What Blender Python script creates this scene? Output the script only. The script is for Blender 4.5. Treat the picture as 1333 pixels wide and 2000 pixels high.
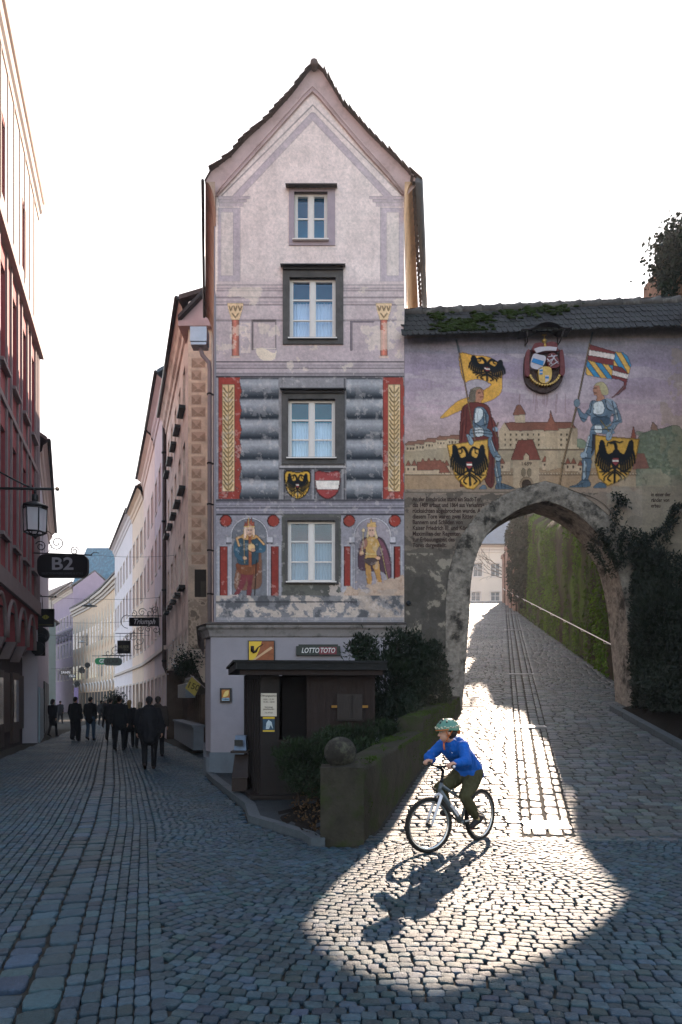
import bpy, bmesh, math, random
import numpy as np
from mathutils import Vector, Matrix, Quaternion, noise as mnoise
sc = bpy.context.scene
for o in list(bpy.data.objects): bpy.data.objects.remove(o)
R = math.radians
rng = np.random.default_rng(7)
random.seed(7)
# ---------------- camera -------------------------------------------------
F, CX, HY, H = 1300.0, 666.5, 1370.0, 1.63      # focal length, axis, horizon (in photo pixels), eye height
cd = bpy.data.cameras.new('camera'); cam = bpy.data.objects.new('camera', cd); sc.collection.objects.link(cam)
cam.location = (0, 0, H); cam.rotation_euler = (R(90), 0, 0)
cd.sensor_fit = 'VERTICAL'; cd.sensor_height = 36; cd.sensor_width = 24; cd.lens = 36*F/2000
cd.shift_y = (HY-1000)/2000; cd.clip_end = 2000; cd.clip_start = 0.05
sc.camera = cam
# ---------------- sky and sun --------------------------------------------
SUN = Vector((0.338, 1.0, 0.512)).normalized()
SEL = math.asin(SUN.z); SAZ = math.atan2(SUN.x, SUN.y)
w = bpy.data.worlds.new('World'); sc.world = w; w.use_nodes = True
nt = w.node_tree; nt.nodes.clear()
sky = nt.nodes.new('ShaderNodeTexSky'); sky.sky_type = 'NISHITA'; sky.sun_disc = False
sky.sun_elevation = SEL; sky.sun_rotation = SAZ; sky.air_density = 1.0; sky.dust_density = 3.0; sky.ozone_density = 1.6; sky.altitude = 300
bg = nt.nodes.new('ShaderNodeBackground'); bg.inputs[1].default_value = 0.11
wo = nt.nodes.new('ShaderNodeOutputWorld')
tint = nt.nodes.new('ShaderNodeVectorMath'); tint.operation = 'MULTIPLY'; tint.inputs[1].default_value = (1.15, 1.0, .85)
nt.links.new(sky.outputs[0], tint.inputs[0]); cap_ = nt.nodes.new('ShaderNodeVectorMath'); cap_.operation = 'MINIMUM'; cap_.inputs[1].default_value = (2.9, 2.8, 2.8)   # thin even haze: no part of the sky is brighter than this
nt.links.new(tint.outputs[0], cap_.inputs[0]); nt.links.new(cap_.outputs[0], bg.inputs[0]); nt.links.new(bg.outputs[0], wo.inputs[0])
sl = bpy.data.lights.new('sun', 'SUN'); sl.energy = 2.4; sl.angle = R(0.5); sl.color = (1, 0.79, 0.62)
so = bpy.data.objects.new('sun', sl); sc.collection.objects.link(so)
so.rotation_euler = SUN.to_track_quat('Z', 'Y').to_euler(); so.location = (20, 50, 40)
sc.view_settings.view_transform = 'Standard'; sc.view_settings.look = 'None'
sc.view_settings.exposure = 2.8; sc.view_settings.gamma = 1.0
# ---------------- helpers -------------------------------------------------
def lin(c):
    c = np.asarray(c, float)
    return np.where(c <= 0.04045, c/12.92, ((c+0.055)/1.055)**2.4)
def hx(h, k=1.0):
    h = h.lstrip('#'); v = np.array([int(h[i:i+2], 16)/255 for i in (0, 2, 4)])
    v = lin(v)*k
    return tuple(float(min(x, .92)) for x in v)
def pw(x, y, Y):                 # photo pixel + distance -> world point
    return ((x-CX)/F*Y, Y, H+(HY-y)/F*Y)
def px2X(x, Y): return (x-CX)/F*Y
def py2Z(y, Y): return H+(HY-y)/F*Y
MATS = {}
def mat(name, col, rough=.8, var=.12, scale=3., bump=.15, bscale=60., spec=.3, metal=0., attr=None, stain=None, stain_amt=.5, stain_scale=1.2, alpha=None, coat=0., emit=None, stretch=None):
    if name in MATS: return MATS[name]
    m = bpy.data.materials.new(name); m.use_nodes = True; n = m.node_tree; N = n.nodes; L = n.links
    b = N['Principled BSDF']
    if isinstance(col, str): col = hx(col)
    tc = N.new('ShaderNodeTexCoord'); crd = tc.outputs['Object']
    if stretch:
        mp = N.new('ShaderNodeMapping'); mp.inputs['Scale'].default_value = stretch; L.new(crd, mp.inputs[0]); crd = mp.outputs[0]
    if attr:
        at = N.new('ShaderNodeAttribute'); at.attribute_name = attr; base = at.outputs['Color']
    else:
        rg = N.new('ShaderNodeRGB'); rg.outputs[0].default_value = (*col, 1); base = rg.outputs[0]
    if var > 0:
        nz = N.new('ShaderNodeTexNoise'); nz.inputs['Scale'].default_value = scale; nz.inputs['Detail'].default_value = 8; nz.inputs['Roughness'].default_value = .65
        L.new(crd, nz.inputs[0])
        mr = N.new('ShaderNodeMapRange'); mr.inputs[1].default_value = .3; mr.inputs[2].default_value = .7
        mr.inputs[3].default_value = 1-var; mr.inputs[4].default_value = 1+var; L.new(nz.outputs[0], mr.inputs[0])
        mx = N.new('ShaderNodeVectorMath'); mx.operation = 'MULTIPLY'; L.new(base, mx.inputs[0]); L.new(mr.outputs[0], mx.inputs[1]); base = mx.outputs[0]
    if stain:
        sc_ = hx(stain) if isinstance(stain, str) else stain
        nz2 = N.new('ShaderNodeTexNoise'); nz2.inputs['Scale'].default_value = stain_scale; nz2.inputs['Detail'].default_value = 10; nz2.inputs['Roughness'].default_value = .7
        L.new(crd, nz2.inputs[0])
        m2 = N.new('ShaderNodeMapRange'); m2.inputs[1].default_value = .5; m2.inputs[2].default_value = .62; m2.inputs[4].default_value = stain_amt
        L.new(nz2.outputs[0], m2.inputs[0])
        mc = N.new('ShaderNodeMix'); mc.data_type = 'RGBA'; mc.inputs['B'].default_value = (*sc_, 1)
        L.new(m2.outputs[0], mc.inputs['Factor']); L.new(base, mc.inputs['A']); base = mc.outputs['Result']
    L.new(base, b.inputs['Base Color'])
    b.inputs['Roughness'].default_value = rough; b.inputs['Metallic'].default_value = metal
    b.inputs['Specular IOR Level'].default_value = spec
    if coat: b.inputs['Coat Weight'].default_value = coat
    if emit: b.inputs['Emission Color'].default_value = (*emit[0], 1); b.inputs['Emission Strength'].default_value = emit[1]
    if alpha is not None: b.inputs['Alpha'].default_value = alpha
    if bump > 0:
        nb = N.new('ShaderNodeTexNoise'); nb.inputs['Scale'].default_value = bscale; nb.inputs['Detail'].default_value = 6; L.new(crd, nb.inputs[0])
        bp = N.new('ShaderNodeBump'); bp.inputs['Strength'].default_value = bump; bp.inputs['Distance'].default_value = .02
        L.new(nb.outputs[0], bp.inputs['Height']); L.new(bp.outputs[0], b.inputs['Normal'])
    MATS[name] = m; return m
ORG = {}
def tag(o, label=None, cat=None, group=None, kind=None):
    if label: o['label'] = label
    if cat: o['category'] = cat
    if group: o['group'] = group
    if kind: o['kind'] = kind
    return o
def thing(name, label, cat, loc=(0, 0, 0), rz=0., group=None):
    o = bpy.data.objects.new(name, None); sc.collection.objects.link(o)
    o.location = loc; o.rotation_euler = (0, 0, rz); o.empty_display_size = .2
    ORG[o.name] = (Vector(loc), rz); tag(o, label, cat, group); return o
def link_mesh(name, me, parent=None):
    o = bpy.data.objects.new(name, me); sc.collection.objects.link(o)
    if parent is not None: o.parent = parent
    return o
class MB:
    def __init__(s): s.v = []; s.f = []; s.m = []; s.n = 0; s.sm = []
    def add(s, verts, faces, mi=0, smooth=False):
        s.v.append(np.asarray(verts, float).reshape(-1, 3)); k = s.n
        for f in faces: s.f.append(tuple(i+k for i in f)); s.m.append(mi); s.sm.append(smooth)
        s.n += len(verts); return s
    def box(s, a, b, mi=0):
        x0, y0, z0 = a; x1, y1, z1 = b
        return s.add([(x0,y0,z0),(x1,y0,z0),(x1,y1,z0),(x0,y1,z0),(x0,y0,z1),(x1,y0,z1),(x1,y1,z1),(x0,y1,z1)],
            [(0,3,2,1),(4,5,6,7),(0,1,5,4),(1,2,6,5),(2,3,7,6),(3,0,4,7)], mi)
    def obox(s, o, u, v, w_, mi=0):   # origin corner + three edge vectors
        o, u, v, w_ = map(Vector, (o, u, v, w_))
        p = [o, o+u, o+u+v, o+v, o+w_, o+u+w_, o+u+v+w_, o+v+w_]
        return s.add(p, [(0,3,2,1),(4,5,6,7),(0,1,5,4),(1,2,6,5),(2,3,7,6),(3,0,4,7)], mi)
    def quad(s, a, b, c, d, mi=0): return s.add([a, b, c, d], [(0, 1, 2, 3)], mi)
    def prism(s, pts, d, mi=0):       # planar polygon (3D pts) extruded by vector d
        n = len(pts); d = Vector(d); p = [Vector(q) for q in pts]; q = [a+d for a in p]
        fs = [tuple(range(n))[::-1], tuple(range(n, 2*n))]+[(i, (i+1) % n, n+(i+1) % n, n+i) for i in range(n)]
        return s.add(p+q, fs, mi)
    def tube(s, path, r, k=8, mi=0, closed=False, cap=True):
        P = [Vector(p) for p in path]; n = len(P); rr = r if hasattr(r, '__len__') else [r]*n
        vs = []; up = None
        for i in range(n):
            t = (P[(i+1) % n]-P[i-1]) if closed else (P[min(i+1, n-1)]-P[max(i-1, 0)])
            t = t.normalized() if t.length > 1e-9 else Vector((0, 0, 1))
            if up is None: up = t.orthogonal().normalized()
            up = (up-t*up.dot(t)); up = up.normalized() if up.length > 1e-6 else t.orthogonal().normalized()
            bn = t.cross(up)
            for j in range(k):
                a = 2*math.pi*j/k; vs.append(P[i]+(up*math.cos(a)+bn*math.sin(a))*rr[i])
        fs = [(i*k+j, i*k+(j+1) % k, ((i+1) % n)*k+(j+1) % k, ((i+1) % n)*k+j) for i in range(n if closed else n-1) for j in range(k)]
        if cap and not closed: fs += [tuple(range(k))[::-1], tuple(range((n-1)*k, n*k))]
        return s.add(vs, fs, mi, True)
    def lathe(s, prof, c=(0, 0, 0), k=20, mi=0, axis='z'):
        vs = []
        for r, z in prof:
            for j in range(k):
                a = 2*math.pi*j/k; x, y = r*math.cos(a), r*math.sin(a)
                p = (x, y, z) if axis == 'z' else ((x, z, y) if axis == 'y' else (z, x, y))
                vs.append((p[0]+c[0], p[1]+c[1], p[2]+c[2]))
        n = len(prof)
        fs = [(i*k+j, i*k+(j+1) % k, (i+1)*k+(j+1) % k, (i+1)*k+j) for i in range(n-1) for j in range(k)]
        fs += [tuple(range(k))[::-1], tuple(range((n-1)*k, n*k))]
        return s.add(vs, fs, mi, True)
    def ball(s, c, r, k=14, mi=0, M=None):
        r = r if hasattr(r, '__len__') else (r, r, r); vs = []; n = k//2+1
        for i in range(1, n):
            th = math.pi*i/n
            for j in range(k):
                a = 2*math.pi*j/k; vs.append(Vector((r[0]*math.sin(th)*math.cos(a), r[1]*math.sin(th)*math.sin(a), r[2]*math.cos(th))))
        vs += [Vector((0, 0, r[2])), Vector((0, 0, -r[2]))]
        if M is not None: vs = [M @ v for v in vs]
        vs = [v+Vector(c) for v in vs]
        m = n-1; fs = [(i*k+j, i*k+(j+1) % k, (i+1)*k+(j+1) % k, (i+1)*k+j) for i in range(m-1) for j in range(k)]
        fs += [(j, m*k, (j+1) % k) for j in range(k)]+[((m-1)*k+j, (m-1)*k+(j+1) % k, m*k+1) for j in range(k)]
        return s.add(vs, fs, mi, True)
    def cone(s, a, b, ra, rb, k=12, mi=0):   # closed round-ended tapered limb
        a, b = Vector(a), Vector(b); d = (b-a); L = d.length; t = d.normalized() if L > 1e-6 else Vector((0, 0, 1))
        ps = []; rs = []
        for q in (.98, .8, .5): ps.append(a-t*ra*q); rs.append(ra*math.sqrt(max(0, 1-q*q))+1e-4)
        ps += [a, a+d*.5, b]; rs += [ra, (ra+rb)/2, rb]
        for q in (.5, .8, .98): ps.append(b+t*rb*q); rs.append(rb*math.sqrt(max(0, 1-q*q))+1e-4)
        return s.tube(ps, rs, k, mi)
    def chain(s, pts, rs, k=12, mi=0):
        for i in range(len(pts)-1): s.cone(pts[i], pts[i+1], rs[i], rs[i+1], k, mi)
        return s
    def build(s, name, mats, parent=None, smooth=None, local=False, fixn=True):
        V = np.concatenate(s.v) if s.v else np.zeros((0, 3))
        if parent is not None and not local:
            loc, rz = ORG[parent.name]; V = V-np.array(loc)
            if rz:
                c_, s_ = math.cos(-rz), math.sin(-rz)
                V = np.stack([V[:, 0]*c_-V[:, 1]*s_, V[:, 0]*s_+V[:, 1]*c_, V[:, 2]], 1)
        me = bpy.data.meshes.new(name); me.from_pydata([tuple(p) for p in V], [], s.f)
        mats = mats if isinstance(mats, (list, tuple)) else [mats]
        for m in mats: me.materials.append(m)
        me.polygons.foreach_set('material_index', s.m)
        sm = s.sm if smooth is None else [smooth]*len(s.f)
        me.polygons.foreach_set('use_smooth', sm); me.update()
        if fixn and len(s.f) < 60000:
            bm = bmesh.new(); bm.from_mesh(me); bmesh.ops.recalc_face_normals(bm, faces=bm.faces); bm.to_mesh(me); bm.free()
        o = link_mesh(name, me, parent)
        if parent is not None: ORG[o.name] = ORG[parent.name]
        else: ORG[o.name] = (Vector((0, 0, 0)), 0.)
        return o
def remeshed(name, mb, m, parent, vox=.012, smooth=4, local=False):
    o = mb.build('tmp_'+name, m, parent, local=local)
    md = o.modifiers.new('r', 'REMESH'); md.mode = 'VOXEL'; md.voxel_size = vox; md.use_smooth_shade = True
    if smooth:
        ms = o.modifiers.new('s', 'SMOOTH'); ms.iterations = smooth; ms.factor = .5
    dg = bpy.context.evaluated_depsgraph_get()
    me = bpy.data.meshes.new_from_object(o.evaluated_get(dg)); me.name = name
    bpy.data.objects.remove(o)
    me.materials.clear()
    for q in (m if isinstance(m, (list, tuple)) else [m]): me.materials.append(q)
    me.polygons.foreach_set('use_smooth', [True]*len(me.polygons))
    o = link_mesh(name, me, parent)
    if parent is not None: ORG[o.name] = ORG[parent.name]
    return o
def wrinkle(o, amp, fr, seed=0.):
    me = o.data; n = len(me.vertices); co = np.empty(n*3); me.vertices.foreach_get('co', co); nr = np.empty(n*3); me.vertices.foreach_get('normal', nr); co = co.reshape(-1, 3); nr = nr.reshape(-1, 3)
    d = np.array([abs(mnoise.noise((p[0]*fr+seed, p[1]*fr, p[2]*fr*.55)))*2-.5+.5*mnoise.noise((p[0]*fr*2.3, p[1]*fr*2.3+seed, p[2]*fr*1.6)) for p in co])
    me.vertices.foreach_set('co', (co-nr*(d*amp)[:, None]).ravel()); me.update(); return o
def text_part(name, body, m, parent, o, u, v, size, ext=.002, align='CENTER', shear=0., sx=1., bold=0.):
    """flat raised lettering: o = anchor point, u = reading direction, v = up direction (world)"""
    cu = bpy.data.curves.new('t', 'FONT'); cu.body = body; cu.size = size; cu.extrude = ext; cu.align_x = align; cu.align_y = 'CENTER'; cu.shear = shear; cu.offset = bold
    cu.resolution_u = 3
    ob = bpy.data.objects.new('t', cu); sc.collection.objects.link(ob)
    dg = bpy.context.evaluated_depsgraph_get()
    me = bpy.data.meshes.new_from_object(ob.evaluated_get(dg)); bpy.data.objects.remove(ob)
    n = len(me.vertices); A = np.empty(n*3); me.vertices.foreach_get('co', A); A = A.reshape(-1, 3)
    u = np.array(Vector(u).normalized()); v = np.array(Vector(v).normalized()); w_ = np.cross(u, v)
    B = np.array(o)+A[:, :1]*sx*u+A[:, 1:2]*v+A[:, 2:]*w_
    if parent is not None:
        loc, rz = ORG[parent.name]; B = B-np.array(loc)
        if rz:
            c_, s_ = math.cos(-rz), math.sin(-rz); B = np.stack([B[:, 0]*c_-B[:, 1]*s_, B[:, 0]*s_+B[:, 1]*c_, B[:, 2]], 1)
    me.vertices.foreach_set('co', B.ravel()); me.name = name; me.materials.clear(); me.materials.append(m); me.update()
    oo = link_mesh(name, me, parent); ORG[oo.name] = ORG[parent.name] if parent else (Vector(), 0.); return oo
def np_mesh(name, V, Fq, m, parent=None, smooth=False, colors=None, local=False):
    """fast mesh from numpy quads / tris"""
    V = np.asarray(V, float); Fq = np.asarray(Fq)
    if parent is not None and not local: V = V-np.array(ORG[parent.name][0])
    me = bpy.data.meshes.new(name); me.vertices.add(len(V)); me.vertices.foreach_set('co', V.ravel())
    k = Fq.shape[1]; me.loops.add(Fq.size); me.loops.foreach_set('vertex_index', Fq.ravel())
    me.polygons.add(len(Fq)); me.polygons.foreach_set('loop_start', np.arange(len(Fq))*k); me.polygons.foreach_set('loop_total', np.full(len(Fq), k))
    me.polygons.foreach_set('use_smooth', np.full(len(Fq), smooth))
    me.materials.append(m); me.update(calc_edges=True)
    if colors is not None:
        ca = me.color_attributes.new('Col', 'FLOAT_COLOR', 'POINT')
        ca.data.foreach_set('color', np.concatenate([colors, np.ones((len(colors), 1))], 1).ravel())
    me.validate()
    o = link_mesh(name, me, parent)
    ORG[o.name] = ORG[parent.name] if parent is not None else (Vector(), 0.)
    return o
def vnoise(x, y, s=1., oct=4, seed=0):
    """cheap value noise on arrays, 0..1"""
    r = np.random.default_rng(seed); T = r.random((64, 64)); out = 0; amp = 1; tot = 0
    for k in range(oct):
        fx, fy = x*s*2**k+k*17.3, y*s*2**k+k*9.1
        ix, iy = np.floor(fx).astype(int), np.floor(fy).astype(int); tx, ty = fx-ix, fy-iy
        tx = tx*tx*(3-2*tx); ty = ty*ty*(3-2*ty)
        a = T[ix % 64, iy % 64]; b = T[(ix+1) % 64, iy % 64]; c = T[ix % 64, (iy+1) % 64]; d = T[(ix+1) % 64, (iy+1) % 64]
        out = out+amp*((a*(1-tx)+b*tx)*(1-ty)+(c*(1-tx)+d*tx)*ty); tot += amp; amp *= .55
    return out/tot
def leaves(name, pts, size, m, parent=None, seed=1, aspect=.45, droop=.3, nrm=None):
    """many small folded leaves around the given points"""
    r = np.random.default_rng(seed); n = len(pts); pts = np.asarray(pts, float)
    d = r.normal(size=(n, 3)); d[:, 2] -= droop
    if nrm is not None: d = d*.8+nrm
    d /= np.linalg.norm(d, axis=1)[:, None]
    q = r.normal(size=(n, 3)); q -= (q*d).sum(1)[:, None]*d; q /= np.linalg.norm(q, axis=1)[:, None]
    up = np.cross(d, q); L = size*(.6+.8*r.random(n))[:, None]; W = L*aspect
    a = pts; b = pts+d*L*.5+q*W*.5+up*W*.18; c = pts+d*L; e = pts+d*L*.5-q*W*.5+up*W*.18
    V = np.stack([a, b, c, e], 1).reshape(-1, 3); I = np.arange(n)*4
    Fq = np.concatenate([np.stack([I, I+1, I+2], 1), np.stack([I, I+2, I+3], 1)])
    return np_mesh(name, V, Fq, m, parent)
def copy_tree(o, parent=None):
    c = o.copy(); sc.collection.objects.link(c); c.parent = parent
    ORG[c.name] = ORG.get(o.name, (Vector(), 0.))
    for ch in list(o.children): copy_tree(ch, c)
    return c
# wall line of the planter, slope of the lane
def ramp_z(Y): return np.where(Y > 8.3, .215*(Y-7.95), np.where(Y > 7.3, .215*(Y-7.3)**2*.35, 0)) if hasattr(Y, '__len__') else float(ramp_z(np.array([Y]))[0])
def wallX(Y): return .24+.342*(Y-7.6)
# ======================= GROUND AND PAVING =======================
CREST = 52.
def gz(X, Y):
    X, Y = np.asarray(X, float), np.asarray(Y, float)
    return np.where((X > wallX(np.minimum(Y, 14.6))-.3) & ((Y < 14.6) | (X > -2)), ramp_z(np.minimum(Y, CREST)), 0.)
M_joint = mat('joint_sand', '#34322e', .95, .3, 8, .4, 40, spec=.1)
def sheet(name, x0, x1, y0, y1, nx, ny, fz, m):
    X, Y = np.meshgrid(np.linspace(x0, x1, nx), np.linspace(y0, y1, ny)); Z = fz(X, Y)
    V = np.stack([X.ravel(), Y.ravel(), Z.ravel()], 1); i = np.arange(nx*ny).reshape(ny, nx)
    Fq = np.stack([i[:-1, :-1], i[:-1, 1:], i[1:, 1:], i[1:, :-1]], -1).reshape(-1, 4)
    o = np_mesh(name, V, Fq, m); o['kind'] = 'structure'; return o
g = sheet('ground', -400, 400, -60, 700, 9, 9, lambda X, Y: X*0-.026, M_joint)
yy = np.concatenate([np.linspace(7.2, 9, 12), np.linspace(9.5, CREST, 60), [CREST+3, 60, 80, 120]])
V = []; nx = 6
for y in yy:
    xl = float(wallX(min(y, 14.9)))-.05 if y < 15 else float(wallX(14.9))-.05-(min(y, 40)-15)*.15
    xr = 7.5+max(0, y-14.6)*.3
    for t in np.linspace(0, 1, nx): V.append((xl+(xr-xl)*t, y, float(ramp_z(min(y, CREST)))-.018))
i = np.arange(len(V)).reshape(len(yy), nx)
Fq = np.stack([i[:-1, :-1], i[:-1, 1:], i[1:, 1:], i[1:, :-1]], -1).reshape(-1, 4)
rp = np_mesh('lane_bed', V, Fq, M_joint); rp['kind'] = 'structure'
def setts(name, C, A, B, half, hgt, m, seed=1, hi=True, shade=None):
    """C (n,3) centres, A/B (n,2) unit axes in plan, half (n,2) half sizes, slope from gz"""
    r = np.random.default_rng(seed); n = len(C)
    if hi:
        th = np.array([-.93, -.35, .35, .93]); base = []
        # rounded rectangle with 12 points
        q = [(-.96, -.72), (-.72, -.97), (0, -1.), (.72, -.97), (.96, -.72), (1, 0), (.96, .72), (.72, .97), (0, 1.), (-.72, .97), (-.96, .72), (-1, 0)]
    else: q = [(-.95, -.95), (.95, -.95), (.95, .95), (-.95, .95)]
    q = np.array(q); k = len(q)
    rings = [(1., -.03), (.992, -.0055), (.96, -.0012), (.84, .0012)] if hi else [(1., -.03), (.96, -.006), (.75, .002)]
    J = 1+r.normal(size=(n, k, 1))*.045; K = r.normal(size=(n, k, 2))*.03
    P = (q[None]*J+K)*half[:, None, :]
    skew = r.normal(size=(n, 1))*.06; P[:, :, 0] += P[:, :, 1]*skew
    off = r.normal(size=n)*hgt; tx, ty = r.normal(size=n)*.022, r.normal(size=n)*.022
    Vs = []
    for s_, z_ in rings+[(0., .002)]:
        Q = P*s_ if s_ > 0 else P[:, :1]*0
        zz = z_+off[:, None]+(Q[..., 0]*tx[:, None]+Q[..., 1]*ty[:, None] if z_ > -.01 else 0)+(r.normal(size=Q.shape[:2])*.0012 if hi and z_ > -.005 else 0)
        X = C[:, None, 0]+Q[..., 0]*A[:, None, 0]+Q[..., 1]*B[:, None, 0]
        Y = C[:, None, 1]+Q[..., 0]*A[:, None, 1]+Q[..., 1]*B[:, None, 1]
        Vs.append(np.stack([X, Y, gz(X, Y)+zz+C[:, None, 2]], -1))
    V = np.concatenate(Vs, 1); m_ = V.shape[1]; I = np.arange(n)[:, None]*m_
    fs = []
    nr = len(rings)
    for a in range(nr-1):
        for j in range(k):
            j2 = (j+1) % k; fs.append(np.stack([I[:, 0]+a*k+j, I[:, 0]+a*k+j2, I[:, 0]+(a+1)*k+j2, I[:, 0]+(a+1)*k+j], 1))
    quads = np.concatenate(fs); c = nr*k
    tr = np.concatenate([np.stack([I[:, 0]+(nr-1)*k+j, I[:, 0]+(nr-1)*k+(j+1) % k, I[:, 0]+c, I[:, 0]+c], 1) for j in range(k)])
    col = (.62+.76*r.random(n)**1.2)[:, None]*np.array([1, 1, 1])*(1+r.normal(size=(n, 3))*.06)
    if shade is not None: col = col*shade[:, None]
    cols = np.repeat(col, m_, 0)
    V = V.reshape(-1, 3)
    me = bpy.data.meshes.new(name); me.vertices.add(len(V)); me.vertices.foreach_set('co', V.ravel())
    tri = tr[:, :3]; lv = np.concatenate([quads.ravel(), tri.ravel()]); me.loops.add(len(lv)); me.loops.foreach_set('vertex_index', lv)
    nq, ntr = len(quads), len(tri); me.polygons.add(nq+ntr)
    me.polygons.foreach_set('loop_start', np.concatenate([np.arange(nq)*4, nq*4+np.arange(ntr)*3])); me.polygons.foreach_set('loop_total', np.concatenate([np.full(nq, 4), np.full(ntr, 3)]))
    me.polygons.foreach_set('use_smooth', np.ones(nq+ntr, bool)); me.materials.append(m); me.update(calc_edges=True)
    ca = me.color_attributes.new('Col', 'FLOAT_COLOR', 'POINT'); ca.data.foreach_set('color', np.concatenate([np.clip(cols, 0, 2), np.ones((len(cols), 1))], 1).ravel())
    o = link_mesh(name, me); o['kind'] = 'structure'; return o
def sett_mat(name, col, rough):
    m = mat(name, col, rough, .34, 30, .8, 120, spec=.30)
    n = m.node_tree; at = n.nodes.new('ShaderNodeAttribute'); at.attribute_name = 'Col'
    b = n.nodes['Principled BSDF']; src = b.inputs['Base Color'].links[0].from_socket
    vm = n.nodes.new('ShaderNodeVectorMath'); vm.operation = 'MULTIPLY'
    # broad damp and worn patches
    nz = n.nodes.new('ShaderNodeTexNoise'); nz.inputs['Scale'].default_value = .7; nz.inputs['Detail'].default_value = 5
    tc = n.nodes.new('ShaderNodeTexCoord'); n.links.new(tc.outputs['Object'], nz.inputs[0])
    mr = n.nodes.new('ShaderNodeMapRange'); mr.inputs[1].default_value = .3; mr.inputs[2].default_value = .7; mr.inputs[3].default_value = rough-.13; mr.inputs[4].default_value = rough+.1
    n.links.new(nz.outputs[0], mr.inputs[0]); n.links.new(mr.outputs[0], b.inputs['Roughness'])
    mr2 = n.nodes.new('ShaderNodeMapRange'); mr2.inputs[1].default_value = .3; mr2.inputs[2].default_value = .7; mr2.inputs[3].default_value = .78; mr2.inputs[4].default_value = 1.2
    n.links.new(nz.outputs[0], mr2.inputs[0])
    v2 = n.nodes.new('ShaderNodeVectorMath'); v2.operation = 'MULTIPLY'
    n.links.new(src, vm.inputs[0]); n.links.new(at.outputs['Color'], vm.inputs[1])
    n.links.new(vm.outputs[0], v2.inputs[0]); n.links.new(mr2.outputs[0], v2.inputs[1]); n.links.new(v2.outputs[0], b.inputs['Base Color'])
    return m
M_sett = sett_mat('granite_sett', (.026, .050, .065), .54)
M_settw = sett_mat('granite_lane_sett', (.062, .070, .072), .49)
def vis(x, y, mgn=1.6):
    k = x/np.maximum(y, .1); return (y > 1.6) & (x > -.5128*y-mgn) & (x < .5128*y+mgn)
def chanX(Y): return np.where(Y < 8.8, -1.66-.294*(Y-3.36), np.where(Y < 13.2, -3.26-.327*(Y-8.8), -4.70-.345*(Y-13.2)))
def bayX(Y):  return -2.85-.215*(Y-14.6)     # right-hand limit of the street paving (house line)
def kerbX(Y):                                # kerb of the corner pavement
    return np.interp(Y, [7.45, 7.9, 9.0, 10.1, 13.0, 14.6], [-.32, -.48, -1.25, -1.46, -2.45, -2.96])
C1 = np.array([1.3, 9.1])                    # centre of the big fan
def zone_fan(x, y):
    right = kerbX(np.clip(y, 7.45, 14.6))
    ok = (y < 7.9) & (x-chanX(y) > .78)
    ok &= ~((y > 7.45) & (x < wallX(y)) & (x > right))
    ok &= np.hypot(x-C1[0], y-C1[1]) < 8.2+.35*np.sin(np.arctan2(y-C1[1], x-C1[0])*9)
    return ok
cs, As, Bs, hs = [], [], [], []
def emit(x, y, ax, ay, hl, hw, z=0.):
    cs.append(np.stack([x, y, np.full(len(x), z)], 1)); As.append(np.stack([ax, ay], 1)); Bs.append(np.stack([-ay, ax], 1)); hs.append(np.stack([hl, hw], 1))
# fan: concentric rows, slightly wavy
r_ = 1.35
while r_ < 8.6:
    pitch = .080+.007*rng.random(); L = .094
    n = int(2*math.pi*r_/L); ph = rng.random()*6.28
    st = .8+.4*rng.random(n); a = ph+2*math.pi*np.cumsum(st)/st.sum(); hl = st/st.sum()*math.pi*r_
    rr = r_+.14*np.sin(a*9+1)*np.clip(r_/4, 0, 1)+.05*np.sin(a*23)
    x, y = C1[0]+rr*np.cos(a), C1[1]+rr*np.sin(a)
    dth = .14*9*np.cos(a*9+1)*np.clip(r_/4, 0, 1)/r_
    tx, ty = -np.sin(a)+dth*np.cos(a), np.cos(a)+dth*np.sin(a); q = np.hypot(tx, ty)
    k = zone_fan(x, y) & vis(x, y)
    emit(x[k], y[k], (tx/q)[k], (ty/q)[k], (hl*.94)[k], np.full(k.sum(), pitch*.465)); r_ += pitch
# street: scalloped rows right of the channel
s = 1.7
U = np.array([-.305, .952]); Vv = np.array([.952, .305])
while s < 62:
    y0 = s; v = .80; vmax = 9.
    pitch = .084 if s < 24 else .12
    L0 = .100 if s < 24 else .125
    nn = int(8/L0); st = L0*(.8+.4*rng.random(nn)); v = .80+np.cumsum(st)-st/2
    ph = ((v-.8) % 2.3)/2.3-.5
    y = y0+.9*(ph**2)*2.0-.3+.305*(v-.8)*1.0; x = chanX(y)+v
    sl = .9*2*ph*2.0/2.3
    ax, ay = np.ones(nn), sl+.305; q = np.hypot(ax, ay)
    right = np.where(y < 14.6, kerbX(np.clip(y, 7.45, 14.6)), np.where(y < 21, bayX(y), -4.7-.40*(y-21)))-.06
    k = (x < right) & vis(x, y) & ~zone_fan(x, y) & (y > 2)
    k &= ~((y < 7.9) & (x > kerbX(7.45)))
    emit(x[k], y[k], (ax/q)[k], (ay/q)[k], (st*.47)[k], np.full(k.sum(), pitch*.46)); s += pitch
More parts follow.
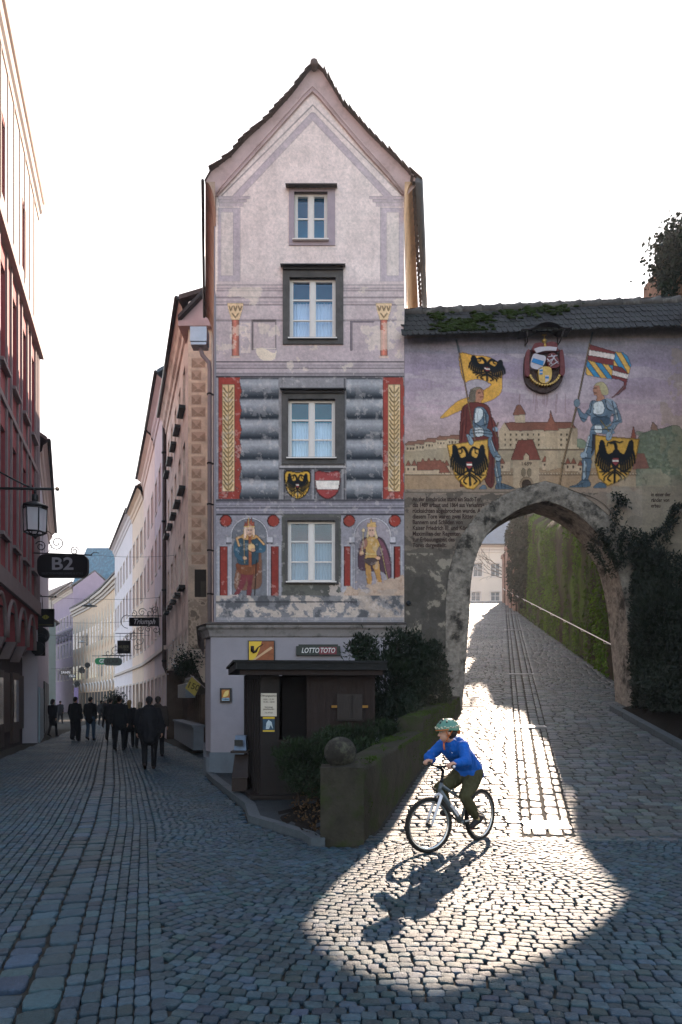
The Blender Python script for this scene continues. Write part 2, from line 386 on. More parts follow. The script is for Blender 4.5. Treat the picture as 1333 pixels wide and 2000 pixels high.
# far right corner of the fan
# longitudinal courses and slabs along the channel
def course(v0, hw, Lm, ymax=70, ymin=1.6, jit=.25, hh=.93):
    n = int((ymax-ymin)/(Lm*.95)); st = Lm*(1-jit+2*jit*rng.random(n)); y = ymin+np.cumsum(st)*.955
    y = y[y < ymax]; st = st[:len(y)]
    x = chanX(y)+v0; dx = (chanX(y+.1)-chanX(y))/.1; q = np.hypot(dx, 1); k = vis(x, y)
    emit(x[k], y[k], (dx/q)[k], (1/q)[k], (st*.46)[k], np.full(k.sum(), hw*hh))
for v0 in (-.105, .105): course(v0, .098, .20)
for v0 in (.265, .375): course(v0, .053, .15)
for v0 in (.475, .565, .655, .745): course(v0, .044, .12)
v0 = -.27
while v0 > -7.5:
    course(v0, .050 if v0 > -.5 else .043, .118, ymax=48 if v0 > -3 else 30); v0 -= .104 if v0 > -.5 else .091
C_, A_, B_, H_ = map(np.concatenate, (cs, As, Bs, hs))
# left limit: the houses on the left
lk = C_[:, 0] > (-9.7-.298*(C_[:, 1]-18.9))+.02
C_, A_, B_, H_ = C_[lk], A_[lk], B_[lk], H_[lk]
d = C_[:, 1] < 13
setts('street_paving', C_[d], A_[d], B_[d], H_[d], .0022, M_sett, 3, True)
setts('street_paving', C_[~d], A_[~d], B_[~d], H_[~d], .002, M_sett, 4, False)
print('street setts', len(C_))
# lane: long setts in rows across the slope, channel up the middle
cs, As, Bs, hs = [], [], [], []
def drainX(Y): return 2.60+.243*(Y-8.46)
y = 7.86
while y < CREST:
    pitch = .120 if y < 20 else .19
    xl = wallX(min(y, 14.3))+.05 if y < 14.5 else 2.3-(y-14.6)*.12
    xr = (5.90 if y < 14.6 else 6.9+.155*(y-14.6))
    xd = float(drainX(y)); xs_, st_ = [], []
    for a, b in ((xl, xd-.315), (xd+.315, xr)):
        if b-a < .1: continue
        nn = max(1, int((b-a)/.215)); q = .6+.8*rng.random(nn); q *= (b-a)/q.sum(); e = a+np.cumsum(q); xs_.append(e-q/2); st_.append(q)
    x = np.concatenate(xs_); st = np.concatenate(st_); yy_ = y+.012*np.sin(x*5)
    k = vis(x, yy_)
    emit(x[k], yy_[k], np.ones(k.sum()), np.zeros(k.sum()), (st*.47)[k], np.full(k.sum(), pitch*.455)); y += pitch
for v0, hw, Lm in ((-.25, .05, .3), (-.1, .085, .24), (.1, .085, .24), (.25, .05, .3)):
    yy_ = 7.86+np.cumsum(np.full(int((CREST-7.86)/Lm), Lm)); x = drainX(yy_)+v0; q = math.hypot(.243, 1)
    emit(x, yy_, np.full(len(x), .243/q), np.full(len(x), 1/q), np.full(len(x), Lm*.47), np.full(len(x), hw*.93), -.004)
# header row where the lane meets the square
x = np.arange(-.3, 6.6, .27)+.1; emit(x, np.full(len(x), 7.78), np.ones(len(x)), np.zeros(len(x)), np.full(len(x), .127), np.full(len(x), .05))
C_, A_, B_, H_ = map(np.concatenate, (cs, As, Bs, hs)); d = C_[:, 1] < 17
setts('lane_paving', C_[d], A_[d], B_[d], H_[d], .003, M_settw, 5, True)
setts('lane_paving', C_[~d], A_[~d], B_[~d], H_[~d], .002, M_settw, 6, False)
print('lane setts', len(C_))
# ---- kerbs and the corner pavement
M_kerb = mat('kerb_granite', '#40464a', .7, .2, 12, .4, 90)
M_soil = mat('soil', '#17120d', .95, .35, 20, .8, 60, spec=.1)
M_pave = mat('pavement_granite', '#23282b', .85, .35, 5, .8, 45)
ky = [7.5, 7.9, 8.45, 9.0, 10.1, 11.5, 13.0, 14.55]
mb = MB()
for a, b in zip(ky[:-1], ky[1:]):
    n = max(1, int((b-a)/.7)); ys = np.linspace(a, b, n+1)
    for p, q in zip(ys[:-1], ys[1:]):
        xa, xb = float(kerbX(p)), float(kerbX(q)); dy = .008
        mb.prism([(xa, p+dy, -.05), (xa+.16, p+dy, -.05), (xb+.16, q-dy, -.05), (xb, q-dy, -.05)], (0, 0, .14+random.uniform(-.004, .004)))
kb = mb.build('kerb', M_kerb); kb['kind'] = 'structure'
pts = [(float(kerbX(p))+.16, p) for p in ky]+[(1.6, 14.55), (1.0, 12.0), (.35, 10.3), (-.2, 8.3)]
mb = MB(); mb.prism([(x, y, -.05) for x, y in pts], (0, 0, .125)); pv = mb.build('pavement', M_pave); pv['kind'] = 'structure'
# right-hand kerb of the lane with its soil strip
mb = MB(); y = 8.4
while y < 14.5:
    z = float(ramp_z(y)); z2 = float(ramp_z(y+.68))
    mb.prism([(5.92, y, z-.1), (6.08, y, z-.1), (6.08, y+.68, z2-.1), (5.92, y+.68, z2-.1)], (0, 0, .2)); y += .7
kb = mb.build('kerb', M_kerb); kb['kind'] = 'structure'
V = []
for y in np.linspace(8, 14.6, 14):
    for x in np.linspace(6.08, 8.2, 6): V.append((x, y, float(ramp_z(y))+.05+.25*(x-6.08)+.04*math.sin(x*9+y*7)))
i = np.arange(len(V)).reshape(14, 6)
o = np_mesh('soil_strip', V, np.stack([i[:-1, :-1], i[:-1, 1:], i[1:, 1:], i[1:, :-1]], -1).reshape(-1, 4), M_soil); o['kind'] = 'structure'
# iron gratings in the lane's channel
M_grate = mat('cast_metal', '#8f9092', .38, .1, 10, .1, 60, metal=.85)
def grate(Y, w_, d_, lab):
    X = float(drainX(Y)); z = float(ramp_z(Y)); t = thing('drain_grate', lab, 'drain', (X, Y, z), 0, 'metal gratings across the lane')
    sl_ = math.atan(.215); mb = MB(); mb2 = MB()
    P = lambda x, y, zz: (x, y*math.cos(sl_)-zz*math.sin(sl_), y*math.sin(sl_)+zz*math.cos(sl_)+.006)
    def bx(m_, x0, x1, y0, y1, z0=-.03, z1=.006): m_.add([P(x0,y0,z0),P(x1,y0,z0),P(x1,y1,z0),P(x0,y1,z0),P(x0,y0,z1),P(x1,y0,z1),P(x1,y1,z1),P(x0,y1,z1)], [(0,3,2,1),(4,5,6,7),(0,1,5,4),(1,2,6,5),(2,3,7,6),(3,0,4,7)])
    bx(mb, -w_/2, w_/2, -d_/2, -d_/2+.03); bx(mb, -w_/2, w_/2, d_/2-.03, d_/2); bx(mb, -w_/2, -w_/2+.04, -d_/2+.03, d_/2-.03); bx(mb, w_/2-.04, w_/2, -d_/2+.03, d_/2-.03)
    n = int(w_/.035)
    for k in range(1, n): x = -w_/2+k*w_/n; bx(mb2, x-.006, x+.006, -d_/2+.03, d_/2-.03, -.028, .004)
    mb.build('frame', M_grate, t, local=True); mb2.build('bars', M_grate, t, local=True)
grate(8.32, .56, .24, 'wide pale metal grating across the lane, nearest the cyclist')
grate(13.2, .62, .16, 'narrow metal grating in the lane just before the archway')
grate(19.2, .7, .14, 'first metal grating beyond the archway')
grate(31.0, .9, .2, 'second metal grating beyond the archway, halfway up the lane')
grate(40.5, 1.1, .2, 'highest metal grating, near the top of the lane')
# ======================= PAINTED WALLS (coloured plaster grids) =======================
def rgb(h):
    if isinstance(h, str): h = h.lstrip('#'); return np.array([int(h[i:i+2], 16)/255 for i in (0, 2, 4)])
    return np.array(h, float)
class Canvas:
    """a plaster wall as a fine grid; coordinates are wall units (89 per metre)"""
    def __init__(s, x0, x1, y0, y1, step, base):
        s.x = np.arange(x0, x1+step*.5, step); s.y = np.arange(y0, y1+step*.5, step)
        s.X, s.Y = np.meshgrid(s.x, s.y); s.img = np.zeros(s.X.shape+(3,)); s.img[:] = rgb(base); s.step = step
    def mask(s, pts):
        pts = np.asarray(pts, float); m = np.zeros(s.X.shape, bool)
        i0, i1 = np.searchsorted(s.y, [pts[:, 1].min(), pts[:, 1].max()]); j0, j1 = np.searchsorted(s.x, [pts[:, 0].min(), pts[:, 0].max()])
        i1 += 1; j1 += 1; X, Y = s.X[i0:i1, j0:j1], s.Y[i0:i1, j0:j1]; a = np.zeros(X.shape, bool)
        for k in range(len(pts)):
            xa, ya = pts[k-1]; xb, yb = pts[k]
            if ya == yb: continue
            c = ((ya > Y) != (yb > Y)) & (X < (xb-xa)*(Y-ya)/(yb-ya)+xa); a ^= c
        m[i0:i1, j0:j1] = a; return m
    def paint(s, m, col, a=1.):
        col = rgb(col) if not callable(col) else None if False else col
        if callable(col): c = col(s.X[m], s.Y[m])
        else: c = col
        aa = a if np.isscalar(a) else a[m][:, None]
        s.img[m] = s.img[m]*(1-aa)+c*aa
    def poly(s, pts, col, a=1.): s.paint(s.mask(pts), col, a)
    def rect(s, x0, y0, x1, y1, col, a=1.): s.paint((s.X >= x0) & (s.X < x1) & (s.Y >= y0) & (s.Y < y1), col, a)
    def ell(s, cx, cy, rx, ry, col, a=1.): s.paint(((s.X-cx)/rx)**2+((s.Y-cy)/ry)**2 < 1, col, a)
    def line(s, pts, w_, col, a=1., w1=None):
        pts = np.asarray(pts, float); n = len(pts)-1
        for k in range(n):
            p, q = pts[k], pts[k+1]; wa = w_ if w1 is None else w_+(w1-w_)*k/n
            x0, x1 = min(p[0], q[0])-wa-1, max(p[0], q[0])+wa+1; y0, y1 = min(p[1], q[1])-wa-1, max(p[1], q[1])+wa+1
            i0, i1 = np.searchsorted(s.y, [y0, y1]); j0, j1 = np.searchsorted(s.x, [x0, x1])
            X, Y = s.X[i0:i1, j0:j1], s.Y[i0:i1, j0:j1]; d = q-p; L2 = max((d**2).sum(), 1e-9)
            t = np.clip(((X-p[0])*d[0]+(Y-p[1])*d[1])/L2, 0, 1); D = np.hypot(X-p[0]-t*d[0], Y-p[1]-t*d[1])
            m = np.clip(wa/2+.35-D, 0, 1)/1.; m = np.minimum(m, 1)*a
            im = s.img[i0:i1, j0:j1]; im[:] = im*(1-m[..., None])+rgb(col)*m[..., None]
    def soft(s, cx, cy, rx, ry, col, a=.5):
        d = ((s.X-cx)/rx)**2+((s.Y-cy)/ry)**2; m = np.clip(1-d, 0, 1)[..., None]*a; s.img = s.img*(1-m)+rgb(col)*m
    def grain(s, amt=.03, sc_=.02, seed=0):
        n = vnoise(s.X, s.Y, sc_, 5, seed)-.5; s.img *= (1+n*amt*2)[..., None]
        f = np.random.default_rng(seed).normal(size=s.X.shape)*amt*.25; s.img *= (1+f)[..., None]
    def outline(s, amt=.4):
        g = np.abs(np.diff(s.img, axis=0, prepend=s.img[:1])).sum(-1)+np.abs(np.diff(s.img, axis=1, prepend=s.img[:, :1])).sum(-1)
        s.img *= (1-amt*np.clip(g*1.6-.12, 0, 1))[..., None]
        h = vnoise(s.X*1.3, s.Y, .22, 3, 91)-.5; s.img *= (1+.16*h)[..., None]
    def mesh(s, name, m, parent, Yw, hole=None, k=1.):
        br = vnoise(s.X*.6, s.Y*2.4, .09, 4, 77)-.5; s.img = s.img*(1+.08*br)[..., None]
        g_ = s.img.mean(-1, keepdims=True); fade = .18+.34*np.clip(vnoise(s.X, s.Y, .018, 5, 55)-.42, 0, .4)[..., None]; s.img = s.img*(1-fade)+(g_*.9+.06)*fade
        s.img = s.img*np.array([1.025, 1.0, .94])
        col = lin(np.clip(s.img, 0, 1))*k
        V = np.stack([px2X(s.X, Yw).ravel(), np.full(s.X.size, Yw), py2Z(s.Y, Yw).ravel()], 1)
        ny, nx = s.X.shape; i = np.arange(ny*nx).reshape(ny, nx)
        q = np.stack([i[:-1, :-1], i[1:, :-1], i[1:, 1:], i[:-1, 1:]], -1)
        if hole is not None:
            xc, yc = (s.X[:-1, :-1]+s.X[1:, 1:])/2, (s.Y[:-1, :-1]+s.Y[1:, 1:])/2; q = q[~hole(xc, yc)]
        q = q.reshape(-1, 4)
        used = np.unique(q); mp = np.full(len(V), -1); mp[used] = np.arange(len(used))
        return np_mesh(name, V[used], mp[q], m, parent, False, col.reshape(-1, 3)[used])
def spl(pts, n=6):
    """smooth closed outline through points (Catmull-Rom)"""
    P = np.asarray(pts, float); out = []
    for i in range(len(P)):
        a, b, c, d = P[i-1], P[i], P[(i+1) % len(P)], P[(i+2) % len(P)]
        for t in np.linspace(0, 1, n, endpoint=False):
            out.append(.5*((2*b)+(-a+c)*t+(2*a-5*b+4*c-d)*t*t+(-a+3*b-3*c+d)*t**3))
    return np.array(out)
def spo(pts, n=6):
    P = np.asarray(pts, float); P = np.vstack([2*P[0]-P[1], P, 2*P[-1]-P[-2]]); out = []
    for i in range(1, len(P)-2):
        a, b, c, d = P[i-1:i+3]
        for t in np.linspace(0, 1, n, endpoint=False): out.append(.5*((2*b)+(-a+c)*t+(2*a-5*b+4*c-d)*t*t+(-a+3*b-3*c+d)*t**3))
    out.append(P[-2]); return np.array(out)
def eagle(put_poly, put_line, two=True, badge=('#8a3038', '#d8d0cc')):
    """heraldic eagle in unit coordinates x -1..1, y -1..1 (down)"""
    K = '#10131a'
    put_poly(spl([(-.13, -.45), (.13, -.45), (.2, -.1), (.16, .25), (0, .42), (-.16, .25), (-.2, -.1)]), K)
    for sg in (-1, 1):
        put_poly(spl([(sg*.12, -.35), (sg*.38, -.28), (sg*.5, -.45), (sg*.62, -.82), (sg*.78, -.9), (sg*.86, -.7), (sg*.84, -.35), (sg*.7, -.12), (sg*.4, .05), (sg*.1, .1)]), K)
        for k in range(7):
            t = k/6; x0 = sg*(.82-.62*t); y0 = -.45+.42*t
            x1 = sg*(.97-.66*t); y1 = -.02+.52*math.sin(t*1.5+.25)
            put_line([(x0, y0), ((x0+x1)/2+sg*.03, (y0+y1)/2-.02), (x1, y1)], .115, K, .06)
        put_line(spo([(sg*.08, .3), (sg*.3, .42), (sg*.42, .5), (sg*.6, .44)]), .07, K, .05)
        for q in ((.72, .34), (.76, .5), (.6, .64)): put_line([(sg*.44, .5), (sg*q[0], q[1])], .055, K, .03)
        put_line(spo([(0, .5), (sg*.2, .62), (sg*.34, .8), (sg*.2, .92)]), .07, K, .05)
        put_line(spo([(0, .42), (sg*.26, .56), (sg*.5, .74), (sg*.52, .9)]), .055, K, .04)
    put_line([(0, .3), (0, .97)], .1, K, .07)
    if two:
        for sg in (-1, 1):
            put_line(spo([(sg*.05, -.4), (sg*.12, -.62), (sg*.26, -.78), (sg*.42, -.72)]), .13, K, .1)
            put_line(spo([(sg*.4, -.74), (sg*.55, -.68), (sg*.56, -.56)]), .06, K, .03)
            put_line(spo([(sg*.34, -.66), (sg*.36, -.54), (sg*.46, -.5)]), .04, K)
    else:
        put_line(spo([(0, -.4), (-.02, -.62), (-.12, -.8), (-.28, -.78)]), .14, K, .12)
        put_line(spo([(-.26, -.8), (-.42, -.78), (-.46, -.64)]), .06, K, .03); put_line(spo([(-.1, -.86), (.15, -.8), (.3, -.84)]), .05, K)
    put_poly([(-.15, -.12), (.15, -.12), (.15, .1), (0, .24), (-.15, .1)], badge[0]); put_poly([(-.15, -.04), (.15, -.04), (.15, .07), (-.15, .07)], badge[1])
def eagle_on(cv, cx, cy, sx, sy, two=True, sk=0., bend=0.):
    T = lambda P: [(cx+p[0]*sx+p[1]*sk*sx, cy+p[1]*sy+bend*p[0]*sy+.12*bend*p[0]*p[0]*sy) for p in P]
    eagle(lambda P, c: cv.poly(T(P), c), lambda P, w_, c, w1=None: cv.line(T(P), w_*sx, c, 1., None if w1 is None else w1*sx), two)
M_mural = mat('painted_plaster', (1, 1, 1), .88, .07, 6, .3, 70, spec=.15, attr='Col')
# ======================= THE PAINTED GABLE HOUSE =======================
YH = 14.6
M_plast = mat('white_render', '#968f94', .85, .06, 4, .35, 120, spec=.2, stain='#8b8587', stain_amt=.25)
M_plinth = mat('plinth_render', '#666d74', .85, .1, 5, .4, 90, spec=.2, stain='#5b6066', stain_amt=.5, stain_scale=2)
M_cream = mat('cream_frame_paint', '#e2d8d0', .5, .05, 8, .05, 60)
M_stone_d = mat('dark_window_stone', '#5a5552', .85, .18, 9, .4, 90, stain='#3c3a38', stain_amt=.5)
M_stone_p = mat('pale_window_stone', '#a8969c', .85, .08, 6, .2, 90)
M_metal_d = mat('dark_sheet_metal', '#3a3433', .45, .2, 6, .1, 50, metal=.4)
M_tile = mat('old_roof_tile', '#5d4c46', .8, .35, 6, .4, 80, stain='#2b2b27', stain_amt=.6)
M_cove = mat('cove_plaster', '#cdb0ac', .85, .1, 3, .25, 60, stain='#9c7f76', stain_amt=.5, stain_scale=1.4)
M_cove_lit = mat('orange_lit_cove_plaster', '#e6bb92', .85, .15, 3, .25, 60, stain='#7a5a44', stain_amt=.5, stain_scale=1.5)  # orange light on the right eave cove put into its colour
def glass_mat(name, tint, tr, rough=.04):
    m = bpy.data.materials.new(name); m.use_nodes = True; n = m.node_tree; N = n.nodes; L = n.links; N.clear()
    o = N.new('ShaderNodeOutputMaterial'); gl = N.new('ShaderNodeBsdfGlossy'); gl.inputs['Roughness'].default_value = rough; gl.inputs['Color'].default_value = (.8, .9, 1, 1)
    tp = N.new('ShaderNodeBsdfTransparent'); tp.inputs[0].default_value = (*tint, 1); mx = N.new('ShaderNodeMixShader'); mx.inputs[0].default_value = 1-tr
    fr = N.new('ShaderNodeTexNoise'); fr.inputs['Scale'].default_value = 2.0; bp = N.new('ShaderNodeBump'); bp.inputs['Strength'].default_value = .15; bp.inputs['Distance'].default_value = .03
    tc = N.new('ShaderNodeTexCoord'); L.new(tc.outputs['Object'], fr.inputs[0]); L.new(fr.outputs[0], bp.inputs['Height']); L.new(bp.outputs[0], gl.inputs['Normal'])
    L.new(tp.outputs[0], mx.inputs[1]); L.new(gl.outputs[0], mx.inputs[2]); L.new(mx.outputs[0], o.inputs[0]); return m
M_glass = glass_mat('window_glass', (.94, .97, 1.), .95)
M_glassd = glass_mat('dark_window_glass', (.25, .35, .4), .6)
M_room = mat('sky_reflection_room', '#2b90b0', .9, .1, 3, 0)  # teal colour stands in for blue sky reflected in the panes
M_room2 = mat('dim_room', '#0c1114', .9, .1, 3, 0)
M_curt = mat('net_curtain', '#cdd3dc', .9, .08, 5, .2, 30)
M_curtg = mat('reflection_grey_curtain', '#6f8a94', .9, .08, 5, .2, 30)
house = thing('gable_house', 'narrow pink and grey gabled corner house painted with columns, shields and two kings', 'house', (px2X(606, YH), YH, 0))
HW = [  # opening px, surround px
    dict(o=(575, 375, 640, 470), s=(565, 370, 655, 480), m=M_stone_p, hood=(559, 659, 366), room=True),
    dict(o=(566, 543, 656, 662), s=(553, 525, 671, 673), m=M_stone_d, hood=(549, 675, 521), room=False),
    dict(o=(563, 780, 655, 895), s=(551, 766, 673, 907), m=M_stone_d, hood=(548, 676, 761), room=False),
    dict(o=(562, 1017, 655, 1136), s=(557, 1011, 662, 1141), m=M_stone_d, hood=None, room=False)]
HO = [q['o'] for q in HW]
APX, APY = 611., 168.
def gable_left(y): return np.interp(y, [APY, 385, 2000], [APX, 422, 422])
def gable_right(y): return np.interp(y, [APY, 385, 2000], [APX, 790, 790])
cv = Canvas(420, 792.5, 160, 1224, 1.25, '#b5a5a9')
X, Y = cv.X, cv.Y
# ground tones of the storeys, darkening downwards partly as painted shade
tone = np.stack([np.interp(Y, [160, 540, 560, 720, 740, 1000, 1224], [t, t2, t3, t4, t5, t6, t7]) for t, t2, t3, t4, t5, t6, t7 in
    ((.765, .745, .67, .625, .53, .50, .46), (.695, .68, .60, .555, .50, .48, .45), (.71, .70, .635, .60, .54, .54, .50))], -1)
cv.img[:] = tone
mv = '#9c8c9c'
for sg, xe in ((-1, 458), (1, 763)): cv.line([(APX, 226), (xe, 388)], 13, mv, .85)
cv.line([(APX, 205), (432, 383)], 1.6, '#8d7a80', .8); cv.line([(APX, 205), (787, 383)], 1.6, '#8d7a80', .6)
for x0, x1 in ((426, 488), (722, 789)):
    cv.rect(x0, 383, x1, 388, '#a08f9c'); cv.rect(x0+1 if x0 < 500 else x0+6, 389, x1-6 if x0 < 500 else x1-1, 395, '#9a8a97'); cv.rect(x0+2 if x0 < 500 else x0+12, 396, x1-12 if x0 < 500 else x1-2, 403, '#a595a1')
for x0, x1, a, b in ((427, 470, 432, 456), (743, 788, 756, 780)):
    cv.rect(x0, 406, x1, 550, '#988a9c', .75); cv.rect(a, 415, b, 538, '#b9abae')
for y, w_, a in ((556, 1.2, .4), (562, 2, .35), (567, 1.2, .5), (580, 1.4, .6), (588, 4, .25), (594, 1.6, .7), (623, 1.2, .35), (626, 1.2, .6)):
    cv.rect(421, y, 790, y+w_, '#6e6068', a)
cv.rect(421, 596, 790, 622, '#a8989f', .25)
for cx in (460, 750):     # red half columns with curled capitals
    cv.rect(cx-7, 624, cx+7, 696, lambda x, y, c=cx: np.array([.72, .36, .30])[None]*(1-.35*np.abs((x-c)/7))[:, None]+.06)
    cv.poly([(cx-16, 592), (cx+16, 592), (cx+14, 604), (cx+8, 624), (cx-8, 624), (cx-14, 604)], '#c8a887')
    for d in (-9, 0, 9): cv.line(spo([(cx+d-3, 598), (cx+d, 606), (cx+d+3, 598)]), 1.6, '#94704e'); 
    cv.line([(cx-6, 612), (cx, 620), (cx+6, 612)], 1.6, '#94704e')
    cv.rect(cx-9, 694, cx+9, 700, '#b59a94')
cv.rect(492, 624, 540, 683, '#a4919a'); cv.rect(492, 624, 540, 628, '#574c50'); cv.rect(492, 624, 495, 683, '#6a5d63'); cv.rect(538, 626, 540, 683, '#7a6b72'); cv.rect(494, 680, 540, 682, '#c2b2b4')
cv.rect(684, 627, 731, 684, '#9b8a94', .6); cv.rect(684, 627, 688, 684, '#6a5f6c'); cv.rect(684, 627, 731, 629, '#6a5f6c')
# string courses
for y, w_, a in ((706, 1.5, .8), (712, 4, .25), (718, 1.5, .6), (728, 1.5, .5), (731, 3, .3), (735, 2.4, .9), (976, 2.4, .8), (980, 2, .5), (986, 2.5, .35), (991, 2, .8), (998, 4, .35), (1003, 2.6, .95)):
    cv.rect(421, y, 790, y+w_, '#34323c', a)
cv.rect(421, 707, 790, 735, '#9a8c98', .3); cv.rect(421, 978, 790, 1004, '#8a8498', .3)
# painted cushioned blocks either side of the third window
def cush(x, y):
    t = ((y-738)/39.6) % 1
    v = np.interp(t, [0, .08, .3, .62, .85, .95, 1], [.35, .80, .92, .62, .34, .22, .28])
    return np.stack([v*.63-.02, v*.60+.01, v*.62+.045], -1)
for x0, x1, e in ((470, 545, 0), (677, 748, 1)):
    m = (Y > 738) & (Y < 974) & (X > x0-3+(3*np.sin((Y-738)/39.6*6.283) if not e else 0)) & (X < x1+(3*np.sin((Y-738)/39.6*6.283) if e else 0))
    cv.paint(m, cush)
    n = vnoise(X, Y, .05, 4, 11); cv.paint(m & (n > .62), '#8f8a92', .35)
for x0, x1, a, b in ((427, 470, 434, 458), (748, 789, 758, 782)):
    m = (X > x0) & (X < x1+1.5*np.sin(Y/6)) & (Y > 737) & (Y < 974); cv.paint(m, '#8e332c'); n = vnoise(X, Y, .12, 4, 3)
    cv.paint(m & (n > .63) & (Y > 850), '#aa8888', .6)
    cv.rect(a, 751, b, 960, '#bfa17a')
    for k in range(22):     # leaf scrolls
        y = 760+k*9; c = (a+b)/2
        for sg in (-1, 1): cv.line(spo([(c, y+8), (c+sg*5, y+4), (c+sg*9, y-3)]), 1.7, '#9a7440' if k % 2 else '#8a6a40')
    cv.line([((a+b)/2, 753), ((a+b)/2, 958)], 1.6, '#9a7440')
# grey panel round the third window with two shields
cv.rect(545, 738, 677, 976, '#76737d'); cv.rect(549, 740, 551, 975, '#9b96a0'); cv.rect(672, 740, 674, 975, '#4d4b55'); cv.rect(546, 910, 676, 913, '#a09aa4'); cv.rect(546, 914, 676, 916, '#34323a')
for x0, x1 in ((554, 608), (614, 667)): cv.rect(x0, 917, x1, 975, '#55535d'); cv.rect(x0, 917, x1, 919, '#2a2930'); cv.rect(x0, 917, x0+2, 975, '#2f2d35')
def shield(cx, cy, w_, h): return spl([(cx-w_/2, cy-h/2), (cx, cy-h/2+1), (cx+w_/2, cy-h/2), (cx+w_/2, cy), (cx+w_*.36, cy+h*.32), (cx, cy+h/2), (cx-w_*.36, cy+h*.32), (cx-w_/2, cy)], 5)
cv.poly(shield(581.5, 948, 48, 54), '#1d1712'); cv.poly(shield(581.5, 947.5, 45, 51), '#b98a2c'); eagle_on(cv, 581.5, 947, 22, 25)
cv.poly(shield(640, 948, 48, 54), '#5a1f20'); cv.poly(shield(640, 947.5, 45, 51), '#8e3436')
m = cv.mask(shield(640, 947.5, 45, 51)); cv.paint(m & (Y > 938) & (Y < 956), '#c9bfc0')
# lowest painted storey
cv.rect(421, 1006, 790, 1166, '#7c7988', .75)
for cx in (441, 534, 682, 771): cv.ell(cx, 1017, 11.8, 11.8, '#4d1815'); cv.ell(cx+.6, 1017.4, 10.6, 10.6, '#8a3029')
for c, colr in ((487, '#62636f'), (727.5, '#857c8a')):
    cv.ell(c, 1047, 37, 37, '#a39fae'); cv.rect(c-37, 1047, c+37, 1166, '#a39fae'); cv.ell(c, 1047, 34, 34, colr); cv.rect(c-34, 1047, c+34, 1166, colr)
    cv.rect(c-45, 1048, c-34, 1060, '#a5a1b0'); cv.rect(c+34, 1048, c+46, 1060, '#a5a1b0'); cv.rect(c-45, 1060, c-34, 1062, '#45434e'); cv.rect(c+34, 1060, c+46, 1062, '#45434e')
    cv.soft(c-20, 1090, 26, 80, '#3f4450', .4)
for x0, x1, y1 in ((429, 444, 1166), (529, 545, 1166), (672, 685, 1145), (770, 782, 1140)):
    cv.rect(x0-5, 1064, x1+5, 1166, '#8b8998'); cv.rect(x0, 1067, x1, y1, '#7e2b26'); cv.rect(x0, 1067, x0+1.5, y1, '#431512')
# crowned figure on the left
K = lambda P, x0=420, y0=980, s_=3.508: [(x0+a/s_, y0+b/s_) for a, b in P]
cv.poly(spl(K([(160, 400), (215, 250), (270, 230), (310, 300), (320, 560), (240, 600), (135, 590)])), '#6e4a3c')
cv.poly(spl(K([(185, 470), (215, 490), (210, 560), (165, 630), (120, 658), (150, 600), (172, 540)])), '#6a2c34')
cv.poly(spl(K([(215, 480), (262, 480), (255, 560), (245, 650), (215, 652), (225, 560)])), '#6a2c34')
cv.poly(spl(K([(150, 420), (290, 415), (290, 490), (180, 495)])), '#6e3a28')
for k in range(7): cv.line(K([(185+k*14, 440), (187+k*14, 492)]), 1.5, '#8a5a34')
cv.poly(spl(K([(160, 260), (210, 235), (280, 235), (330, 270), (300, 330), (290, 420), (165, 425), (150, 330)])), '#2c4152')
cv.poly(spl(K([(130, 300), (160, 240), (180, 300), (165, 360), (205, 385), (190, 405), (140, 375)])), '#30506a')
cv.poly(spl(K([(320, 260), (350, 310), (335, 345), (280, 345), (300, 320), (305, 280)])), '#30506a')
for a, b in (((150, 250), (165, 300)), ((300, 250), (335, 290)), ((160, 245), (200, 235))): cv.line(K([a, b]), 5, '#b88a5c')
cv.poly(spl(K([(185, 225), (245, 215), (300, 240), (240, 262), (190, 255)])), '#a97a48')
cv.line(K([(240, 235), (242, 440)]), 6, '#8a4a30'); cv.ell(*K([(250, 312)])[0], 7.5, 7.5, '#c6a070'); cv.line(K([(250, 280), (250, 295)]), 3, '#c6a070')
for q in ((205, 385), (262, 330)): cv.ell(*K([q])[0], 4.5, 3.6, '#b58870')
cv.line(K([(197, 190), (204, 420)]), 1.8, '#c9a26a'); cv.line(K([(285, 400), (272, 640)]), 1.6, '#241c18')
cv.poly(spl(K([(213, 165), (262, 165), (268, 205), (240, 238), (215, 212)])), '#b08878'); cv.poly(spl(K([(200, 180), (216, 170), (214, 240), (200, 250)])), '#c0a090'); cv.poly(spl(K([(262, 170), (276, 200), (266, 246), (258, 220)])), '#c0a090')
cv.poly(K([(200, 172), (205, 130), (215, 150), (225, 112), (238, 140), (250, 108), (258, 145), (270, 128), (270, 172)]), '#8c4030')
cv.line(K([(202, 170), (270, 170)]), 3, '#c9a060'); cv.line(K([(232, 112), (232, 170)]), 2.4, '#c9a060')
for ex in (230, 248): cv.ell(*K([(ex, 192)])[0], 1.3, 1, '#2b1f1f')
cv.line(K([(232, 222), (246, 220)]), 1.3, '#7a3a34')
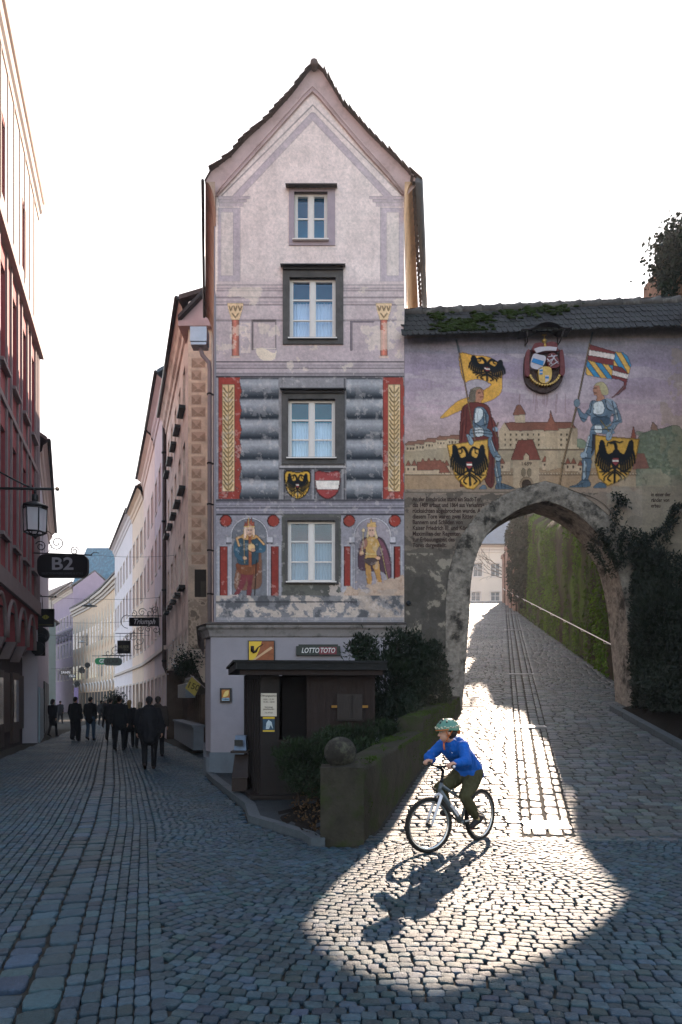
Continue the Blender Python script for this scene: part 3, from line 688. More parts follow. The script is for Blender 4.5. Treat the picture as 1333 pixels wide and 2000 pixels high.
# crowned figure on the right
cv.poly(spl(K([(1000, 270), (1040, 240), (1120, 240), (1165, 280), (1205, 400), (1200, 540), (1150, 480), (1010, 470), (980, 430), (985, 330)])), '#47303e')
cv.poly(spl(K([(1110, 250), (1160, 290), (1200, 420), (1195, 540), (1165, 470), (1140, 350)])), '#6a4050')
cv.line(spo(K([(1110, 250), (1140, 330), (1170, 470), (1190, 545)])), 2, '#b09a60')
cv.poly(spl(K([(1030, 400), (1060, 400), (1075, 520), (1070, 580), (1050, 580), (1035, 500)])), '#a5733a')
cv.poly(spl(K([(1070, 400), (1120, 400), (1135, 500), (1150, 585), (1125, 590), (1100, 500)])), '#a5733a')
cv.poly(spl(K([(1035, 250), (1070, 235), (1110, 250), (1125, 300), (1105, 350), (1115, 400), (1030, 400), (1035, 340), (1020, 290)])), '#ae8448')
cv.poly(spl(K([(1020, 390), (1115, 390), (1085, 435), (1050, 430)])), '#46383a'); cv.line(K([(1032, 355), (1110, 360)]), 2.5, '#d0b070')
cv.poly(spl(K([(1010, 280), (1035, 250), (1045, 290), (1015, 340), (1010, 370), (990, 360)])), '#8a5a50')
for q in ((1005, 350), (1118, 385)): cv.ell(*K([q])[0], 5, 4, '#b58870')
cv.line(K([(1018, 180), (1012, 350)]), 1.8, '#c9b080'); cv.ell(*K([(1018, 195)])[0], 3.4, 3.4, '#b8a080')
cv.poly(spl(K([(1048, 170), (1098, 170), (1100, 215), (1075, 242), (1050, 215)])), '#b48c7e'); cv.poly(spl(K([(1096, 180), (1115, 240), (1098, 250)])), '#b09878'); cv.poly(spl(K([(1050, 180), (1038, 240), (1052, 245)])), '#b09878')
cv.poly(K([(1042, 175), (1045, 140), (1060, 150), (1070, 112), (1080, 140), (1100, 135), (1108, 175)]), '#b08a58')
for ex in (1063, 1082): cv.ell(*K([(ex, 192)])[0], 1.3, 1, '#2b1f1f')
cv.outline(.35)
# dark cement patch round the lowest window
n = vnoise(X, Y, .06, 5, 5)
m = (X > 549+4*n) & (X < 668-3*n) & (Y > 1004) & (Y < 1174); cv.paint(m, '#4b4a49'); cv.paint(m & (n > .55), '#5c5b59', .6)
# fallen plaster at the foot
n2 = vnoise(X, Y, .045, 6, 9); n3 = vnoise(X, Y, .11, 5, 21)
m = (Y > 1110+55*np.abs(np.sin((X-668)/38))*(n2)+20*n3+np.clip((700-X), 0, 40)*1.0) & (X > 664+8*n3) & (Y < 1178)
cv.paint(m, '#a2897d'); cv.paint(m & (n3 > .58), '#8c6f60', .5)
m = (Y > 1140+80*(n2-.3)) & (X > 630+30*n3) & (X < 672) & (Y < 1182); cv.paint(m, '#9b8d8c')
m = (Y > 1163) & (Y < 1206); cv.paint(m, '#67666f', .8)
cv.paint(m & (n2 > .52) & (n3 > .42), '#a0928f'); cv.paint(m & (n2 < .42), '#45464e', .8); cv.paint((Y > 1150+30*n3) & (Y < 1200) & (X < 480) & (n2 > .5), '#9a8c8c')
m = (Y > 1150) & (Y < 1224) & (X > 700) & (n2 > .47); cv.paint(m, '#978680', .7)
cv.rect(421, 1174, 700, 1176.5, '#2e2e35', .8); cv.rect(421, 1206, 790, 1224, '#777681', .7); cv.rect(421, 1212, 790, 1213.5, '#55545d', .6)
# old repairs, scratches and rain marks
n4 = vnoise(X, Y, .028, 6, 33)
cv.paint((Y > 560) & (Y < 735) & (n4 > .66), '#c0b0a8', .6); cv.paint(cv.mask(spl([(500, 684), (515, 680), (535, 690), (540, 684), (536, 702), (512, 703)])), '#c9b7a8', .9)
cv.paint((X > 470) & (X < 490) & (Y > 630) & (Y < 690) & (n3 > .5), '#c4b0ac', .7)
cv.paint((n3 > .68) & (Y > 736), '#b5a9ad', .35)
cv.img *= (1-.10*np.clip(vnoise(X*2.2, Y*.12, .05, 4, 8)-.45, 0, 1))[..., None]
cv.grain(.07, .03, 1); cv.grain(.05, .3, 2)
def hole(x, y):
    h = (x < gable_left(y)) | (x > gable_right(y))
    for a, b, c, d in HO: h |= (x > a) & (x < c) & (y > b) & (y < d)
    return h
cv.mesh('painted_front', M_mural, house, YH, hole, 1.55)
zc = py2Z(1224, YH)      # top of the ground storey
zt = py2Z(385, YH)
xL, xR = px2X(422, YH), px2X(790, YH); xA = px2X(APX, YH); zA = py2Z(APY, YH)
YB = 20.0; dY = YB-YH; xLB, xRB = xL-.205*dY, xR+.12*dY
# body behind the painted skin (with the window openings left free)
mb = MB()
xs = sorted({xL, xR, *[px2X(q, YH) for o in HO for q in (o[0], o[2])]}); 
mb.quad((xL, YH, zc), (xLB, YB, zc), (xLB, YB, zt), (xL, YH, zt)); mb.quad((xR, YH, 0), (xRB, YB, 0), (xRB, YB, zt), (xR, YH, zt))
mb.quad((xLB, YB, 0), (xRB, YB, 0), (xRB, YB, zt+.3), (xLB, YB, zt+.3))
for a, b, c, d in HO:   # reveals
    x0, x1, z1, z0 = px2X(a, YH), px2X(c, YH), py2Z(b, YH), py2Z(d, YH); e = .2
    mb.quad((x0, YH, z0), (x0, YH+e, z0), (x0, YH+e, z1), (x0, YH, z1)); mb.quad((x1, YH, z0), (x1, YH, z1), (x1, YH+e, z1), (x1, YH+e, z0))
    mb.quad((x0, YH, z1), (x0, YH+e, z1), (x1, YH+e, z1), (x1, YH, z1)); mb.quad((x0, YH, z0), (x1, YH, z0), (x1, YH+e, z0), (x0, YH+e, z0))
mb.build('side_walls', M_plast, house, fixn=False)
# windows
for i, q in enumerate(HW):
    a, b, c, d = q['o']; x0, x1, z1, z0 = px2X(a, YH), px2X(c, YH), py2Z(b, YH), py2Z(d, YH); xm = (x0+x1)/2; yw = YH+.07
    mb = MB(); t = .05
    mb.box((x0, yw, z0), (x0+t, yw+.06, z1)); mb.box((x1-t, yw, z0), (x1, yw+.06, z1)); mb.box((x0+t, yw, z1-t), (x1-t, yw+.06, z1)); mb.box((x0+t, yw, z0), (x1-t, yw+.06, z0+t))
    mb.box((xm-.045, yw-.015, z0+t), (xm+.045, yw+.05, z1-t))
    hs_ = [.5] if i == 0 else [.335, .67]
    for xa, xb in ((x0+t, xm-.045), (xm+.045, x1-t)):
        for h_ in hs_: zz = z0+(z1-z0)*h_; mb.box((xa, yw+.01, zz-.016), (xb, yw+.045, zz+.016))
        mb.box((xa, yw+.005, z0+t), (xa+.025, yw+.05, z1-t)); mb.box((xb-.025, yw+.005, z0+t), (xb, yw+.05, z1-t))
    wn = mb.build('window', M_cream, house)
    wn['label'] = ['small blue-paned attic window high in the gable', 'curtained window in a grey stone surround below the attic window', 'curtained window above the two painted shields', 'lowest painted-storey window reflecting the houses opposite'][i]
    mb = MB(); mb.box((x0+t, yw+.028, z0+t), (x1-t, yw+.032, z1-t)); mb.build('pane', M_glass, wn)
    ru = MB(); ru.box((x0-.3, YH+.75, z0-.3), (x1+.3, YH+.77, z1+.32)); ru.box((x0-.3, YH+.21, z1+.3), (x1+.3, YH+.75, z1+.32)); ru.box((x0-.32, YH+.21, z0-.3), (x0-.3, YH+.77, z1+.32)); ru.box((x1+.3, YH+.21, z0-.3), (x1+.32, YH+.77, z1+.32)); ru.build('room', M_room if i < 3 else mat('red_reflection_room', '#6a3a26', .9, .5, 2, 0), wn)  # lowest room's red-brown stands in for a reflection in the pane
    if i > 0:
        zt_ = z0+(z1-z0)*(.66)
        n = 60; V = []
        for k in range(n+1):
            x = x0+t+(x1-x0-2*t)*k/n; yy = yw+.12+.018*math.sin(k*1.45)+.008*math.sin(k*.5)
            V += [(x, yy, z0+.02), (x, yy, zt_)]
        cu = MB(); cu.add(V, [(2*k, 2*k+2, 2*k+3, 2*k+1) for k in range(n)], 0, True); cu.build('curtain', M_curt if i < 3 else M_curtg, wn, fixn=False)  # lowest window's grey cloth stands in for a paler shape reflected there
    sx0, sz1, sx1, sz0 = px2X(q['s'][0], YH), py2Z(q['s'][1], YH), px2X(q['s'][2], YH), py2Z(q['s'][3], YH)
    mb = MB(); p = YH-.035 if i else YH-.02
    mb.box((sx0, p, sz0), (x0, YH+.05, sz1)); mb.box((x1, p, sz0), (sx1, YH+.05, sz1)); mb.box((x0, p, z1), (x1, YH+.05, sz1)); mb.box((x0, p, sz0), (x1, YH+.05, z0))
    if i in (1, 2): mb.box((x0-.04, p-.05, z0-.035), (x1+.04, p, z0+.004))
    mb.build('surround', q['m'], wn)
    mb = MB(); mb.box((x0-.03, YH-.09, z0-.03), (x1+.03, YH+.07, z0-.002)); mb.build('sill', M_cream, wn)
    if q['hood']:
        h0, h1, hy = q['hood']; hz = py2Z(hy, YH); mb = MB()
        mb.prism([(px2X(h0, YH), YH-.16, hz-.03), (px2X(h0, YH), YH-.16, hz-.05), (px2X(h0, YH), YH, hz-.01), (px2X(h0, YH), YH, hz+.04)], (px2X(h1, YH)-px2X(h0, YH), 0, 0))
        if i in (1, 2): mb.box((px2X(h0+5, YH), YH-.08, hz-.10), (px2X(h1-5, YH), YH, hz-.035))
        mb.build('hood', M_metal_d, wn)
# gable cove: a concave plaster flare from the wall line out to the verge
out_px = [(400, 352), (412, 330), (450, 301), (480, 268), (530, 222), (570, 178), (600, 138), (614, 122), (630, 135), (670, 200), (720, 255), (770, 304), (800, 334), (822, 350)]
in_px = [(424, 386), (424, 386), (446, 362), (475, 330), (520, 280), (560, 236), (596, 196), (611, 182), (626, 196), (666, 244), (712, 298), (758, 348), (788, 384), (790, 386)]
rows = []; NB = 6; depth = .09
for k in range(NB+1):
    t = k/NB; yy_ = YH-depth*(1-math.cos(t*math.pi/2))-.0; s_ = math.sin(t*math.pi/2)
    row = []
    for (xo, yo), (xi, yi) in zip(out_px, in_px):
        a = np.array([px2X(xi, YH), py2Z(yi, YH)]); b = np.array([px2X(xo, YH-depth), py2Z(yo, YH-depth)])
        p = a*(1-s_)+b*s_; row.append((p[0], yy_, p[1]))
    rows.append(row)
mb = MB(); n = len(out_px); V = [p for r0 in rows for p in r0]
mb.add(V, [(r0*n+j, r0*n+j+1, (r0+1)*n+j+1, (r0+1)*n+j) for r0 in range(NB) for j in range(n-1)], 0, True)
# plain back of the flare so it has thickness
rim = rows[-1]; V2 = rim+[(x*1.0, YH+.1, z) for x, _, z in rim]
mb.add(V2, [(j, j+1, n+j+1, n+j) for j in range(n-1)], 0)
mb.build('gable_cove', M_cove, house, fixn=False)
mb = MB(); lines = [1.6, 2.4]     # little ledge mouldings at the inner edge
P0 = [(px2X(x, YH), YH-.03, py2Z(y-2, YH)) for x, y in in_px[1:-1]]
mb.tube(P0, .022, 6); P1 = [(px2X(x, YH), YH-.06, py2Z(y-9 if 440 < x < 780 else y-5, YH)) for x, y in in_px[1:-1]]; mb.tube(P1, .016, 6)
mb.build('gable_moulding', M_cove, house)
# roof planes with tiles showing along the verge
rf = MB(); Yf = YH-depth-.05
rim_o = [(px2X(x, Yf), py2Z(y, Yf)) for x, y in out_px]
rr = rim_o; up = .015
V = []
for x, z in rr: V += [(x, Yf, z+up), (x+ (.18*(x-xA)), YB, z+up)]
rf.add(V, [(2*j, 2*j+2, 2*j+3, 2*j+1) for j in range(len(rr)-1)])
V = [(x, y, z-.012) for x, y, z in V]; rf.add(V, [(2*j, 2*j+2, 2*j+3, 2*j+1) for j in range(len(rr)-1)])
roof = rf.build('roof', M_tile, house, fixn=False)
tb = MB()
for j in range(1, len(rr)-1):
    (xa, za), (xb, zb) = rr[j], rr[j+1]; Ls = math.hypot(xb-xa, zb-za); nn = max(1, int(Ls/.16)); dx, dz = (xb-xa)/Ls, (zb-za)/Ls
    sgn = 1 if xa < xA-.02 else -1
    for k in range(nn):
        t = (k+.5)/nn; x, z = xa+(xb-xa)*t, za+(zb-za)*t; q = random.uniform(-.006, .006); y0 = Yf-.03+random.uniform(-.03, .02)
        nx_, nz_ = -dz, dx; tl = .02*sgn; L2 = Ls/nn*.62
        for m_ in range(2):
            yy_ = y0+m_*.17
            p0 = np.array([x-dx*L2, z-dz*L2])+np.array([nx_, nz_])*(up+.004+q+(-tl if sgn > 0 else tl)*-1); p1 = np.array([x+dx*L2, z+dz*L2])+np.array([nx_, nz_])*(up+.004+q+(tl if sgn > 0 else -tl)*-1)
            th = np.array([nx_, nz_])*.018
            tb.add([(p0[0], yy_, p0[1]), (p1[0], yy_, p1[1]), (p1[0], yy_+.165, p1[1]), (p0[0], yy_+.165, p0[1]), (p0[0]+th[0], yy_, p0[1]+th[1]), (p1[0]+th[0], yy_, p1[1]+th[1]), (p1[0]+th[0], yy_+.165, p1[1]+th[1]), (p0[0]+th[0], yy_+.165, p0[1]+th[1])],
                [(0,3,2,1),(4,5,6,7),(0,1,5,4),(1,2,6,5),(2,3,7,6),(3,0,4,7)])
tb.build('verge_tiles', M_tile, roof, fixn=False)
rc = MB(); rc.tube([(px2X(614, Yf), Yf-.04, py2Z(124, Yf)), (px2X(614, Yf), YB, py2Z(124, Yf))], .085, 10); rc.build('ridge_cap', M_tile, roof)
# side eaves: cove receding along each flank, gutter outside
for sg, xo_f, xw_f, colm, ks in ((-1, px2X(399, Yf), xL, mat('shaded_tan_cove_plaster', '#b39a88', .85, .15, 3, .25, 60, stain='#6f5c4e', stain_amt=.5, stain_scale=1.5), .205), (1, px2X(808, Yf), xR, M_cove_lit, .12)):  # left cove's tan has its shade painted in, the right one its orange light
    mb = MB(); V = []; nq = 7
    zo, zi = py2Z(352, Yf), zt-.55; Ye = 19.6
    for yv in (YH-.1, Ye):
        k = (yv-YH)*ks*sg
        for j in range(nq):
            t = j/(nq-1); s_ = 1-math.cos(t*math.pi/2)
            V.append((xw_f+k+(xo_f-xw_f)*s_*(1 if sg < 0 or yv < YH else 1.6), yv, zi+(zo-zi)*math.sin(t*math.pi/2)))
    mb.add(V, [(j, j+1, nq+j+1, nq+j) for j in range(nq-1)], 0, True); mb.add(V[:nq]+[(xw_f, YH-.1, zo)], [tuple(range(nq+1))])
    mb.build('eave_cove', colm, house, fixn=False)
    gt = MB(); k = (Ye-YH)*(.205 if sg < 0 else .16)*sg; r_ = .035
    off = sg*(.03 if sg < 0 else .12)
    gt.tube([(xo_f+off, YH-.14, zo+.0), (xo_f+k+off, Ye, zo+.0)], r_ if sg < 0 else .085, 10); gt.build('gutter', M_metal_d if sg < 0 else mat('grey_gutter', '#5b6168', .5, .1, 5, 0), house)
    if sg > 0:
        vt = MB()
        for kk in range(26):
            yv = YH-.3+kk*.19; k = (yv-YH)*.16; vt.obox((xo_f+k-.02, yv, zo+.0), (.06+random.uniform(0, .03), 0, -.035), (0, .195, 0), (0, 0, .03))
        vt.build('eave_tiles', M_tile, roof, fixn=False)
# ground storey: plain render, splayed left corner, moulded cornice
z1 = zc; yF = YH-.06
xl0, xl1 = px2X(413, YH), px2X(404, YH)
mb = MB(); zp = py2Z(1469, YH)
xg1 = px2X(792, YH)
doorx0, doorx1, dz = px2X(580, YH), px2X(676, YH), py2Z(1310, YH)
mb.prism([(xl0, yF, zp), (doorx0, yF, zp), (doorx0, yF, z1-.2), (xl0, yF, z1-.2)], (0, .1, 0)); mb.prism([(doorx1, yF, zp), (xg1, yF, zp), (xg1, yF, z1-.2), (doorx1, yF, z1-.2)], (0, .1, 0))
arc = [(doorx0, yF, dz)]+[((doorx0+doorx1)/2-math.cos(a)*(doorx1-doorx0)/2, yF, dz+math.sin(a)*.2) for a in np.linspace(.05, math.pi-.05, 12)]+[(doorx1, yF, dz), (doorx1, yF, z1-.2), (doorx0, yF, z1-.2)]
mb.prism(arc, (0, .1, 0))
xlb = xl0-.21*dY
mb.prism([(xl0, yF+.1, zp), (xl0-.22, yF+.55, zp), (xlb-.1, YB, zp), (xlb+.2, YB, zp)], (0, 0, z1-.2-zp))
mb.build('ground_storey_wall', M_plast, house)
mb = MB(); mb.prism([(xl0-.015, yF-.05, 0), (xg1, yF-.05, 0), (xg1, YH+.02, 0), (xl0-.015, YH+.02, 0)], (0, 0, zp+.002))
mb.prism([(xl1-.0, yF+.02, 0), (xl0-.015, yF-.05, 0), (xl0-.015, YH+.5, 0), (xlb+.1, YB, 0), (xlb-.16, YB, 0), (xl1-.16, yF+.5, 0)], (0, 0, zp-.12))
mb.build('plinth', M_plinth, house)
mb = MB(); mb.box((doorx0-.1, YH+.25, 0), (doorx1+.1, YH+.3, z1-.2)); mb.build('door', mat('dark_door_wood', '#2a1c16', .6, .2, 9, .2), house)
# cornice profile swept along the front and round the left corner
prof = [(0, -.26), (.03, -.24), (.05, -.18), (.09, -.1), (.14, -.06), (.15, -.035), (.15, 0), (0, .03)]
path = [((xg1), yF, 0, -1), (xl0, yF, -.5, -1), (xl0-.24, yF+.5, -1, -.3), (xlb-.14, YB, -1, 0)]
V = []
for x, y, nx_, ny_ in path:
    q = math.hypot(nx_, ny_) or 1
    for d_, z_ in prof: V.append((x+nx_/q*d_, y+ny_/q*d_, z1+z_+.02))
k = len(prof); mb = MB(); mb.add(V, [(i*k+j, (i+1)*k+j, (i+1)*k+j+1, i*k+j+1) for i in range(3) for j in range(k-1)])
mb.build('cornice', mat('cornice_render', '#8d8583', .85, .15, 6, .3, 70, stain='#4c4a44', stain_amt=.7, stain_scale=3), house, fixn=False)
V = [];
for x, y, nx_, ny_ in path:
    q = math.hypot(nx_, ny_) or 1
    for d_, z_ in ((0, .045), (.18, .005), (.18, .03), (0, .075)): V.append((x+nx_/q*d_, y+ny_/q*d_, z1+z_+.02))
mb = MB(); mb.add(V, [(i*4+j, (i+1)*4+j, (i+1)*4+j+1, i*4+j+1) for i in range(3) for j in range(3)]); mb.build('cornice_flashing', M_metal_d, house, fixn=False)
# shallow projecting strip and rainwater pipe down the left edge
M_pipe = mat('painted_pipe', '#a89a9c', .45, .08, 5, .05)
mb = MB(); mb.prism([(xL-.03, YH-.02, zc+.05), (xL, YH-.02, zc+.05), (xL, YH+.3, zc+.05), (xL-.1, YH+.3, zc+.05)], (0, 0, zt-zc-.7)); mb.build('corner_strip', M_plast, house)
dp = thing('downpipe', 'pale grey downpipe with a square hopper in the corner left of the painted house', 'pipe', (px2X(410, 17.2), 17.2, 0))
xp = px2X(410, 17.2); mb = MB(); mb.tube([(px2X(392, 17.2), 17.2, py2Z(680, 17.2)), (px2X(396, 17.2), 17.2, py2Z(694, 17.2)), (xp-.02, 17.2, py2Z(708, 17.2)), (xp, 17.2, py2Z(722, 17.2)), (xp, 17.2, py2Z(1215, 17.2))], .055, 10); mb.build('pipe', M_pipe, dp)
mb = MB(); mb.box((px2X(375, 17.2), 17.0, py2Z(674, 17.2)), (px2X(407, 17.2), 17.35, py2Z(646, 17.2))); mb.box((px2X(376, 17.2), 17.02, py2Z(680, 17.2)), (px2X(406, 17.2), 17.33, py2Z(675, 17.2))); mb.build('hopper', mat('zinc', '#b0b4bc', .35, .1, 4, .05, metal=.5), dp)
for y in (770, 905, 985, 1075, 1160): mb = MB(); z = py2Z(y, 17.2); mb.tube([(xp-.07, 17.2, z), (xp+.2, 17.25, z)], .02, 6); mb.lathe([(.07, z-.02), (.075, z), (.07, z+.02)], (xp, 17.2, 0), 12); mb.build('pipe_bracket', M_metal_d, dp)
# ---- things fixed to the ground storey
def sign_frame(): pass
M_black = mat('black_paint', '#14161a', .4, .1, 6, .03)
M_iron = mat('wrought_iron', '#16191b', .5, .15, 9, .1)
ys = yF-.05
t = thing('tobacco_sign', 'square yellow and brown sign showing a pipe on the white ground-floor wall', 'sign', (px2X(511, ys), ys, py2Z(1293, ys)))
x0, x1, z0, z1_ = px2X(485, ys), px2X(537, ys), py2Z(1295, ys), py2Z(1251, ys)
mb = MB(); mb.box((x0, ys, z0), (x1, ys+.045, z1_)); mb.build('frame', M_black, t)
mb = MB(); mb.box((x0+.02, ys-.006, z0+.02), (x1-.02, ys, z1_-.02)); mb.build('panel', mat('yellow_sign', '#d8b02c', .35, .05, 5, 0), t)
mb = MB(); mb.prism([(x1-.02, ys-.007, z1_-.02), (x0+.30, ys-.007, z1_-.02), (x0+.25, ys-.007, z1_-.2), (x0+.12, ys-.007, z0+.02), (x1-.02, ys-.007, z0+.02)], (0, -.002, 0)); mb.build('brown_field', mat('brown_sign', '#8a4a26', .4, .35, 9, 0), t)
mb = MB(); mb.prism([(x0+.06, ys-.010, z0+.04), (x0+.10, ys-.010, z0+.03), (x1-.04, ys-.010, z1_-.17), (x1-.08, ys-.010, z1_-.13)], (0, -.003, 0)); mb.build('cigar', mat('cigar_tan', '#c9a27c', .5, .1, 9, 0), t)
mb = MB(); mb.tube([(x0+.09, ys-.014, z1_-.22), (x0+.12, ys-.014, z1_-.25), (x0+.17, ys-.014, z1_-.235), (x0+.22, ys-.014, z1_-.15), (x0+.33, ys-.014, z1_-.08)], [.03, .034, .028, .011, .008], 10); mb.tube([(x0+.095, ys-.016, z1_-.12), (x0+.095, ys-.016, z1_-.24)], .036, 10); mb.build('pipe', mat('pipe_brown', '#241410', .35, .1, 9, 0), t)
t = thing('lottery_sign', 'long dark sign reading LOTTO TOTO above the shop door', 'sign', (px2X(622, ys), ys, py2Z(1281, ys)))
x0, x1, z0, z1_ = px2X(579, ys), px2X(665, ys), py2Z(1280, ys), py2Z(1262, ys)
mb = MB(); mb.prism([(x0, ys-.03, z0), (x1+.01, ys-.03, z0), (x1, ys-.03, z1_), (x0, ys-.03, z1_)], (0, .08, 0)); mb.box((x0+.05, ys+.02, z1_), (x1-.05, ys+.04, z1_+.04)); mb.build('box', mat('dark_green_sign', '#12211e', .35, .1, 9, 0), t)
mb = MB(); mb.box((px2X(624, ys), ys-.036, z0+.02), (px2X(658, ys), ys-.03, z1_-.02)); mb.build('red_panel', mat('dark_red_sign', '#6d1f2c', .35, .1, 9, 0), t)
text_part('lettering', 'LOTTO', mat('white_letter', '#d8d4d0', .5, 0, 1, 0), t, (px2X(606.5, ys), ys-.037, (z0+z1_)/2), (1, 0, 0), (0, 0, 1), .155, .002, shear=.25, bold=.002, sx=.74)
text_part('lettering', 'TOTO', MATS['white_letter'], t, (px2X(640, ys), ys-.039, (z0+z1_)/2), (1, 0, 0), (0, 0, 1), .155, .002, shear=.25, bold=.002, sx=.74)
t = thing('small_framed_sign', 'small black-framed poster sign on the white wall left of the kiosk', 'sign', (px2X(441, ys), ys, py2Z(1372, ys)))
x0, x1, z0, z1_ = px2X(430, ys), px2X(452.5, ys), py2Z(1372, ys), py2Z(1344, ys)
mb = MB(); mb.box((x0, ys, z0), (x1, ys+.045, z1_)); mb.build('frame', M_black, t)
mb = MB(); mb.box((x0+.04, ys-.005, z0+.035), (x1-.04, ys, z1_-.035)); mb.build('print', mat('orange_print', '#a86a28', .4, .4, 14, 0), t)
mb = MB(); mb.box((x0+.045, ys-.008, z0+.04), (x1-.045, ys-.005, z0+.10)); mb.build('caption_band', mat('pale_blue_print', '#8fb3c8', .4, .1, 14, 0), t)
mb = MB(); mb.prism(spl([(x0+.09, z0+.13), (x0+.13, z0+.24), (x0+.19, z0+.26), (x0+.17, z0+.15)], 4).tolist() and [(p[0], ys-.008, p[1]) for p in spl([(x0+.07, z0+.12), (x0+.11, z0+.23), (x0+.19, z0+.26), (x0+.17, z0+.15)], 4)], (0, .003, 0)); mb.build('leaf_print', mat('pale_yellow_print', '#e0c070', .4, .1, 14, 0), t)
text_part('lettering', 'TABAK', mat('dark_print', '#20222a', .5, 0, 1, 0), t, ((x0+x1)/2, ys-.010, z0+.07), (1, 0, 0), (0, 0, 1), .05, .001, bold=.001)
# ======================= THE GATE WALL =======================
YG = 14.6
gate = thing('gate_wall', 'tall mural wall with two painted knights over a pointed stone archway', 'gate wall', (px2X(1060, YG), YG, 1.4))
g0 = Canvas(790.5, 1345, 636, 1430, 1.25, '#8d8390')
X, Y = g0.X, g0.Y
n1 = vnoise(X*.4, Y*2.2, .02, 6, 2); n2 = vnoise(X, Y, .03, 6, 4)
# painted evening sky
sky_r = np.interp(Y, [636, 670, 720, 800, 860, 960], [.40, .46, .52, .60, .62, .56]); sky_g = np.interp(Y, [636, 670, 720, 800, 860, 960], [.375, .43, .46, .51, .52, .44]); sky_b = np.interp(Y, [636, 670, 720, 800, 860, 960], [.40, .50, .56, .57, .54, .44])
g0.img[:] = np.stack([sky_r, sky_g, sky_b], -1)*(1+.22*(n1-.5))[..., None]
g0.paint((Y < 690) & (n1 > .5), '#565c70', .35); g0.paint((Y > 690) & (Y < 800) & (n1 > .58), '#9c8f9a', .5); g0.paint(Y < 655+8*n2, '#6b5f5a', .7)
# far town in ochres
Lo = lambda P, x0=790, y0=780, s_=2.455: [(x0+a/s_, y0+b/s_) for a, b in P]
g0.poly(spl(Lo([(1110, 200), (1150, 160), (1230, 140), (1330, 145), (1345, 420), (1100, 420), (1090, 260)])), '#5d6558'); g0.poly(spl(Lo([(815, 200), (850, 190), (880, 220), (880, 300), (820, 300)])), '#67705f')
for k in range(260):
    x = rng.uniform(1245, 1340); y = rng.uniform(845, 945); g0.ell(x, y, 3+3*rng.random(), 2+2*rng.random(), ['#4d5648', '#6d7362', '#59624f'][k % 3], .6)
g0.poly(Lo([(0, 245), (60, 235), (130, 225), (200, 222), (460, 230), (900, 235), (1110, 235), (1110, 330), (0, 330)]), '#8f7d68')
for x0, y0, w_, h_ in [(5, 215, 50, 35), (50, 210, 45, 35), (95, 200, 60, 40), (150, 190, 60, 45), (205, 185, 60, 50)]:
    g0.poly(Lo([(x0, y0), (x0+w_, y0), (x0+w_, y0+h_), (x0, y0+h_)]), '#a38d76'); g0.poly(Lo([(x0-4, y0+2), (x0+w_*.3, y0-16), (x0+w_+4, y0-14), (x0+w_, y0+6)]), '#7c5244')
    for q in range(3): g0.rect(*Lo([(x0+8+q*14, y0+16)])[0], *Lo([(x0+13+q*14, y0+24)])[0], '#5f4a3c')
g0.poly(Lo([(0, 330), (1110, 330), (1110, 425), (0, 432)]), '#8a6f58')
for x0, y0, w_, h_ in [(5, 310, 70, 50), (75, 300, 90, 60), (160, 310, 60, 50), (455, 300, 55, 45), (660, 290, 40, 50), (770, 300, 60, 45), (830, 310, 60, 40)]:
    g0.poly(Lo([(x0, y0), (x0+w_, y0), (x0+w_, y0+h_), (x0, y0+h_)]), '#a58c76'); 
    for q in range(int(w_/28)): xx = x0+q*28; g0.poly(Lo([(xx, y0+8), (xx+14, y0-20), (xx+28, y0+8)]), '#7a4436'); g0.rect(*Lo([(xx+10, y0+18)])[0], *Lo([(xx+16, y0+28)])[0], '#594236')
g0.poly(Lo([(60, 300), (175, 290), (195, 335), (60, 340)]), '#7b4538'); g0.poly(Lo([(165, 355), (185, 295), (220, 350)]), '#7b4538')
# big castle
g0.poly(Lo([(455, 150), (480, 110), (500, 145), (820, 130), (830, 150), (828, 240), (455, 240)]), '#a08a74')
g0.poly(Lo([(480, 110), (800, 108), (822, 135), (560, 150), (505, 148)]), '#74463a')
g0.poly(Lo([(528, 70), (578, 70), (580, 112), (530, 112)]), '#a48f7a'); g0.poly(Lo([(520, 74), (538, 28), (556, 24), (584, 72)]), '#7c4a3c')
g0.poly(Lo([(672, 148), (735, 148), (735, 330), (680, 345)]), '#9a846e'); g0.poly(Lo([(668, 150), (695, 90), (700, 50), (712, 90), (740, 148)]), '#7c4638')
g0.poly(Lo([(808, 140), (832, 140), (828, 215), (808, 215)]), '#8b7763')
for a in range(12):
    for b in range(3):
        xx = 480+a*27; 
        if 660 < xx < 740: continue
        g0.rect(*Lo([(xx, 165+b*24)])[0], *Lo([(xx+6, 173+b*24)])[0], '#5c4838')
for xx in range(460, 830, 16): g0.rect(*Lo([(xx, 228)])[0], *Lo([(xx+9, 238)])[0], '#a9947e')
g0.rect(*Lo([(455, 238)])[0], *Lo([(900, 242)])[0], '#5d4737', .7)
# crenellated town wall
for xx in range(0, 1110, 14): g0.rect(*Lo([(xx, 350)])[0], *Lo([(xx+8, 360)])[0], '#a58e78')
g0.rect(*Lo([(0, 359)])[0], *Lo([(1110, 362)])[0], '#5e4838', .6); g0.poly(Lo([(0, 362), (1110, 362), (1110, 425), (0, 432)]), '#8f745c', .7)
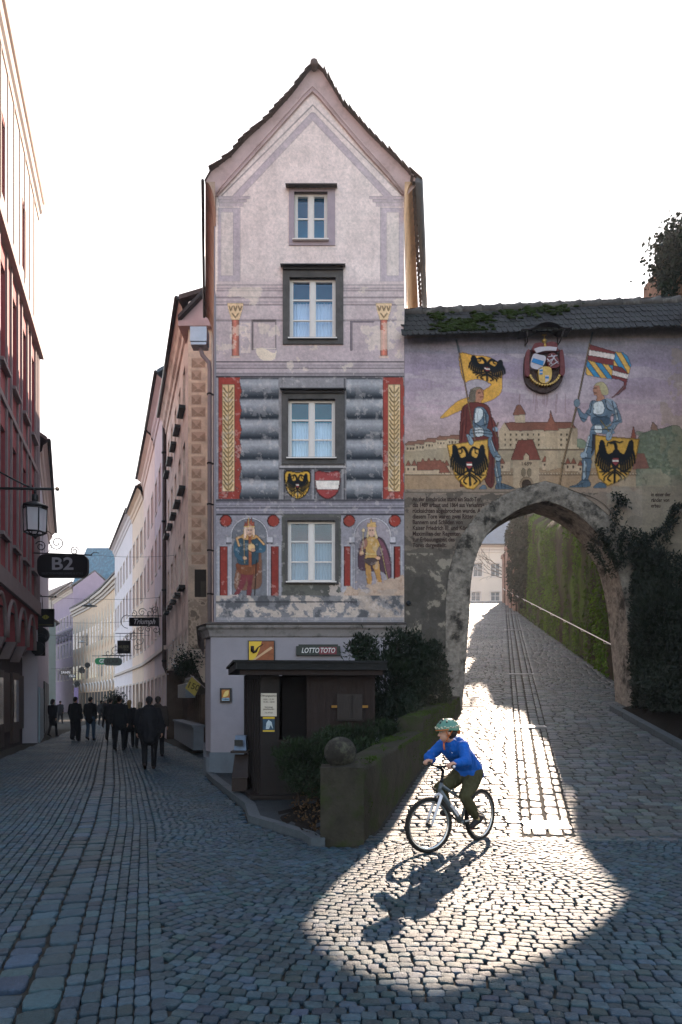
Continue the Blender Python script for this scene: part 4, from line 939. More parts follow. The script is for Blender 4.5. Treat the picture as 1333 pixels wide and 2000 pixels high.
# gate tower in the middle, dated
g0.poly(Lo([(522, 285), (645, 285), (648, 425), (520, 430)]), '#99826c'); g0.poly(Lo([(510, 290), (545, 195), (615, 192), (652, 288)]), '#6f3830'); g0.poly(Lo([(572, 270), (585, 255), (598, 270), (598, 290), (572, 290)]), '#9a846e')
g0.ell(*Lo([(585, 405)])[0], 13, 14, '#7b6450'); g0.ell(*Lo([(585, 408)])[0], 9, 10, '#3a2c24')
for s_ in (-1, 1): g0.ell(*Lo([(585+s_*14, 350)])[0], 4, 8, '#6f5e4c')
g0.poly(Lo([(1085, 190), (1098, 125), (1112, 185)]), '#7f4034'); g0.poly(Lo([(1110, 260), (1150, 258), (1175, 330), (1095, 335)]), '#74403a', .8); g0.poly(Lo([(1180, 145), (1190, 105), (1212, 130), (1215, 150)]), '#7a5a50')
g0.poly(Lo([(0, 432), (600, 425), (1340, 410), (1340, 470), (0, 470)]), '#7b6c5f', .8)
# --- left knight
A = lambda P, x0=860, y0=660, s_=6.452: [(x0+a/s_, y0+b/s_) for a, b in P]
g0.poly(spl(A([(240, 205), (420, 215), (600, 235), (720, 310), (775, 430), (782, 540), (770, 680), (690, 760), (560, 815), (380, 860), (200, 940), (60, 1003), (0, 1003), (110, 890), (230, 790), (420, 720), (560, 650), (640, 590), (600, 560), (470, 520), (300, 545)])), '#c08a35')
g0.poly(spl(A([(330, 560), (470, 520), (600, 560), (560, 640), (430, 690), (330, 700)])), '#8f8492')
g0.poly(A([(300, 545), (240, 205), (330, 210), (420, 300), (360, 420), (430, 500)]), '#c08a35')
T = A([(590, 385)])[0]; eagle_on(g0, T[0], T[1], 36, 24, bend=.25)
g0.line(A([(205, 30), (225, 110), (240, 185)]), 3, '#3d4a5a', 1, 4)
g0.poly(spl(A([(370, 690), (400, 640), (480, 615), (540, 650), (500, 660), (470, 720), (440, 800), (360, 800), (365, 740)])), '#6c6054')
g0.poly(spl(A([(460, 660), (530, 645), (550, 700), (545, 760), (515, 800), (510, 850), (440, 850), (450, 760)])), '#9c6854')
g0.line(A([(478, 690), (505, 688)]), 1.3, '#2c1c1a'); g0.line(A([(505, 745), (540, 742)]), 1.4, '#6a302c'); g0.line(A([(510, 640), (548, 715)]), 1.2, '#7a4a3c')
for k in range(5): g0.line(spo(A([(385+k*16, 650+k*3), (375+k*14, 720), (372+k*16, 800)])), 1.2, '#4a4038', .7)
g0.poly(spl(A([(340, 825), (440, 810), (560, 830), (620, 880), (650, 1000), (700, 1080), (730, 1250), (735, 1410), (690, 1480), (680, 1840), (590, 1850), (430, 1500), (240, 1500), (235, 1350), (250, 1100), (270, 900)])), '#5d2826')
for a, b in (((300, 860), (270, 1290)), ((340, 880), (320, 1200)), ((640, 1000), (700, 1350)), ((660, 1480), (650, 1830))): g0.line(A([a, b]), 2, '#3c1716', .7)
g0.poly(A([(235, 1340), (250, 1870), (420, 1880), (430, 1400)]), '#532422')
g0.poly(spl(A([(440, 890), (500, 865), (560, 890), (610, 980), (600, 1090), (560, 1140), (420, 1130), (420, 1000)])), '#4e6076')
g0.poly(spl(A([(450, 900), (500, 880), (540, 920), (530, 1000), (470, 1060), (430, 1050)])), '#a6aebb'); g0.poly(spl(A([(540, 950), (590, 960), (580, 1090), (550, 1100)])), '#3a4c62')
g0.poly(spl(A([(390, 1140), (560, 1130), (640, 1170), (660, 1240), (610, 1250), (520, 1225), (390, 1250)])), '#56687d'); g0.poly(spl(A([(440, 1140), (530, 1135), (540, 1225), (450, 1235)])), '#aab0bb')
g0.poly(spl(A([(640, 1250), (690, 1380), (750, 1490), (700, 1530), (630, 1430), (600, 1300)])), '#53677e'); g0.poly(spl(A([(690, 1490), (760, 1480), (755, 1560), (770, 1800), (720, 1850), (700, 1760), (680, 1650), (700, 1560)])), '#4a5e74')
g0.line(A([(705, 1620), (735, 1800)]), 3, '#9aa6b6'); g0.line(A([(640, 1290), (690, 1430)]), 3, '#97a5b8'); g0.ell(*A([(728, 1510)])[0], 6, 6, '#7d8da0')
g0.poly(spl(A([(715, 1830), (800, 1835), (925, 1885), (920, 1900), (705, 1905)])), '#3f5064'); g0.line(A([(780, 1850), (900, 1890)]), 1.4, '#9aa6b6'); g0.poly(spl(A([(540, 1850), (580, 1870), (578, 1905), (490, 1900)])), '#4c5c70')
g0.line(A([(730, 1065), (690, 1180), (720, 1250)]), 2.2, '#7b6244'); g0.ell(*A([(695, 1150)])[0], 5.5, 5, '#6d8298')
sh = spl(A([(88, 1345), (340, 1310), (600, 1270), (615, 1500), (600, 1700), (500, 1860), (390, 1910), (260, 1850), (150, 1650), (110, 1450)]), 4)
g0.poly(A([(84, 1345), (340, 1312), (602, 1272), (618, 1560), (580, 1760), (420, 1912), (330, 1900), (190, 1760), (130, 1560)]), '#8a6422'); g0.poly(A([(92, 1350), (340, 1320), (594, 1284), (608, 1550), (570, 1750), (418, 1900), (335, 1888), (200, 1750), (140, 1550)]), '#bb8a34')
T = A([(365, 1590)])[0]; eagle_on(g0, T[0], T[1], 37, 42, sk=.06)
g0.line(A([(240, 190), (440, 1285)]), 2.6, '#8a6a54', 1, 3.4); g0.line(A([(244, 190), (444, 1285)]), 1, '#5a3f30'); g0.poly(spl(A([(330, 1215), (370, 1220), (415, 1290), (410, 1340), (370, 1340), (345, 1280)])), '#6b8096')
# --- right knight
B = lambda P, x0=1080, y0=640, s_=6.06: [(x0+a/s_, y0+b/s_) for a, b in P]
def quart(P, cols, n, dirv):
    m = g0.mask(B(P)); x, y = X[m], Y[m]; p0 = np.array(B([P[0]])[0]); t = ((x-p0[0])*dirv[0]+(y-p0[1])*dirv[1]); i = np.floor(t/n).astype(int) % len(cols)
    g0.img[m] = np.array([rgb(c) for c in cols])[i]
RW, YB2 = ['#6e2c30', '#b7a9ac', '#6e2c30'], ['#c29140', '#2a74a8']
quart([(437, 195), (600, 245), (740, 285), (715, 445), (560, 420), (410, 380)], RW, 10.6, (-.17, .98))
quart([(740, 285), (830, 290), (890, 345), (925, 440), (900, 550), (820, 470), (715, 445)], YB2, 9.5, (.86, -.5))
quart([(410, 380), (560, 420), (715, 445), (695, 605), (560, 590), (385, 555)], YB2, 9.0, (.8, -.6))
quart([(715, 445), (820, 470), (900, 550), (880, 620), (860, 720), (780, 790), (700, 830), (840, 680), (845, 640), (780, 610), (693, 600)], RW, 9.4, (-.25, .97))
g0.poly(B([(880, 620), (860, 720), (780, 790), (690, 832), (760, 770), (845, 680)]), '#6a2b30'); g0.line(B([(850, 690), (790, 770), (730, 815)]), 1.3, '#b7a9ac')
g0.line(B([(470, 60), (440, 190)]), 2.6, '#3d4a5a', 1, 4); g0.line(B([(437, 190), (280, 940), (120, 1600), (75, 1880)]), 3, '#7c6248', 1, 5); g0.line(B([(440, 190), (284, 940), (126, 1600), (82, 1880)]), 1.1, '#4c3a2c')
g0.line(B([(105, 1600), (160, 1612)]), 2, '#5a4636')
g0.poly(spl(B([(490, 680), (540, 645), (600, 645), (645, 700), (655, 780), (600, 800), (560, 790), (560, 700), (500, 690)])), '#9c8f68')
g0.poly(spl(B([(490, 690), (560, 690), (590, 780), (615, 860), (520, 870), (525, 810), (487, 790), (480, 740)])), '#a06a56'); g0.poly(spl(B([(545, 650), (600, 650), (655, 740), (640, 795), (585, 790), (560, 720)])), '#a09470')
g0.line(B([(488, 715), (515, 713)]), 1.3, '#2c1c1a'); g0.line(B([(488, 768), (515, 770)]), 1.4, '#6a302c')
g0.poly(spl(B([(465, 860), (540, 870), (620, 840), (700, 860), (750, 900), (770, 1010), (700, 1020), (680, 1080), (680, 1140), (480, 1150), (440, 1020), (430, 930)])), '#52667e')
g0.poly(spl(B([(510, 880), (580, 870), (610, 950), (580, 1020), (480, 1010), (470, 930)])), '#b0b6c2'); g0.poly(spl(B([(480, 1060), (660, 1060), (650, 1140), (490, 1140)])), '#34465c')
g0.poly(spl(B([(620, 845), (720, 860), (760, 950), (700, 980), (640, 950)])), '#7687a0'); g0.line(B([(640, 860), (720, 960)]), 2, '#a9b4c4')
g0.poly(spl(B([(465, 865), (440, 930), (400, 1000), (440, 1040), (480, 980)])), '#62758c'); g0.poly(spl(B([(440, 990), (380, 1110), (330, 1080), (290, 970), (310, 950), (370, 1020), (410, 970)])), '#4c6078'); g0.ell(*B([(285, 890)])[0], 6, 8, '#5a6c80')
g0.poly(spl(B([(720, 960), (770, 960), (820, 1110), (780, 1130), (720, 1220), (680, 1320), (640, 1330), (640, 1250), (700, 1130), (720, 1060)])), '#53677f'); g0.line(B([(745, 970), (760, 1090)]), 3, '#a3afbf'); g0.line(B([(740, 1150), (690, 1250)]), 2.5, '#98a6b8')
g0.poly(spl(B([(480, 1150), (650, 1145), (700, 1190), (730, 1250), (620, 1260), (500, 1240), (440, 1255)])), '#566a82'); g0.poly(spl(B([(500, 1155), (570, 1155), (580, 1240), (500, 1235)])), '#b0b6c2')
g0.poly(spl(B([(440, 1260), (510, 1250), (500, 1440), (460, 1530), (440, 1560), (340, 1530), (380, 1430)])), '#4c6077'); g0.line(B([(430, 1290), (380, 1480)]), 4, '#8fa0b4'); g0.poly(B([(470, 1260), (510, 1260), (505, 1420), (455, 1500)]), '#2c2a34')
g0.ell(*B([(368, 1510)])[0], 7, 7, '#7d8da2'); g0.poly(spl(B([(350, 1550), (450, 1550), (450, 1660), (410, 1800), (345, 1810), (350, 1680)])), '#465a72'); g0.line(B([(375, 1580), (365, 1790)]), 4, '#93a3b6')
g0.poly(spl(B([(350, 1800), (420, 1800), (435, 1880), (195, 1885), (290, 1850)])), '#3f5267'); g0.line(B([(250, 1872), (360, 1830)]), 1.5, '#97a5b6'); g0.poly(spl(B([(550, 1830), (620, 1850), (620, 1895), (480, 1890)])), '#3f5267')
g0.line(B([(565, 1095), (690, 1260)]), 2.2, '#9a8450'); g0.line(B([(600, 1200), (680, 1150)]), 2, '#9a8450')
g0.poly(B([(502, 1265), (640, 1285), (1030, 1315), (985, 1560), (880, 1780), (650, 1875), (540, 1780), (495, 1600), (498, 1420)]), '#8a6422'); g0.poly(B([(510, 1275), (640, 1296), (1015, 1325), (975, 1550), (868, 1770), (652, 1864), (550, 1775), (505, 1600), (507, 1420)]), '#b88830')
T = B([(742, 1570)])[0]; eagle_on(g0, T[0], T[1], 39, 44, two=False, sk=-.06)
g0.poly(spl(B([(640, 1240), (690, 1235), (700, 1290), (670, 1335), (632, 1320)])), '#7488a0')
# plate joints and highlights on the armour
for P in ([(430, 900), (425, 1010), (440, 1120)], [(425, 1060), (500, 1110), (600, 1080)], [(395, 1165), (520, 1155), (645, 1180)], [(392, 1200), (520, 1195), (655, 1215)], [(690, 1490), (755, 1500)], [(700, 1560), (760, 1550)], [(710, 1760), (775, 1740)], [(725, 1835), (735, 1890)], [(770, 1838), (775, 1895)], [(820, 1850), (822, 1898)]): g0.line(spo(A(P), 4), 1.2, '#1f2c3c', .8)
for P in ([(470, 905), (462, 1000), (480, 1060)], [(560, 960), (565, 1080)], [(470, 1150), (475, 1225)], [(700, 1580), (712, 1700)], [(350, 1240), (360, 1290)]): g0.line(spo(A(P), 4), 1.8, '#d5dae2', .8)
for P in ([(260, 1100), (300, 1000)], [(290, 1290), (310, 1100)], [(660, 1010), (690, 1180)]): g0.line(A(P), 2.2, '#7d3a36', .7)
for P in ([(465, 870), (450, 960), (440, 1010)], [(490, 1030), (560, 1060), (650, 1040)], [(620, 850), (640, 950), (700, 985)], [(700, 870), (720, 960)], [(700, 1040), (770, 1010)], [(710, 1120), (800, 1100)], [(480, 1150), (650, 1145)], [(450, 1200), (560, 1205), (720, 1200)], [(395, 1010), (440, 1040)], [(320, 1060), (400, 1090)], [(350, 1545), (450, 1545)], [(350, 1700), (440, 1700)], [(345, 1800), (425, 1800)], [(290, 1845), (300, 1880)], [(340, 1830), (350, 1882)], [(400, 1400), (480, 1420)]): g0.line(spo(B(P), 4) if len(P) > 2 else B(P), 1.2, '#1f2c3c', .8)
for P in ([(530, 890), (520, 980), (540, 1010)], [(735, 980), (770, 1080)], [(700, 1200), (670, 1290)], [(520, 1160), (525, 1235)], [(395, 1600), (385, 1770)], [(425, 1320), (395, 1450)]): g0.line(spo(B(P), 4) if len(P) > 2 else B(P), 1.8, '#d5dae2', .8)
g0.outline(.4)
# --- weathered lower wall
mlow = Y > 962+4*(n2-.5)*6
low = np.stack([np.interp(Y, [960, 1060, 1130, 1240, 1430], v) for v in ([.44, .40, .31, .27, .24], [.385, .355, .285, .255, .225], [.355, .33, .275, .255, .22])], -1)
g0.img[mlow] = low[mlow]; n5 = vnoise(X, Y, .05, 6, 14); n6 = vnoise(X, Y, .012, 5, 15)
g0.paint(mlow & (n5 > .58), '#6f675f', .45); g0.paint(mlow & (n5 < .4), '#37332f', .5); g0.paint((Y > 1080+60*(n6-.5)) & (X < 880), '#35322f', .45); g0.paint((Y > 1080) & (n5 > .66), '#8b8178', .6)
g0.paint((X > 1170) & (Y > 925+50*n5) & (Y < 1060) & (n6 > .42), '#857c74', .55); g0.paint((X > 1290) & (n5 > .5) & (Y > 680) & (Y < 960), '#8a7a62', .35); g0.paint((X > 1255) & (Y > 900+40*n6), '#6e665a', .5)
g0.paint((Y > 915) & (Y < 950) & (X > 1210) & (n5 > .45), '#9a8e7e', .4)
g0.rect(791, 961, 1000, 963, '#4e443c', .7)
for q in range(12): x = rng.uniform(1010, 1110); g0.line([(x, 770), (x+rng.uniform(-2, 2), 775+rng.uniform(10, 35))], 2.5, '#6e5058', .35)
g0.img *= (1-.14*np.clip(vnoise(X*2, Y*.15, .04, 5, 28)-.45, 0, 1))[..., None]
g0.grain(.09, .03, 5); g0.grain(.06, .3, 6)
# pointed arch opening (wall units)
IN = [(899, 1432), (902, 1390), (909, 1300), (916, 1210), (919, 1150), (924, 1110), (936, 1072), (953, 1042), (978, 1018), (1012, 996), (1040, 985), (1066, 978), (1095, 988), (1124, 1003), (1152, 1026), (1176, 1056), (1199, 1094), (1214, 1140), (1223, 1190), (1230, 1260), (1237, 1340), (1241, 1432)]
OUT = [(872, 1432), (872, 1390), (871, 1300), (871, 1210), (873, 1150), (882, 1100), (898, 1054), (920, 1020), (948, 990), (990, 964), (1030, 949), (1066, 940), (1096, 949), (1128, 963), (1162, 985), (1192, 1012), (1219, 1050), (1240, 1092), (1254, 1150), (1264, 1230), (1272, 1330), (1280, 1432)]
IN = [(a-1.5 if a > 1200 else a, b) for a, b in IN]; OUT = [(a-(a-1238)*.45 if a > 1238 else a, b) for a, b in OUT]
ki, ko_ = 11, 11
INs = np.vstack([spo(IN[:ki+1], 5)[:-1], spo(IN[ki:], 5)]); OUTs = np.vstack([spo(OUT[:ki+1], 5)[:-1], spo(OUT[ki:], 5)])
assert len(INs) == len(OUTs)

gm = g0.mask(np.vstack([INs+0, [(1240, 1440), (899, 1440)]]))
def ghole(x, y):
    i = np.clip(np.round((y-g0.y[0])/g0.step).astype(int), 0, len(g0.y)-1); j = np.clip(np.round((x-g0.x[0])/g0.step).astype(int), 0, len(g0.x)-1); return gm[i, j]
g0.mesh('painted_face', M_mural, gate, YG, ghole, 1.5)
M_ring = mat('weathered_arch_stone', '#80776d', .9, .5, 9, 1., 22, spec=.1, stain='#24221f', stain_amt=.92, stain_scale=2.3)
TH = .95
mb = MB(); n = len(INs); V = []
nr = 5
for k in range(n):
    a = INs[k]; b = OUTs[k]
    for j in range(nr):
        t = j/(nr-1); p = a*(1-t)+b*t; bul = .035*math.sin(math.pi*min(1, max(0, t*.8+.1)))+.02*mnoise.noise((k*.35, j*1.2, 0))
        q = a+ (b-a)*t; jit = 1.3*mnoise.noise((k*.6, j*.9, 4)); V.append((px2X(q[0]+jit, YG), YG-.012-bul, py2Z(q[1]+jit, YG)))
mb.add(V, [(k*nr+j, (k+1)*nr+j, (k+1)*nr+j+1, k*nr+j+1) for k in range(n-1) for j in range(nr-1)], 0, True)
V = []; ns = 7
for k in range(n):      # soffit
    for j in range(ns):
        t = j/(ns-1); jit = .02*mnoise.noise((k*.5, j*.8, 9)) if 0 < j < ns-1 else 0; x, z = px2X(INs[k][0], YG), py2Z(INs[k][1], YG); V.append((x+jit, YG-.03+t*(TH+.03), z+jit))
mb.add(V, [(k*ns+j, (k+1)*ns+j, (k+1)*ns+j+1, k*ns+j+1) for k in range(n-1) for j in range(ns-1)], 0, True)
# outer lip
V = [];
for k in range(n): V += [(px2X(OUTs[k][0], YG), YG-.03, py2Z(OUTs[k][1], YG)), (px2X(OUTs[k][0], YG), YG+.02, py2Z(OUTs[k][1], YG))]
mb.add(V, [(2*k, 2*k+2, 2*k+3, 2*k+1) for k in range(n-1)])
mb.build('arch_ring', M_ring, gate, fixn=False)
# back face, top and the flank of the wall behind the painted face
M_gback = mat('old_lime_render', '#8f857a', .9, .2, 4, .4, 40, stain='#5a5248', stain_amt=.6)
xg0, xg2, zg = px2X(790.5, YG), px2X(1345, YG), py2Z(640, YG); mb = MB(); yb = YG+TH
bp_ = [(px2X(x, YG), py2Z(y, YG)) for x, y in INs]; top = zg-.02
k0 = 0
for k in range(n-1):
    (xa, za), (xb, zb) = bp_[k], bp_[k+1]
    if abs(xb-xa) > 1e-4: mb.quad((xa, yb, za), (xb, yb, zb), (xb, yb, top), (xa, yb, top))
mb.quad((xg0, yb, 0), (bp_[0][0], yb, 0), (bp_[0][0], yb, top), (xg0, yb, top)); mb.quad((bp_[-1][0], yb, 0), (xg2, yb, 0), (xg2, yb, top), (bp_[-1][0], yb, top))
mb.quad((xg0, YG, 0), (xg0, yb, 0), (xg0, yb, top), (xg0, YG, top)); mb.quad((xg2, YG, 0), (xg2, yb, 0), (xg2, yb, top), (xg2, YG, top)); mb.quad((xg0, YG, top), (xg2, YG, top), (xg2, yb, top), (xg0, yb, top))
mb.box((xg0+.02, YG+.05, 0), (bp_[0][0]-.05, yb-.05, top-.05))
mb.build('rear_wall', M_gback, gate, fixn=False)
mb = MB(); hx0 = px2X(892, YG)
for a in range(5):   # rounded rubble foot of the left jamb
    pass
# inscription
M_ins = mat('faded_brown_paint', '#3a2a26', .9, .2, 20, 0)
lines = ["An der Ennsbrücke stand ein Stadt-Tor,", "das 1489 erbaut und 1864 aus Verkehrs=", "rücksichten abgebrochen wurde. Auf", "diesem Tore waren zwei Ritter mit", "Bannern und Schilden von", "Kaiser Friedrich III. und König", "Maximilian der Regenten", "zur Erbauungszeit des", "Tores dargestellt."]
for k, l in enumerate(lines): text_part('inscription', l, M_ins, gate, (px2X(806, YG), YG-.004, py2Z(975.5+k*11.2, YG)), (1, 0, 0), (0, 0, 1), .135, .001, 'LEFT', bold=.0035, sx=.70 if k < 2 else .78)
for k, l in enumerate(["in einer der", "ränder von", "erbau"]): text_part('inscription', l, M_ins, gate, (px2X(1272, YG), YG-.004, py2Z(966+k*11, YG)), (1, 0, 0), (0, 0, 1), .12, .001, 'LEFT', bold=.002, sx=.75)
text_part('painted_date', '1489', M_ins, gate, (px2X(790+585/2.455, YG), YG-.004, py2Z(780+310/2.455, YG)), (1, 0, 0), (0, 0, 1), .12, .001)
# tiled coping
M_tileg = mat('dark_plain_tile', '#262321', .75, .4, 5, .4, 60, stain='#23261f', stain_amt=.7, stain_scale=2.5)
M_ridge = mat('mortared_ridge_tile', '#4a4440', .85, .35, 5, .5, 50, stain='#8a857c', stain_amt=.5, stain_scale=3)
M_moss = mat('moss', '#28340f', .95, .4, 25, 1., 60, spec=.1)
def ridge_y(x): return np.interp(x, [790, 1333], [612, 588])
def eave_y(x): return np.interp(x, [790, 1333], [656, 636])
mb = MB(); mr_ = MB(); nt_ = 52; Yr = YG+.42; Ye = YG-.28
xr0, xr1 = px2X(788, YG), px2X(1345, YG)
for side in (0, 1):
    for row in range(5):
        for k in range(nt_+1):
            x = xr0+(xr1-xr0)*(k+(.5 if row % 2 else 0))/nt_; pxx = CX+x/YG*F
            if x > xr1: continue
            ze, zr = py2Z(float(eave_y(pxx)), Ye), py2Z(float(ridge_y(pxx)), Yr)
            if side: ze -= .15
            y0, y1 = (Ye, Yr) if not side else (YG+TH+.3, Yr)
            ta, tb_ = row/5-.04, row/5+.26; wd = (xr1-xr0)/nt_*.47; j = random.uniform(-.012, .012)
            pa = Vector((x, y0+(y1-y0)*ta, ze+(zr-ze)*ta+.045+j)); pb = Vector((x, y0+(y1-y0)*tb_, ze+(zr-ze)*tb_+.015))
            d = (pb-pa); sx = Vector((wd, 0, 0)); cut = d*.13; th = Vector((0, 0, -.022))
            pts = [pa-sx*.45, pa-sx+cut, pb-sx, pb+sx, pa+sx+cut, pa+sx*.45]
            mb.prism(pts, th)
mb.build('coping_tiles', M_tileg, gate, fixn=False)
for k in range(14):
    xa, xb = xr0+(xr1-xr0)*k/14, xr0+(xr1-xr0)*(k+1.08)/14; pa, pb = CX+xa/YG*F, CX+xb/YG*F
    za, zb = py2Z(float(ridge_y(pa)), Yr)-.03, py2Z(float(ridge_y(pb)), Yr)-.03
    mr_.tube([(xa, Yr, za), ((xa+xb)/2, Yr, (za+zb)/2), (xb-.03, Yr, zb+.03)], [.10, .10, .125], 10)
    mr_.ball((xb-.03, Yr, zb+.1), (.05, .05, .05), 8)
mr_.build('ridge_tiles', M_ridge, gate, fixn=False)
mb = MB()
for cx_, wd, lv in ((905, 55, 0), (860, 25, .5), (945, 30, .5), (1000, 18, .55), (1070, 60, .75), (1040, 30, .6), (900, 40, .2), (885, 30, .15)):
    for k in range(int(wd*1.2)):
        pxx = cx_+random.gauss(0, wd*.45); 
        if not 792 < pxx < 1320: continue
        t = min(1.0, max(.05, lv+random.gauss(.1, .12))); x = px2X(pxx, YG); ze, zr = py2Z(float(eave_y(pxx)), Ye), py2Z(float(ridge_y(pxx)), Yr)
        mb.ball((x, Ye+(Yr-Ye)*t, ze+(zr-ze)*t+.05), (random.uniform(.04, .1), random.uniform(.03, .08), random.uniform(.02, .035)), 7)
mb.build('moss_cushions', M_moss, gate, fixn=False)
# carved coat of arms with its little metal roof
arms = thing('carved_coat_of_arms', 'carved and painted coat of arms with a small curved metal roof, above the arch', 'coat of arms', (px2X(1060, YG), YG, py2Z(770, YG)))
Cc = lambda a, b, d=.1: (px2X(1000+a/11.1, YG), YG-d, py2Z(640+b/11.1, YG))
M_red = mat('carved_red_paint', '#6a3030', .6, .25, 20, .4, 50); M_gold = mat('carved_gold', '#b59050', .4, .3, 25, .3, 60, metal=.5); M_white = mat('carved_white_paint', '#b9aeb2', .6, .1, 20, .1); M_blue = mat('carved_blue_paint', '#2f78ac', .6, .1, 20, .1); M_brn = mat('carved_brown', '#453430', .7, .4, 20, .6, 40)
def plate(name, P, m, d0, d1, sm=True):
    P = spl(P, 4) if sm else P; mb = MB(); mb.prism([Cc(a, b, d0) for a, b in P], (0, -(d1-d0), 0)); return mb.build(name, m, arms)
plate('back_plate', [(400, 520), (930, 510), (1060, 560), (1100, 800), (1090, 1100), (1000, 1290), (800, 1410), (650, 1440), (500, 1400), (320, 1280), (250, 1080), (250, 800), (290, 600)], M_brn, .0, .08)
plate('red_mantle', [(430, 600), (440, 440), (560, 410), (660, 430), (800, 390), (920, 420), (940, 520), (930, 600)], M_red, .08, .17)
for P in ([(280, 590), (350, 560), (340, 800), (345, 1100), (260, 1090), (245, 850)], [(1000, 590), (1060, 570), (1100, 850), (1095, 1080), (1010, 1080), (1000, 800)]): plate('red_drape', P, M_red, .08, .15)
plate('crown_band', [(430, 560), (540, 520), (760, 510), (920, 530), (900, 600), (670, 600), (480, 650)], M_white, .17, .2, False)
plate('left_shield', [(430, 660), (560, 680), (680, 720), (650, 880), (530, 990), (380, 950), (365, 830)], M_white, .08, .18)
plate('blue_bar', [(415, 755), (640, 820), (615, 915), (375, 835)], M_blue, .18, .19, False)
plate('right_shield', [(700, 760), (760, 660), (880, 650), (980, 850), (950, 940), (800, 960), (730, 880)], M_red, .08, .18)
mb = MB()
for a, b in (((710, 770), (830, 900)), ((800, 680), (950, 880)), ((730, 730), (930, 700)), ((760, 900), (880, 700)), ((780, 930), (940, 830)), ((720, 830), (860, 760))): mb.tube([Cc(*a, .185), Cc(*b, .185)], .012, 6)
mb.build('white_lattice', M_white, arms)
plate('lower_shield', [(530, 980), (660, 930), (800, 970), (800, 1190), (690, 1290), (560, 1250), (530, 1120)], M_gold, .08, .18)
for P in ([(545, 990), (615, 970), (615, 1100), (545, 1110)], [(670, 1120), (745, 1120), (745, 1240), (670, 1280)]): plate('white_quarter', P, M_white, .18, .186, False)
for P in ([(545, 1008), (615, 1000), (615, 1035), (545, 1040)], [(670, 1150), (745, 1150), (745, 1190), (670, 1190)], [(545, 1075), (615, 1070), (615, 1100), (545, 1105)]): plate('blue_stripe', P, M_blue, .186, .19, False)
for k in range(15):
    a = R(200+k*10); plate('chain_link', [(670+330*math.cos(a)-26, 1010-300*math.sin(a)), (670+330*math.cos(a), 1010-300*math.sin(a)-24), (670+330*math.cos(a)+26, 1010-300*math.sin(a)), (670+330*math.cos(a), 1010-300*math.sin(a)+26)], M_gold, .09, .16)
mb = MB(); mb.lathe([(.005, 0), (.05, .02), (.055, .06), (.03, .09), (.012, .1), (.012, .18), (.004, .2)], Cc(668, 400, .12), 10); x, y, z = Cc(668, 235, .12); mb.box((x-.05, y-.01, z), (x+.05, y+.01, z+.02)); mb.tube([Cc(670, 400, .14), Cc(672, 520, .18)], .03, 8); mb.build('orb_and_cross', M_gold, arms)
mb = MB(); P = spo([(120, 235), (240, 235), (350, 215), (470, 140), (600, 95), (740, 95), (860, 130), (980, 205), (1080, 212), (1180, 205)], 4); V = []
for a, b in P: V += [Cc(a, b, 0), Cc(a, b, .38), Cc(a, b-14, .38), Cc(a, b-14, 0)]
mb.add(V, [(4*k+j, 4*k+4+j, 4*k+4+(j+1) % 4, 4*k+(j+1) % 4) for k in range(len(P)-1) for j in range(4)]); mb.tube([Cc(285, 240, .02), Cc(285, 410, .02), Cc(285, 415, .2), Cc(240, 235, .34)], .012, 6); mb.tube([Cc(985, 220, .02), Cc(985, 400, .02), Cc(985, 400, .2), Cc(1030, 212, .34)], .012, 6)
mb.build('metal_roof', M_metal_d, arms, fixn=False)
# small iron boss left of the arch
mb = MB(); mb.lathe([(.0, 0), (.05, .0), (.055, .03), (.0, .045)], (0, 0, 0), 12, axis='y'); o = mb.build('iron_boss', M_iron, None); o.location = (px2X(798, YG), YG-.045, py2Z(1178, YG)); tag(o, 'small round iron anchor plate low on the gate wall left of the arch', 'anchor plate')
# ======================= BEYOND THE ARCH =======================
def laneX(Y): return 6.9+.155*(Y-14.6)
M_mwall = mat('mossy_rubble_wall', '#2c271c', .95, .5, 3, .9, 14, spec=.1, stain='#3c5016', stain_amt=.95, stain_scale=1.3, stretch=(1, 1, .25))
lw = thing('mossy_lane_wall', 'tall moss-covered retaining wall along the right of the climbing lane', 'wall', (laneX(16), 16, 1.6))
def wall_top(Y): return float(np.interp(Y, [14.6, 20, 22.5, 24.5, 27.7, 32, 36, 40, 46, 46.5, 52], [6.6, 8.4, 8.6, 8.45, 8.8, 9.9, 11.6, 13.2, 13.4, 12.3, 12.3]))
ys_ = np.linspace(15.4, 52, 90); V = []; prof_n = 26
for y in ys_:
    base = float(ramp_z(y))-.2; zt2 = wall_top(y); hb = float(np.interp(y, [15, 30, 36, 52], [1, 1, .2, 0])); 
    for j in range(prof_n):
        t = j/(prof_n-1)
        if t < .62: s_ = 0; z = base+(zt2-base)*(t/.62)
        else: q = (t-.62)/.38; s_ = q*(2.0*hb+.5); z = zt2+q*2.25*hb
        nz_ = mnoise.fractal((y*.55, z*.9, 3), 1, 2, 4)*.2
        V.append((laneX(y)+s_-nz_-(0 if j else 0), y, z+nz_*.3))
i = np.arange(len(V)).reshape(len(ys_), prof_n); Fq = np.stack([i[:-1, :-1], i[1:, :-1], i[1:, 1:], i[:-1, 1:]], -1).reshape(-1, 4)
np_mesh('wall_face', V, Fq, M_mwall, lw, True)
mb = MB(); y = 52.; mb.prism([(laneX(y)-.02, y+.01, 8), (laneX(y)+3, y+.01, 8), (laneX(y)+3, y+.01, 12.3), (laneX(y)-.02, y+.01, 12.3)], (0, .2, 0)); mb.build('end_pier', M_gback, lw)
